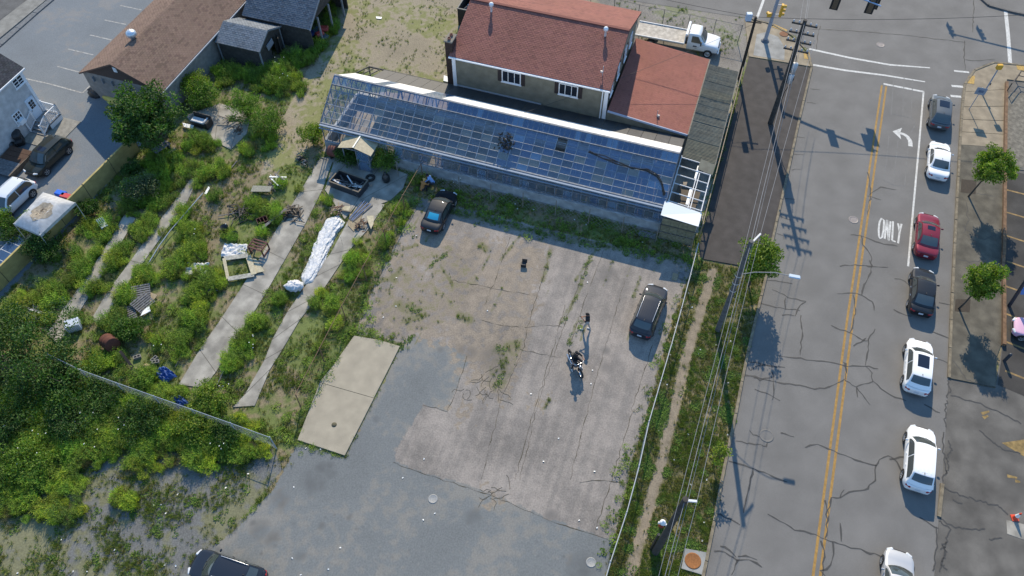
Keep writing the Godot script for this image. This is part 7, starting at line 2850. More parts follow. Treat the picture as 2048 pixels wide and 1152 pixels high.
	W.append(weed_mesh(3, 52, 1.2, 0.5, Color(0.1, 0.175, 0.018), Color(0.22, 0.34, 0.03)))
	W.append(weed_mesh(4, 36, 0.7, 0.5, Color(0.13, 0.12, 0.04), Color(0.27, 0.24, 0.09), 0.014, 0.2))
	var fields := [
		[400, 288, 42, 20], [330, 322, 45, 22], [372, 352, 55, 28], [430, 345, 28, 22], [290, 385, 50, 34], [345, 425, 44, 30], [264, 410, 28, 30], [222, 460, 26, 26], [300, 462, 36, 26], [222, 515, 42, 34], [164, 530, 28, 28], [178, 565, 45, 30], [110, 595, 46, 30], [55, 615, 46, 26],
		[130, 640, 40, 20], [385, 472, 30, 22], [390, 512, 34, 26], [355, 540, 30, 26], [420, 565, 34, 30], [400, 602, 30, 22], [290, 560, 26, 22], [262, 592, 30, 26], [232, 645, 34, 34], [390, 645, 26, 26], [362, 695, 22, 36], [310, 682, 11, 9], [505, 420, 30, 20], [548, 430, 20, 20], [682, 395, 22, 20], [660, 402, 16, 16],
		[716, 412, 20, 18], [520, 650, 20, 18], [492, 690, 24, 26], [462, 722, 26, 26], [560, 602, 12, 10], [640, 602, 18, 18], [665, 612, 16, 16], [702, 505, 28, 24], [724, 535, 18, 18], [200, 722, 50, 20], [280, 762, 40, 22], [335, 792, 40, 18], [420, 832, 40, 20], [480, 852, 34, 16], [100, 800, 110, 44], [220, 842, 90, 36], [350, 862, 90, 34], [440, 884, 52, 28], [60, 882, 76, 46],
		[180, 902, 62, 36], [300, 930, 50, 24], [100, 962, 76, 36], [250, 1002, 24, 20], [40, 1012, 54, 34], [120, 1022, 60, 22], [400, 930, 40, 18], [480, 912, 32, 14], [540, 905, 22, 14], [500, 152, 44, 18], [560, 152, 44, 22], [600, 122, 34, 18], [450, 152, 26, 22], [640, 92, 16, 26], [662, 50, 14, 26], [578, 182, 40, 16],
		[480, 262, 14, 14], [530, 285, 24, 18], [500, 300, 18, 14], [660, 15, 14, 20], [440, 270, 26, 14], [545, 175, 40, 18], [700, 560, 18, 16], [672, 650, 12, 12], [640, 700, 10, 10], [180, 300 + 160, 20, 16], [320, 620, 16, 12], [465, 470, 14, 10], [520, 470, 12, 8], [600, 380, 10, 8], [565, 375, 10, 10], [430, 395, 16, 12], [845, 365, 24, 10], [800, 430, 16, 20], [770, 480, 14, 18], [60, 830, 90, 50], [170, 800, 100, 34], [290, 822, 70, 30], [240, 880, 80, 34], [350, 900, 80, 24], [430, 890, 60, 28], [130, 900, 60, 30], [500, 884, 40, 20], [20, 960, 50, 40]]
	var where := [[], [], [], []]
	var tint := [[], [], [], []]
	var lone := []
	for f in fields:
		var a := g(f[0] - f[2], f[1]).distance_to(g(f[0] + f[2], f[1])) * 0.5
		var b := g(f[0], f[1] - f[3]).distance_to(g(f[0], f[1] + f[3])) * 0.5
		var n := int(PI * a * b * (6.4 if f[1] > 700 else 5.8)) + 2
		var best := -1
		for i in n:
			var an := rng.randf() * TAU
			var q := sqrt(rng.randf())
			var p := g(f[0] + cos(an) * q * f[2], f[1] + sin(an) * q * f[3])
			var cc := cell_of(p)
			if cc >= 0 and ground_cls[cc] == 0 and rng.randf() < 0.97:
				continue
			var k := 0
			var z := rng.randf()
			k = 0 if z < 0.4 else (1 if z < 0.66 else (2 if z < 0.88 else 3))
			var s := rng.randf_range(0.6, 1.25) * (1.0 - 0.4 * q)
			var tr := Transform3D(Basis(Vector3.UP, rng.randf() * TAU).scaled(Vector3(s, s * rng.randf_range(0.8, 1.15), s)), p)
			var tn := rng.randf_range(0.65, 1.4)
			var hue := rng.randf_range(-0.15, 0.24)
			if n < 22 and i % 3 == 0:
				lone.append([tr, k])
				continue
			where[k].append(tr)
			tint[k].append(Color(tn * (1.0 + hue), tn, tn * (1.0 - hue)))
	for k in 4:
		many("tall_weeds", ["tall feathery green weeds covering the yard", "bright leafy weeds massed about the yard", "dark tall weeds crowding the fences", "dry straw coloured grass among the weeds"][k], "weeds", W[k], lm, where[k], tint[k])
	# weeds that stand singly
	var proto := []
	for k in 4:
		proto.append(null)
	var count := 0
	for e in lone:
		if count >= 120:
			break
		var k: int = e[1]
		var o: Node3D
		if proto[k] == null:
			o = part(self, "weed_clump", W[k], lm)
			tag(o, ["feathery green weed clump standing on its own in the yard", "bright leafy weed clump standing on its own in the yard", "tall dark weed clump standing on its own in the yard", "dry straw coloured grass clump standing on its own"][k], "weed", "lone weed clumps %d" % (k + 1))
			proto[k] = o
		else:
			o = proto[k].duplicate()
			o.name = numbered("weed_clump")
			add_child(o, true)
		o.transform = e[0]
		count += 1

	# ---- grass tufts and low leaves by ground
	var T := [tuft_mesh(5, 16, 0.17, Color(0.09, 0.13, 0.02), Color(0.22, 0.27, 0.045)), tuft_mesh(6, 14, 0.14, Color(0.14, 0.15, 0.035), Color(0.3, 0.27, 0.09)), rosette_mesh(7, 22, 0.16, 0.1, Color(0.045, 0.1, 0.012), Color(0.13, 0.22, 0.025)), rosette_mesh(8, 60, 0.3, 0.3, Color(0.09, 0.16, 0.016), Color(0.22, 0.33, 0.03), 0.06)]
	where = [[], [], [], []]
	tint = [[], [], [], []]
	var f := FastNoiseLite.new()
	f.seed = 4
	f.frequency = 0.35
	f.fractal_octaves = 3
	var f2 := FastNoiseLite.new()
	f2.seed = 9
	f2.frequency = 1.1
	for i in 200000:
		var p := g(rng.randf_range(-20, 1640), rng.randf_range(-20, 1170))
		var c := cell_of(p)
		if c < 0:
			continue
		var cl := ground_cls[c]
		var n := f.get_noise_2d(p.x, p.z)
		var n2 := f2.get_noise_2d(p.x, p.z)
		var pr := 0.0
		var kind := 0
		if cl == 5:
			pr = 0.85 + n2 * 0.6
			if soil_map[c] > 90:
				pr = 0.02
			kind = 0 if n > 0.18 else (1 if n > -0.36 else 2)
			if n2 > 0.36:
				kind = 2
		elif cl == 1:
			pr = clampf(0.42 + n * 1.1, 0.06, 0.8)
			kind = 0 if n2 > 0.0 else 1
			if n2 > 0.4:
				kind = 3
		elif cl == 10:
			pr = clampf(0.05 + n * 1.0 + n2 * 0.25, 0.015, 0.6)
			kind = 0 if n2 > 0.0 else 1
		elif cl == 7:
			pr = clampf(0.2 + n * 0.9, 0.03, 0.6)
			kind = 0 if n2 > 0.0 else (1 if n2 > -0.3 else 2)
		elif cl == 11:
			pr = clampf(n * 0.8, 0.0, 0.4)
		elif cl == 2 or cl == 3:
			pr = clampf((wear[c] / 255.0 + n2 * 0.5 - 0.45) * 0.9, 0.0, 0.45)
			kind = 0 if n2 > 0.1 else 1
			if wear[c] > 120 and n > 0.1:
				kind = 2
		if rng.randf() > pr:
			continue
		var s := rng.randf_range(0.55, 1.2) * (0.75 if cl == 2 or cl == 10 else 1.0)
		where[kind].append(Transform3D(Basis(Vector3.UP, rng.randf() * TAU).scaled(Vector3.ONE * s), p + Vector3(0, 0.006 if cl == 2 else 0.0, 0)))
		var tn := rng.randf_range(0.7, 1.25)
		tint[kind].append(Color(tn, tn, tn))
	# leafy growth along walls, fences and slab edges
	var lines := [[[905, 412, 1000, 440, 1100, 463, 1200, 487, 1300, 507, 1385, 520], 0.4, 240], [[880, 385, 1000, 415, 1120, 440, 1240, 470, 1310, 488], 0.9, 330], [[596, 884, 640, 898, 690, 914], 0.14, 110], [[690, 912, 745, 803, 800, 694], 0.08, 60], [[705, 675, 670, 730, 635, 790, 596, 880], 0.3, 110], [[720, 620, 700, 670], 0.7, 60], [[800, 694, 760, 682, 712, 670], 0.35, 110], [[830, 400, 790, 480, 740, 580, 700, 660, 640, 780, 580, 900], 0.55, 240], [[1395, 500, 1372, 570, 1340, 650, 1300, 790, 1255, 940, 1225, 1080, 1205, 1160], 0.3, 200], [[1500, 130, 1460, 250, 1430, 350, 1400, 480], 0.25, 160], [[1330, 470, 1390, 500], 0.6, 80], [[1165, 640, 1140, 690], 0.1, 20]]
	for e in lines:
		var pts := gl(e[0])
		var cv := Curve3D.new()
		for p in pts:
			cv.add_point(p)
		var L := cv.get_baked_length()
		for i in int(e[2]):
			var p := cv.sample_baked(rng.randf() * L) + Vector3(rng.randfn(0, e[1]), 0, rng.randfn(0, e[1]))
			var cc := cell_of(p)
			if cc >= 0 and ground_cls[cc] == 0:
				continue
			var k: int = [3, 0, 2, 0, 1, 0][rng.randi() % 6]
			var s := rng.randf_range(0.5, 1.25) * (0.6 if e[1] < 0.2 else 1.0)
			where[k].append(Transform3D(Basis(Vector3.UP, rng.randf() * TAU).scaled(Vector3.ONE * s), p))
			var tn := rng.randf_range(0.75, 1.3)
			tint[k].append(Color(tn, tn, tn))
	for k in 4:
		many("grass", ["short green grass over verge and yard", "straw coloured grass tufts over verge and yard", "low round leaved ground cover in the grass", "leafy low weeds along walls and fences"][k], "grass", T[k], lm, where[k], tint[k])
	# white flower heads above the weeds
	var fm := MB.new()
	fm.col = Color(0.75, 0.75, 0.68)
	for i in 7:
		var a := TAU * i / 7.0
		fm.lathe([Vector2(0.014, 0), Vector2(0.011, 0.008), Vector2(0, 0.015)], 6, Vector3(cos(a) * 0.024, 0.9 + 0.004 * (i % 3), sin(a) * 0.024) if i else Vector3(0, 0.91, 0))
	fm.col = Color(0.06, 0.1, 0.03)
	fm.tube([Vector3.ZERO, Vector3(0, 0.9, 0)], 0.006, 4, false)
	where = []
	tint = []
	for e in [[200, 845, 35, 20, 16], [130, 870, 40, 16, 10], [255, 870, 8, 20, 8], [180, 905, 20, 12, 8], [30, 880, 40, 20, 8], [450, 905, 18, 10, 10], [510, 700, 16, 12, 14], [455, 780, 12, 20, 12], [560, 170, 20, 10, 14], [580, 135, 30, 12, 12], [920, 375, 14, 8, 16], [960, 370, 26, 10, 14], [400, 460, 60, 40, 8], [85, 930, 60, 40, 10], [330, 710, 16, 10, 6], [690, 480, 10, 20, 4]]:
		for i in int(e[4] * 0.4):
			where.append(Transform3D(Basis().scaled(Vector3(1, rng.randf_range(0.7, 1.25), 1)), g(e[0] + rng.randfn(0, e[2] * 0.5), e[1] + rng.randfn(0, e[3] * 0.5))))
			tint.append(Color(1, 1, 1))
	many("wild_flowers", "small white wild flower heads above the weeds", "flowers", fm.mesh(), vcol("petal", 0.8), where, tint)


# ---------------------------------------------------------------- things lying about
func yaw_of(px0: float, py0: float, px1: float, py1: float) -> float:
	var d := g(px1, py1) - g(px0, py0)
	return atan2(-d.z, d.x)   # local x runs from the first sighting to the second


func slab_thing(called: String, label: String, cat: String, px: Array, h: float, thick: float, m: Material, tilt := 0.0) -> void:
	# a loose sheet lying on the ground, cut to its outline
	var pts := gl(px)
	var c := Vector3.ZERO
	for p in pts:
		c += p
	c /= pts.size()
	for i in pts.size():
		pts[i] -= c
	var mb := MB.new()
	mb.sheet(pts, thick, thick)
	var o := solo(called, label, cat, mb, m)
	o.position = c + Vector3(0, h, 0)
	o.rotation.z = tilt


func stick_heap(called: String, label: String, cat: String, px: float, py: float, n: int, l: float, rad: float, tones: Array, h0 := 0.02) -> void:
	var t := thing(called, label, cat, g(px, py))
	for i in n:
		var mb := MB.new()
		var a := rng.randf() * TAU
		var c := Vector3(rng.randfn(0, rad * 0.5), h0 + 0.02 + i * 0.5 / n * rng.randf(), rng.randfn(0, rad * 0.5))
		var d := Vector3(cos(a), rng.randf_range(-0.15, 0.15), sin(a)) * l * rng.randf_range(0.35, 0.6)
		var w := rng.randf_range(0.03, 0.1)
		mb.bar(c - d, c + d, w, minf(w, 0.04))
		part(t, "stick", mb, tones[i % tones.size()])


func pallet(label: String, at: Vector3, turn: float, tilt: Vector3, m: Material) -> void:
	var t := thing("pallet", label, "pallet", at, turn)
	t.rotation = Vector3(tilt.x, turn, tilt.z)
	for i in 7:
		var mb := MB.new()
		mb.box(Vector3(0, 0.13, -0.5 + i * 0.166), Vector3(1.15, 0.02, 0.1))
		part(t, "deck_board", mb, m)
	for i in 3:
		var mb := MB.new()
		mb.box(Vector3(-0.53 + i * 0.53, 0.07, 0), Vector3(0.05, 0.1, 1.1))
		part(t, "runner", mb, m)


func build_props() -> void:
	var wood := rough_mat("old_wood", lin(0.24, 0.19, 0.14), 0.8, 0.2, 0.9, "cloudy", "grain")
	var gwood := rough_mat("grey_wood", lin(0.27, 0.27, 0.28), 0.8, 0.2, 0.9, "cloudy", "grain")
	var ply := rough_mat("plywood", lin(0.45, 0.37, 0.24), 1.0, 0.25, 0.85, "patch", "grain")
	var creamy := rough_mat("cream_board", lin(0.66, 0.6, 0.42), 1.2, 0.3, 0.7, "patch", "grain")
	var white := flat("scrap_white", lin(0.7, 0.71, 0.7), 0.6)
	var black := flat("scrap_black", lin(0.018, 0.018, 0.02), 0.6)
	var blue := rough_mat("tarp_blue", lin(0.03, 0.13, 0.5), 0.6, 0.2, 0.6, "cloudy", "grain")
	var rust := rough_mat("rust_sheet", lin(0.17, 0.05, 0.028), 0.8, 0.2, 0.85, "cloudy", "grain")
	var mar := rough_mat("maroon_wood", lin(0.12, 0.028, 0.03), 0.8, 0.2, 0.7, "patch", "grain")
	var film := rough_mat("film_white", lin(0.74, 0.76, 0.79), 0.9, 0.3, 0.6, "patch", "even")
	var grey := rough_mat("block_grey", lin(0.36, 0.35, 0.32), 0.6, 0.2)

	# rolled plastic sheeting, wrinkled along its length
	var cl := gl([676, 432, 668, 450, 656, 470, 645, 492, 636, 515, 626, 540, 616, 558, 606, 570])
	var cv := Curve3D.new()
	for p in cl:
		cv.add_point(p)
	var L := cv.get_baked_length()
	var fn := FastNoiseLite.new()
	fn.seed = 3
	fn.frequency = 1.6
	fn.fractal_octaves = 4
	var rows := []
	var N := 160
	for i in N + 1:
		var s := float(i) / N
		var c := cv.sample_baked(L * s)
		var d := (cv.sample_baked(minf(L, L * s + 0.1)) - cv.sample_baked(maxf(0, L * s - 0.1))).normalized()
		var x := Vector3.UP.cross(d).normalized()
		var r := lerpf(0.55, 0.36, s) * (0.15 + 0.85 * minf(1, minf(s * 12, (1 - s) * 14)))
		var row := []
		for k in 37:
			var a := -0.5 + (PI + 1.0) * k / 36.0
			var w := 1.0 + 0.34 * fn.get_noise_3d(s * 2.2, cos(a) * 1.6, sin(a) * 1.6) + 0.3 * (absf(fn.get_noise_3d(s * 3.0 + a * 0.8, a * 2.2, 7.0)) - 0.2) + 0.1 * fn.get_noise_3d(s * 12.0, a * 6.0, 3.0)
			row.append(c + x * cos(a) * r * 1.15 * w + Vector3(0, maxf(0.01, sin(a) * r * 0.5 * w + 0.02), 0))
		rows.append(row)
	var mb := MB.new()
	mb.grid(rows)
	solo("plastic_roll", "long crumpled roll of white plastic sheeting on concrete strip", "plastic sheeting", mb, film)
	mb = MB.new()
	rows = []
	for i in 17:
		var row := []
		for k in 25:
			var th := PI * i / 16.0
			var ph := TAU * k / 24.0
			var d := Vector3(sin(th) * cos(ph), cos(th), sin(th) * sin(ph))
			var w := 1.0 + 0.35 * fn.get_noise_3d(d.x * 2.5, d.y * 2.5, d.z * 2.5)
			row.append(d * Vector3(0.58, 0.3, 0.42) * w)
		rows.append(row)
	mb.grid(rows, true)
	solo("plastic_bundle", "bunched white plastic bundle at the sheeting's end", "plastic sheeting", mb, film).position = g(590, 577) + Vector3(0, 0.27, 0)
	# torn film in the weeds
	for e in [[470, 503, 0.8, "torn white plastic film beside the maroon rack"], [395, 540, 0.7, "pale blue plastic film half hidden in weeds"], [425, 576, 0.4, "scrap of white film by a dark pail"], [690, 462, 0.0, ""]]:
		if e[2] <= 0.0:
			continue
		mb = MB.new()
		rows = []
		for i in 13:
			var row := []
			for k in 13:
				var x: float = (i / 6.0 - 1.0) * e[2]
				var z: float = (k / 6.0 - 1.0) * e[2] * 0.7
				row.append(Vector3(x * (1 + 0.2 * fn.get_noise_2d(z * 2, e[0])), 0.14 + 0.2 * fn.get_noise_2d(x * 2.5 + e[0], z * 2.5), -z))
			rows.append(row)
		mb.grid(rows, true)
		solo("plastic_film", e[3], "plastic sheeting", mb, film).position = g(e[0], e[1])

	# open metal skip filled with scrap
	var t := thing("scrap_skip", "open dark metal skip full of scrap by the porch", "skip", g(700, 374), yaw_of(668, 362, 728, 384))
	for e in [[0, 0.32, -0.62, 2.4, 0.58, 0.05], [0, 0.32, 0.62, 2.4, 0.58, 0.05], [-1.2, 0.32, 0, 0.05, 0.58, 1.24], [1.2, 0.32, 0, 0.05, 0.58, 1.24]]:
		mb = MB.new()
		mb.box(Vector3(e[0], e[1], e[2]), Vector3(e[3], e[4], e[5]))
		part(t, "side", mb, flat("skip_dark", lin(0.04, 0.042, 0.05), 0.6, 0.2))
	mb = MB.new()
	mb.box(Vector3(0, 0.05, 0), Vector3(2.36, 0.05, 1.2))
	part(t, "floor", mb, black)
	mb = MB.new()
	for e in [[0, -0.62, 2.46, 0.09], [0, 0.62, 2.46, 0.09]]:
		mb.box(Vector3(e[0], 0.63, e[1]), Vector3(e[2], 0.05, e[3]))
	for x in [-1.2, 1.2]:
		mb.box(Vector3(x, 0.632, 0), Vector3(0.09, 0.05, 1.14))
	part(t, "rim", mb, rough_mat("rim_tan", lin(0.26, 0.22, 0.17), 0.7, 0.2))
	var st := thing("scrap_heap", "boards and pipes jumbled inside the dark skip", "scrap", g(700, 374), t.rotation.y)
	for i in 14:
		mb = MB.new()
		var a := rng.randf() * TAU
		var c := Vector3(rng.randf_range(-0.7, 0.7), rng.randf_range(0.2, 0.6), rng.randf_range(-0.3, 0.3))
		var d := Vector3(cos(a) * 0.5, rng.randf_range(-0.15, 0.2), sin(a) * 0.25)
		mb.bar(c - d, c + d, rng.randf_range(0.04, 0.16), 0.03)
		part(st, "scrap_piece", mb, [white, wood, gwood, black, film][i % 5])
	# steel grate leaning at it, tyre, bag
	t = thing("steel_rack", "grey steel rack standing at the skip's end", "rack", g(726, 388), t.rotation.y + 1.4)
	for i in 7:
		mb = MB.new()
		mb.bar(Vector3(-0.5 + i * 0.17, 0.05, 0), Vector3(-0.5 + i * 0.17, 0.55, -0.35), 0.02, 0.02)
		part(t, "bar", mb, gwood)
	for y in [0.0, 1.0]:
		mb = MB.new()
		mb.bar(Vector3(-0.55, 0.05 + y * 0.5, -0.35 * y), Vector3(0.56, 0.05 + y * 0.5, -0.35 * y), 0.03, 0.03)
		part(t, "rail", mb, gwood)
	mb = MB.new()
	var prof := []
	for k in 13:
		prof.append(Vector2(0.26 + 0.09 * cos(TAU * k / 12.0), 0.09 + 0.09 * sin(TAU * k / 12.0)))
	mb.lathe(prof, 20)
	solo("tyre", "old black tyre lying on the greenhouse pad", "tyre", mb, flat("tyre_rubber", lin(0.018, 0.018, 0.019))).position = g(741, 357, 0.07)
	mb = MB.new()
	mb.lathe([Vector2(0, 0), Vector2(0.25, 0.02), Vector2(0.3, 0.3), Vector2(0.22, 0.6), Vector2(0.07, 0.72), Vector2(0.1, 0.82), Vector2(0, 0.8)], 11)
	solo("rubbish_bag", "black rubbish bag standing under the porch shrub", "bag", mb, flat("bag_black", lin(0.02, 0.022, 0.025), 0.35)).position = g(773, 362, 0.06)

	# blue and grey pipes
	t = thing("pipe_bundle", "bundle of blue grey pipes lying on the concrete", "pipes", g(714, 428, 0.06))
	for i in 7:
		mb = MB.new()
		var o := g(698 + i * 1.5, 438 + i * 1.0, 0.06) - g(714, 428, 0.06)
		var q := g(726 + i * 3.2, 402 + i * 1.5, 0.06) - g(714, 428, 0.06)
		mb.tube([o + Vector3(0, 0.05 + 0.03 * (i % 3), 0), q + Vector3(0, 0.05 + 0.03 * (i % 2), 0)], 0.03, 6)
		part(t, "pipe", mb, flat("pipe_blue", lin(0.12, 0.2, 0.38), 0.5) if i % 2 else gwood)
	# loose sheets
	slab_thing("board", "cream board propped among planks beside the sheeting", "board", [680, 417, 703, 418, 700, 428, 690, 425], 0.25, 0.03, creamy, 0.12)
	slab_thing("board", "large fan shaped tan sheet on the concrete strip", "board", [700, 430, 728, 424, 718, 452, 708, 465, 696, 452], 0.08, 0.02, ply)
	slab_thing("board", "pointed cream board leaning in the fence weeds", "board", [734, 438, 748, 436, 748, 452, 743, 463, 738, 452], 0.25, 0.03, creamy, -0.2)
	slab_thing("board", "pale weathered sheet in weeds by the scrap pile", "board", [508, 376, 547, 380, 543, 391, 503, 388], 0.3, 0.03, rough_mat("pale_sheet", lin(0.4, 0.4, 0.33), 1.0, 0.25), 0.1)
	slab_thing("board", "yellowish fibreglass sheet beside the white window frame", "board", [498, 515, 513, 520, 531, 546, 507, 550], 0.12, 0.02, creamy, 0.1)
	slab_thing("board", "tan plywood sheet under the grey pallets", "board", [292, 583, 317, 593, 302, 613, 280, 600], 0.14, 0.03, ply)
	slab_thing("board", "worn plywood sheet below the pallet heap", "board", [298, 618, 315, 606, 326, 616, 304, 641, 285, 639], 0.06, 0.03, ply)
	slab_thing("board", "bright white panel lying over the pallets", "board", [303, 619, 306, 629, 285, 638, 292, 624], 0.34, 0.02, white, 0.1)
	slab_thing("board", "white plank at the path's end among weeds", "board", [418, 375, 421, 378, 414, 391, 410, 389], 0.1, 0.03, white)
	slab_thing("board", "small white scrap board on the bare back yard", "board", [752, 34, 764, 35, 763, 39, 753, 38], 0.03, 0.03, white)
	slab_thing("board", "white board leaning at the chimney's foot", "board", [888, 152, 900, 158, 899, 168, 887, 163], 0.1, 0.03, white, 0.2)
	slab_thing("board", "worn grey board over lean weeds by the shed door", "board", [512, 150, 524, 138, 527, 141, 515, 153], 0.2, 0.04, gwood)
	# white window frame in weeds
	t = thing("window_frame", "large white wooden window frame lying in weeds", "window frame", g(480, 540))
	var wf := gl([450, 521, 498, 515, 510, 553, 458, 562])
	for i in 4:
		mb = MB.new()
		mb.bar(wf[i] - g(480, 540) + Vector3(0, 0.2, 0), wf[(i + 1) % 4] - g(480, 540) + Vector3(0, 0.22, 0), 0.34 if i != 3 else 0.2, 0.05)
		part(t, "rail", mb, creamy if i % 2 else rough_mat("pale_paint", lin(0.56, 0.56, 0.5), 0.9, 0.2, 0.8, "cloudy", "grain"))
	# maroon rack
	t = thing("wooden_rack", "dark red wooden rack with four slats beside concrete strip", "rack", g(521, 503), yaw_of(505, 500, 530, 508))
	for x in [-0.5, 0.5]:
		for z in [-0.35, 0.35]:
			mb = MB.new()
			mb.box(Vector3(x, 0.36, z), Vector3(0.07, 0.74, 0.07))
			part(t, "leg", mb, mar)
	for i in 4:
		mb = MB.new()
		mb.box(Vector3(0, 0.7, -0.35 + i * 0.235), Vector3(1.0, 0.06, 0.1))
		part(t, "slat", mb, mar)
	for x in [-0.5, 0.5]:
		for y in [0.12, 0.72]:
			mb = MB.new()
			mb.box(Vector3(x, y, 0), Vector3(0.06, 0.07, 0.64))
			part(t, "side_rail", mb, mar)
	# crate and long plank
	t = thing("crate", "small dark red crate under the long plank", "crate", g(527, 447), 0.5)
	for z in [-0.25, 0.25]:
		mb = MB.new()
		mb.box(Vector3(0, 0.2, z), Vector3(0.7, 0.4, 0.03))
		part(t, "side", mb, mar)
	for i in 4:
		mb = MB.new()
		mb.box(Vector3(-0.34 + i * 0.227, 0.2, 0), Vector3(0.03, 0.38, 0.47))
		part(t, "divider", mb, mar)
	for e in [[522, 458, 572, 418, 0.2, 0.45, "long grey plank resting on the small crate"], [436, 432, 500, 420, 0.05, 0.2, "thin weathered pole across the weeds"], [630, 312, 505, 345, 0.0, 0.0, ""], [474, 322, 455, 345, 0.06, 0.1, "grey timber edging the weeds near the pad"], [350, 735, 368, 700, 0.04, 0.1, "white pipe lying beside the concrete strip's weeds"], [434, 770, 447, 742, 0.04, 0.3, "short bent pipe near the light green bush"], [485, 412, 470, 416, 0.05, 0.3, "brown stick on the heap of cut brush"]]:
		if e[4] <= 0.0:
			continue
		mb = MB.new()
		mb.bar(g(e[0], e[1], e[5] * 0.6), g(e[2], e[3], e[5]), e[4], 0.035)
		solo("plank", e[6], "plank", mb, gwood)
	mb = MB.new()
	var pp := []
	for q in [[406, 386, 0.35], [372, 425, 0.3], [340, 462, 0.28], [318, 492, 0.25], [292, 535, 0.15]]:
		pp.append(g(q[0], q[1], q[2]))
	mb.tube(pp, 0.035, 8)
	solo("long_pipe", "long pale pipe running beside the narrow concrete strip", "pipe", mb, flat("fence_blue", lin(0.36, 0.42, 0.48)))
	# heaps
	stick_heap("wood_heap", "heap of short dark logs and sticks by the concrete strip", "wood pile", 583, 428, 70, 0.55, 0.62, [rough_mat("bark", lin(0.11, 0.09, 0.07)), wood, black])
	stick_heap("scrap_pile", "pile of pale laths and dark junk in the grass", "scrap pile", 551, 369, 26, 1.2, 0.45, [gwood, white, black, gwood])
	stick_heap("brush_heap", "low heap of bricks and rubble by the greenhouse shrub", "rubble pile", 604, 320, 26, 0.35, 0.4, [wood, grey, black])
	stick_heap("brush_heap", "tangle of dark cut branches amid the yard weeds", "brush pile", 487, 425, 50, 0.9, 0.8, [rough_mat("bark", lin(0.11, 0.09, 0.07)), black])
	stick_heap("plank_pile", "grey planks sunk in weeds by the mossy strip", "wood pile", 72, 622, 12, 1.6, 0.5, [gwood, gwood, film])
	stick_heap("brick_heap", "scatter of brown bricks on the scrap pad", "rubble pile", 479, 262, 18, 0.22, 0.35, [rough_mat("brick_old", lin(0.16, 0.09, 0.06), 0.5, 0.2), wood], 0.07)
	stick_heap("scrap_pile", "thin scrap rods and boards on the concrete pad", "scrap pile", 470, 244, 9, 1.3, 0.7, [gwood, wood, ply, black], 0.07)
	stick_heap("brick_heap", "brown broken debris beside the pointed cream board", "rubble pile", 722, 452, 30, 0.3, 0.5, [rough_mat("brick_old", lin(0.16, 0.09, 0.06), 0.5, 0.2), wood])
	stick_heap("plank_pile", "loose dark red laths at the head of the plastic roll", "wood pile", 677, 425, 10, 0.8, 0.35, [mar, wood, ply], 0.3)
	# pallets
	pallet("grey pallet on top of the heap of boards", g(290, 612) + Vector3(0, 0.25, 0), 0.9, Vector3(0.06, 0, 0.05), gwood)
	pallet("grey pallet tilted behind the heap of boards", g(285, 590) + Vector3(0, 0.2, 0), 0.3, Vector3(0.1, 0, -0.08), gwood)
	pallet("broken grey pallet half under the weeds", g(255, 632) + Vector3(0, 0.05, 0), 0.5, Vector3(0, 0, 0.05), gwood)
	# pails
	for e in [[452, 463, 0.26, 0.48, "black open pail standing in the weeds"], [470, 473, 0.26, 0.3, "dusty black tub beside the open pail"], [425, 590, 0.2, 0.4, "dark pail among tall weeds and film"]]:
		mb = MB.new()
		mb.lathe([Vector2(0, 0.01), Vector2(e[2] * 0.8, 0.01), Vector2(e[2], e[3]), Vector2(e[2] + 0.02, e[3]), Vector2(e[2] * 0.96, e[3]), Vector2(e[2] * 0.78, 0.04), Vector2(0, 0.04)], 20)
		solo("pail", e[4], "pail", mb, flat("pail_black", lin(0.02, 0.02, 0.024), 0.5)).position = g(e[0], e[1])
	# crate box, rusty sheet drum, post
	t = thing("milk_crate", "pale blue ribbed crate on the mossy strip", "crate", g(151, 656), 0.35)
	mb = MB.new()
	mb.cbox(Vector3(0, 0.32, 0), Vector3(0.82, 0.6, 0.62), 0.02)
	part(t, "shell", mb, flat("crate_blue", lin(0.44, 0.5, 0.6), 0.5))
	for i in 8:
		mb = MB.new()
		mb.box(Vector3(-0.36 + i * 0.1, 0.32, 0.315), Vector3(0.035, 0.56, 0.02))
		part(t, "rib", mb, white)
	mb = MB.new()
	mb.lathe([Vector2(0, 0), Vector2(0.42, 0.0), Vector2(0.45, 0.03), Vector2(0.45, 0.3), Vector2(0.47, 0.33), Vector2(0.45, 0.36), Vector2(0.45, 0.62), Vector2(0.47, 0.65), Vector2(0.45, 0.68), Vector2(0.45, 0.95), Vector2(0.42, 0.98), Vector2(0, 0.96)], 22, Vector3.ZERO, Basis(Vector3.RIGHT, 1.2))
	var drum := solo("rusty_drum", "rust brown drum lying in weeds above the leaning post", "drum", mb, rust)
	drum.position = g(213, 697) + Vector3(0, 0.3, -0.4)
	drum.rotation.y = 0.9
	mb = MB.new()
	mb.bar(g(298, 778), g(240, 702, 1.4), 0.16, 0.16)
	solo("leaning_post", "dark brown square post leaning in the weeds", "post", mb, rough_mat("pole_brown", lin(0.06, 0.045, 0.034)))
	# concrete blocks
	for e in [[276, 716, 0.4, "hollow grey block upright beside the leaning post"], [310, 720, 1.0, "pale hollow block near the round stone"], [313, 726, 0.2, "flat grey block touching the pale hollow block"], [476, 900, 0.3, "grey hollow block under the fence's lower end"], [486, 905, 0.35, "plain grey block between two others in weeds"], [494, 898, 0.3, "half block at the row's end in dark weeds"]]:
		t = thing("concrete_block", e[3], "block", g(e[0], e[1]), e[2])
		for x in [-0.19, 0.0, 0.19]:
			mb = MB.new()
			mb.box(Vector3(x, 0.1, 0), Vector3(0.035, 0.2, 0.13))
			part(t, "web", mb, grey)
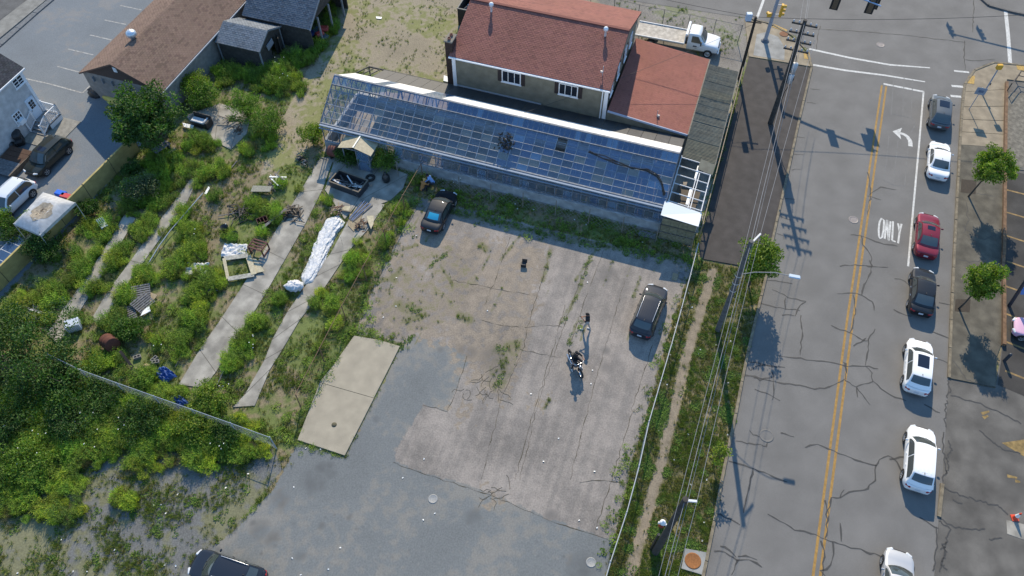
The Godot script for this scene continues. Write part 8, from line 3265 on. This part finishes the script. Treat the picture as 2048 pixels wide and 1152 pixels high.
		for z in [-0.085, 0.085]:
			mb = MB.new()
			mb.box(Vector3(0, 0.1, z), Vector3(0.415, 0.2, 0.04))
			part(t, "face", mb, grey)
	mb = MB.new()
	mb.lathe([Vector2(0, 0), Vector2(0.16, 0.04), Vector2(0.24, 0.2), Vector2(0.16, 0.38), Vector2(0, 0.43)], 16)
	solo("round_stone", "round tan stone near the blue tarp", "stone", mb, rough_mat("tan_stone", lin(0.5, 0.38, 0.24), 0.5, 0.2)).position = g(296, 738)
	# blue tarps
	for e in [[329, 750, 0.62, 0.3, "crumpled blue tarp by the hollow blocks"], [355, 803, 0.55, 0.25, "blue tarp bunched at the pale blue fence"]]:
		mb = MB.new()
		rows = []
		for i in 17:
			var row := []
			for k in 17:
				var x: float = (i / 8.0 - 1.0) * e[2]
				var z: float = (k / 8.0 - 1.0) * e[2] * 0.6
				var q := maxf(0.0, 1.0 - (x * x + z * z) / (e[2] * e[2]))
				row.append(Vector3(x + 0.25 * z, maxf(0.01, e[3] * sqrt(q) * (1.0 + 1.3 * fn.get_noise_2d(x * 4 + e[0], z * 4)) + 0.02), -z))
			rows.append(row)
		mb.grid(rows, true)
		var o := solo("blue_tarp", e[4], "tarp", mb, blue)
		o.position = g(e[0], e[1])
		o.rotation.y = -0.6
	# black couch with white cushion on the pad, grey table, plastic chair
	t = thing("couch", "black couch frame with white cushions on the scrap pad", "couch", g(405, 250, 0.06), -0.35)
	for e in [["seat", 0, 0.22, 0, 1.5, 0.4, 0.75, black], ["backrest", 0, 0.5, -0.34, 1.5, 0.7, 0.16, black], ["armrest", 0.72, 0.36, 0.02, 0.18, 0.6, 0.8, black], ["cushion", -0.1, 0.47, 0.05, 1.2, 0.12, 0.55, film], ["cushion", 0.5, 0.62, 0.0, 0.14, 0.12, 0.7, film]]:
		mb = MB.new()
		mb.cbox(Vector3(e[1], e[2], e[3]), Vector3(e[4], e[5], e[6]), 0.05)
		part(t, e[0], mb, e[7])
	slab_thing("board", "white panel in weeds before the black couch", "board", [367, 250, 390, 255, 387, 262, 370, 258], 0.2, 0.03, white)
	t = thing("table", "grey broken table at the big tree's foot", "table", g(328, 306), 0.9)
	for e in [["table_top", 0, 0.62, 0, 1.3, 0.05, 0.6], ["bench", 0.1, 0.3, 0.6, 1.2, 0.05, 0.3], ["leg", -0.5, 0.3, 0, 0.07, 0.6, 0.5], ["leg", 0.5, 0.3, 0, 0.07, 0.6, 0.5]]:
		mb = MB.new()
		mb.box(Vector3(e[1], e[2], e[3]), Vector3(e[4], e[5], e[6]))
		part(t, e[0], mb, rough_mat("grey_wood", lin(0.27, 0.27, 0.28)))
	t = thing("plastic_chair", "white plastic chair in the weeds below the wall", "chair", g(212, 458), 0.7)
	for e in [["seat", 0, 0.4, 0, 0.46, 0.04, 0.44], ["leg", -0.2, 0.2, -0.19, 0.05, 0.4, 0.05], ["leg", 0.2, 0.2, -0.19, 0.05, 0.4, 0.05], ["leg", -0.2, 0.2, 0.19, 0.05, 0.4, 0.05], ["leg", 0.2, 0.2, 0.19, 0.05, 0.4, 0.05]]:
		mb = MB.new()
		mb.cbox(Vector3(e[1], e[2], e[3]), Vector3(e[4], e[5], e[6]), 0.015)
		part(t, e[0], mb, white)
	for i in 4:
		mb = MB.new()
		mb.cbox(Vector3(-0.18 + i * 0.12, 0.62, -0.24), Vector3(0.06, 0.44, 0.03), 0.01, Basis(Vector3.RIGHT, -0.2))
		part(t, "back_slat", mb, white)
	# black box on the lot
	t = thing("speaker_box", "small black box lying open on the worn asphalt", "box", g(1047, 532, 0.006), -0.15)
	mb = MB.new()
	mb.cbox(Vector3(0, 0.14, 0), Vector3(0.34, 0.28, 0.28), 0.02)
	part(t, "case", mb, black)
	mb = MB.new()
	mb.cbox(Vector3(0.05, 0.34, -0.17), Vector3(0.34, 0.3, 0.03), 0.01, Basis(Vector3.RIGHT, -0.3))
	part(t, "lid", mb, black)
	for e in [[1346, 546, 1357, 549, 1353, 562, 1343, 560, "tan board lying at the lot's shaded corner"], [1360, 541, 1370, 543, 1366, 560, 1357, 558, "grey board beside the tan one at the lot's corner"]]:
		slab_thing("board", e[8], "board", [e[0], e[1], e[2], e[3], e[4], e[5], e[6], e[7]], 0.008, 0.03, ply if e[0] < 1350 else gwood)
	slab_thing("board", "grey pallet board by the fibreglass wall", "board", [1278, 462, 1312, 470, 1310, 480, 1276, 472], 0.05, 0.08, gwood)

	# dumpster behind the house
	t = thing("dumpster", "black dumpster with pale rim behind the house", "dumpster", g(917, 50), YAW)
	for e in [[0.75, 0.8, 0.0, 1.5, 1.6, 0.06], [0.75, 0.8, -2.6, 1.5, 1.6, 0.06], [0.0, 0.8, -1.3, 0.06, 1.6, 2.54], [1.5, 0.8, -1.3, 0.06, 1.6, 2.54]]:
		mb = MB.new()
		mb.box(Vector3(e[0], e[1], e[2]), Vector3(e[3], e[4], e[5]))
		part(t, "side", mb, flat("dumpster_black", lin(0.016, 0.016, 0.018), 0.6))
	mb = MB.new()
	mb.box(Vector3(0.75, 0.1, -1.3), Vector3(1.4, 0.05, 2.5))
	part(t, "floor", mb, black)
	mb = MB.new()
	for e in [[0.75, 0.0, 1.6, 0.1], [0.75, -2.6, 1.6, 0.1]]:
		mb.box(Vector3(e[0], 1.62, e[1]), Vector3(e[2], 0.06, e[3]))
	for x in [0.0, 1.5]:
		mb.box(Vector3(x, 1.622, -1.3), Vector3(0.1, 0.06, 2.5))
	part(t, "rim", mb, rough_mat("rim_pale", lin(0.4, 0.38, 0.34), 0.7, 0.2))
	var tm := TextMesh.new()
	tm.text = "S"
	tm.font_size = 42
	tm.pixel_size = 0.012
	tm.depth = 0.01
	var sf := SystemFont.new()
	sf.font_names = PackedStringArray(["Droid Serif"])
	tm.font = sf
	var let := part(t, "letter", tm, flat("letter_tan", lin(0.36, 0.3, 0.2), 0.7))
	let.position = Vector3(1.1, 1.1, 0.04)
	st = thing("rubbish_heap", "pale bags and scraps heaped in the dumpster", "rubbish", g(917, 50), YAW)
	for i in 12:
		mb = MB.new()
		mb.cbox(Vector3(rng.randf_range(0.3, 1.2), rng.randf_range(0.7, 1.1), rng.randf_range(-2.3, -0.3)), Vector3(rng.randf_range(0.2, 0.5), rng.randf_range(0.1, 0.3), rng.randf_range(0.2, 0.5)), 0.06, Basis.from_euler(Vector3(rng.randf(), rng.randf() * 3, rng.randf())))
		part(st, "scrap_piece", mb, [film, black, white, gwood][i % 4])
	# bags at the barn
	var k := 0
	for e in [[650, 66, 0.5, "red"], [641, 76, 0.45, "red"], [636, 66, 0.55, "blue"], [626, 70, 0.45, "blue"], [648, 76, 0.5, "blue"]]:
		mb = MB.new()
		mb.cbox(Vector3(0, e[2] * 0.35, 0), Vector3(e[2] * 1.7, e[2] * 0.7, e[2] * 1.3), 0.12, Basis(Vector3.UP, k * 0.6))
		solo("soil_bag", ["plump red bag highest on the pile by barn", "flattened red bag on the pile by barn", "big dark blue bag amid the barn's bag pile", "small dark blue bag at the barn post", "dark blue bag under the red ones at barn"][k], "bag", mb, flat("bag_" + e[3], lin(0.42, 0.06, 0.05) if e[3] == "red" else lin(0.03, 0.06, 0.2), 0.5), "bags piled at the barn").position = g(e[0], e[1]) + Vector3(0, 0.25 * (1 if k < 2 else 0), 0)
		k += 1
	mb = MB.new()
	rows = []
	for i in 9:
		var row := []
		for q in 9:
			var x := (i / 4.0 - 1.0) * 0.9
			var z := (q / 4.0 - 1.0) * 0.5
			row.append(Vector3(x, 0.45 - 0.25 * absf(x) + 0.2 * fn.get_noise_2d(x * 3, z * 3), -z))
		rows.append(row)
	mb.grid(rows, true)
	solo("plastic_film", "pale sheet over junk beside the barn's front", "plastic sheeting", mb, rough_mat("film_grey", lin(0.3, 0.33, 0.35), 1.0, 0.3)).position = g(600, 84)

	# neighbour's things: canopy tent, bins, grill, cellar hatch, canoe
	t = thing("canopy_tent", "white canopy tent with a tan stain by the wall", "tent", Vector3(-30.5, 0, -33.6))
	var tc := gl([27, 447, 80, 470, 150, 405, 86, 384], 2.05)
	var cm := Vector3.ZERO
	for p in tc:
		cm += p * 0.25
	var roof := MB.new()
	var cloth := rough_mat("tent_white", lin(0.68, 0.7, 0.72), 1.6, 0.4, 0.8, "patch", "grain")
	rows = []
	for i in 13:
		var row := []
		for q in 13:
			var s := i / 12.0
			var w := q / 12.0
			var p: Vector3 = tc[0].lerp(tc[1], w).lerp(tc[3].lerp(tc[2], w), s)
			var e := minf(minf(s, 1 - s), minf(w, 1 - w)) * 2.0
			p.y = 2.05 + 0.42 * sin(minf(1.0, e * 1.6) * PI / 2) - 0.16 * ease_((e - 0.45) / 0.5) + 0.015 * fn.get_noise_2d(s * 7, w * 7)
			row.append(p - t.position)
		rows.append(row)
	roof.grid(rows)
	part(t, "roof_cloth", roof, cloth)
	var blot := []
	for i in 7:
		var row := []
		for q in 25:
			var an := TAU * q / 24.0
			var rr := (i / 6.0) * (0.26 + 0.07 * fn.get_noise_2d(cos(an) * 2.0, sin(an) * 2.0))
			var s := 12.0 * (0.45 + rr * cos(an))
			var w := 12.0 * (0.6 + rr * sin(an))
			var lo: Vector3 = rows[int(s)][int(w)].lerp(rows[int(s)][int(w) + 1], w - int(w))
			var hi: Vector3 = rows[int(s) + 1][int(w)].lerp(rows[int(s) + 1][int(w) + 1], w - int(w))
			row.append(lo.lerp(hi, s - int(s)) + Vector3(0, 0.014, 0))
		blot.append(row)
	var bm := MB.new()
	bm.grid(blot)
	part(t, "water_stain", bm, rough_mat("stain_tan", lin(0.5, 0.43, 0.33), 0.9, 0.2, 0.8, "cloudy", "grain"))
	for i in 4:
		mb = MB.new()
		var a: Vector3 = tc[i] - t.position
		mb.tube([Vector3(a.x, 0, a.z), a], 0.025, 8)
		part(t, "leg", mb, flat("zinc", lin(0.46, 0.48, 0.50)))
		mb = MB.new()
		var b: Vector3 = tc[(i + 1) % 4] - t.position
		mb.quad(a + Vector3(0, -0.22, 0), b + Vector3(0, -0.22, 0), b, a)
		part(t, "valance", mb, cloth)
	mb = MB.new()
	for i in 40:
		var s := 0.42 + 0.2 * rng.randf()
		var row: Array = rows[int(s * 12)]
		var p: Vector3 = row[5 + rng.randi() % 4]
		mb.box(p + Vector3(rng.randfn(0, 0.2), 0.02, rng.randfn(0, 0.2)), Vector3(0.16, 0.01, 0.03), Basis.from_euler(Vector3(0, rng.randf() * 6, 0)))
	solo("leaf_litter", "brown twigs and leaves lying on the canopy tent", "leaves", mb, wood, "", "stuff").position = t.position
	for e in [[128, 388, "blue", "blue plastic tote behind the canopy tent"], [138, 394, "red", "red plastic tote behind the canopy tent"]]:
		mb = MB.new()
		mb.cbox(Vector3(0, 0.3, 0), Vector3(0.8, 0.6, 0.45), 0.05, Basis(Vector3.UP, -0.3))
		solo("tote", e[3], "tote", mb, flat("tote_" + e[2], lin(0.02, 0.13, 0.6) if e[2] == "blue" else lin(0.5, 0.06, 0.06), 0.5)).position = g(e[0], e[1] + 8)
	t = thing("barbecue_grill", "black covered barbecue beside the white house wall", "grill", g(44, 286), -1.1)
	for e in [["cover", 0, 0.86, 0, 0.9, 0.42, 0.6, 0.12], ["cabinet", 0, 0.35, 0, 0.8, 0.6, 0.52, 0.03], ["shelf", 0.68, 0.72, 0, 0.42, 0.04, 0.5, 0.01], ["shelf", -0.68, 0.72, 0, 0.42, 0.04, 0.5, 0.01]]:
		mb = MB.new()
		mb.cbox(Vector3(e[1], e[2], e[3]), Vector3(e[4], e[5], e[6]), e[7])
		part(t, e[0], mb, black)
	mb = MB.new()
	mb.cbox(Vector3(0.1, 0.9, 0.31), Vector3(0.34, 0.16, 0.02), 0.005)
	part(t, "label_plate", mb, flat("plate", lin(0.5, 0.55, 0.62)))
	mb = MB.new()
	mb.lathe([Vector2(0, 0), Vector2(0.28, 0.02), Vector2(0.34, 0.3), Vector2(0.2, 0.55), Vector2(0, 0.6)], 10)
	solo("rubbish_bag", "black bag slumped beside the covered barbecue", "bag", mb, flat("bag_black", lin(0.02, 0.022, 0.025))).position = g(26, 296)
	t = thing("cellar_hatch", "brown and grey boarded hatch behind the white SUV", "hatch", g(24, 330), YAW)
	for i in 6:
		mb = MB.new()
		mb.box(Vector3(0.1, 0.32 + 0.03 * i, 1.0 - i * 0.42), Vector3(1.9, 0.05, 0.4), Basis(Vector3.RIGHT, 0.06))
		part(t, "board", mb, rough_mat("hatch_brown", lin(0.13, 0.07, 0.045), 0.7, 0.2) if i > 2 else gwood)
	for x in [-0.85, 1.05]:
		mb = MB.new()
		mb.box(Vector3(x, 0.2, 0.0), Vector3(0.08, 0.5, 2.5))
		part(t, "side", mb, wood)
	t = thing("canoe", "long yellow canoe lying against the pale wall", "canoe", g(247, 206), yaw_of(208, 193, 288, 212))
	rows = []
	for i in 21:
		var s := -1.0 + i / 10.0
		var w := 0.42 * (1.0 - pow(absf(s), 2.2)) + 0.01
		var row := []
		for q in 9:
			var a := PI * q / 8.0
			row.append(Vector3(s * 1.9, 0.02 + 0.34 * sin(a) * (1 - 0.4 * pow(absf(s), 3)), cos(a) * w))
		rows.append(row)
	mb = MB.new()
	mb.grid(rows, true)
	part(t, "hull", mb, flat("canoe_yellow", lin(0.5, 0.42, 0.09), 0.5))
	mb = MB.new()
	mb.bar(Vector3(-1.7, 0.34, 0), Vector3(1.7, 0.34, 0), 0.05, 0.04)
	part(t, "keel", mb, flat("canoe_edge", lin(0.3, 0.25, 0.06), 0.6))
	for e in [[195, 188, 0.55, "black covered heap at the canoe's far end"], [294, 216, 0.55, "black covered heap by canoe and yellow wall"]]:
		mb = MB.new()
		rows = []
		for i in 9:
			var row := []
			for q in 17:
				var th := PI * 0.5 * i / 8.0
				var ph := TAU * q / 16.0
				var d := Vector3(cos(th) * cos(ph), sin(th), cos(th) * sin(ph))
				row.append(d * e[2] * Vector3(1.2, 1.3, 1.0) * (1.0 + 0.3 * fn.get_noise_3dv(d * 2.0 + Vector3(e[0], 0, 0))))
			rows.append(row)
		mb.grid(rows)
		solo("rubbish_bag", e[3], "bag", mb, flat("bag_black", lin(0.02, 0.022, 0.025))).position = g(e[0], e[1])
	# glass cold frame outside the wall
	t = thing("cold_frame", "low aluminium framed glass cold frame outside the wall", "cold frame", g(22, 512), 1.2)
	for i in 5:
		mb = MB.new()
		mb.bar(Vector3(-1.4 + i * 0.7, 0.3, 0.5), Vector3(-1.4 + i * 0.7, 0.5, -0.5), 0.04, 0.04)
		part(t, "bar", mb, flat("zinc", lin(0.46, 0.48, 0.50)))
	for z in [-0.5, 0.5]:
		mb = MB.new()
		mb.bar(Vector3(-1.45, 0.4 - z * 0.2, z), Vector3(1.45, 0.4 - z * 0.2, z), 0.05, 0.05)
		part(t, "rail", mb, flat("zinc", lin(0.46, 0.48, 0.50)))
		mb = MB.new()
		mb.box(Vector3(0, 0.2 - z * 0.1, z), Vector3(2.8, 0.36 - z * 0.2, 0.03))
		part(t, "side", mb, gwood)
	for i in 4:
		mb = MB.new()
		mb.quad(Vector3(-1.38 + i * 0.7, 0.31, 0.48), Vector3(-0.72 + i * 0.7, 0.31, 0.48), Vector3(-0.72 + i * 0.7, 0.51, -0.48), Vector3(-1.38 + i * 0.7, 0.51, -0.48))
		part(t, "pane", mb, mats["glass_1"])

	# paper and plastic scraps, each by itself
	var sm := []
	for i in 4:
		mb = MB.new()
		var a := rng.randf_range(0.022, 0.045)
		var row0 := []
		for r in 4:
			var row := []
			for q in 4:
				row.append(Vector3((r - 1.5) * a * 0.7 + rng.randfn(0, 0.01), 0.015 + rng.randf() * 0.04, -(q - 1.5) * a * 0.6 + rng.randfn(0, 0.01)))
			row0.append(row)
		mb.grid(row0, true)
		sm.append(mb.mesh())
	var where := {"white paper scrap on the newer asphalt": [[588, 975], [681, 1096], [806, 956], [612, 897], [641, 899], [585, 1117], [602, 1150], [657, 1139], [870, 1027], [847, 1040]], "white paper scrap on the worn asphalt": [[1117, 877], [1087, 923], [1189, 943], [1158, 1041], [1194, 1056], [975, 622], [793, 556], [792, 613], [1185, 741], [1182, 768], [1062, 788], [848, 918], [1175, 565], [833, 472], [780, 470], [767, 635]],
		"white scrap caught in the grass verge": [[1376, 869], [1381, 970], [1348, 920], [1384, 615], [1377, 587], [1360, 630], [1350, 655], [1340, 710], [1318, 862], [1334, 770], [1455, 870], [1400, 700], [1397, 708], [1432, 691], [1461, 683], [1408, 1045], [1404, 1082], [1302, 1150], [1456, 766], [1413, 960]], "white scrap in the gravel and weeds": [[123, 1080], [147, 1143], [175, 1143], [330, 1130], [352, 1132], [308, 1011], [322, 1010], [356, 989], [332, 1027], [452, 976], [431, 943], [497, 948], [36, 1146], [230, 1100], [228, 1000]],
		"white scrap by the greenhouse fence": [[1030, 409], [1035, 418], [1067, 420], [1149, 440], [1172, 450], [1285, 485], [1058, 398]]}
	for key in where:
		var first := true
		for e in where[key]:
			var o := MeshInstance3D.new()
			o.mesh = sm[rng.randi() % 4]
			o.set_surface_override_material(0, flat("paper", lin(0.74, 0.74, 0.72), 0.7))
			o.name = numbered("paper_scrap")
			add_child(o, true)
			o.position = g(e[0], e[1]) + Vector3(0, 0.012, 0)
			o.rotation.y = rng.randf() * TAU
			tag(o, key, "litter", key.replace("scrap", "scraps"))
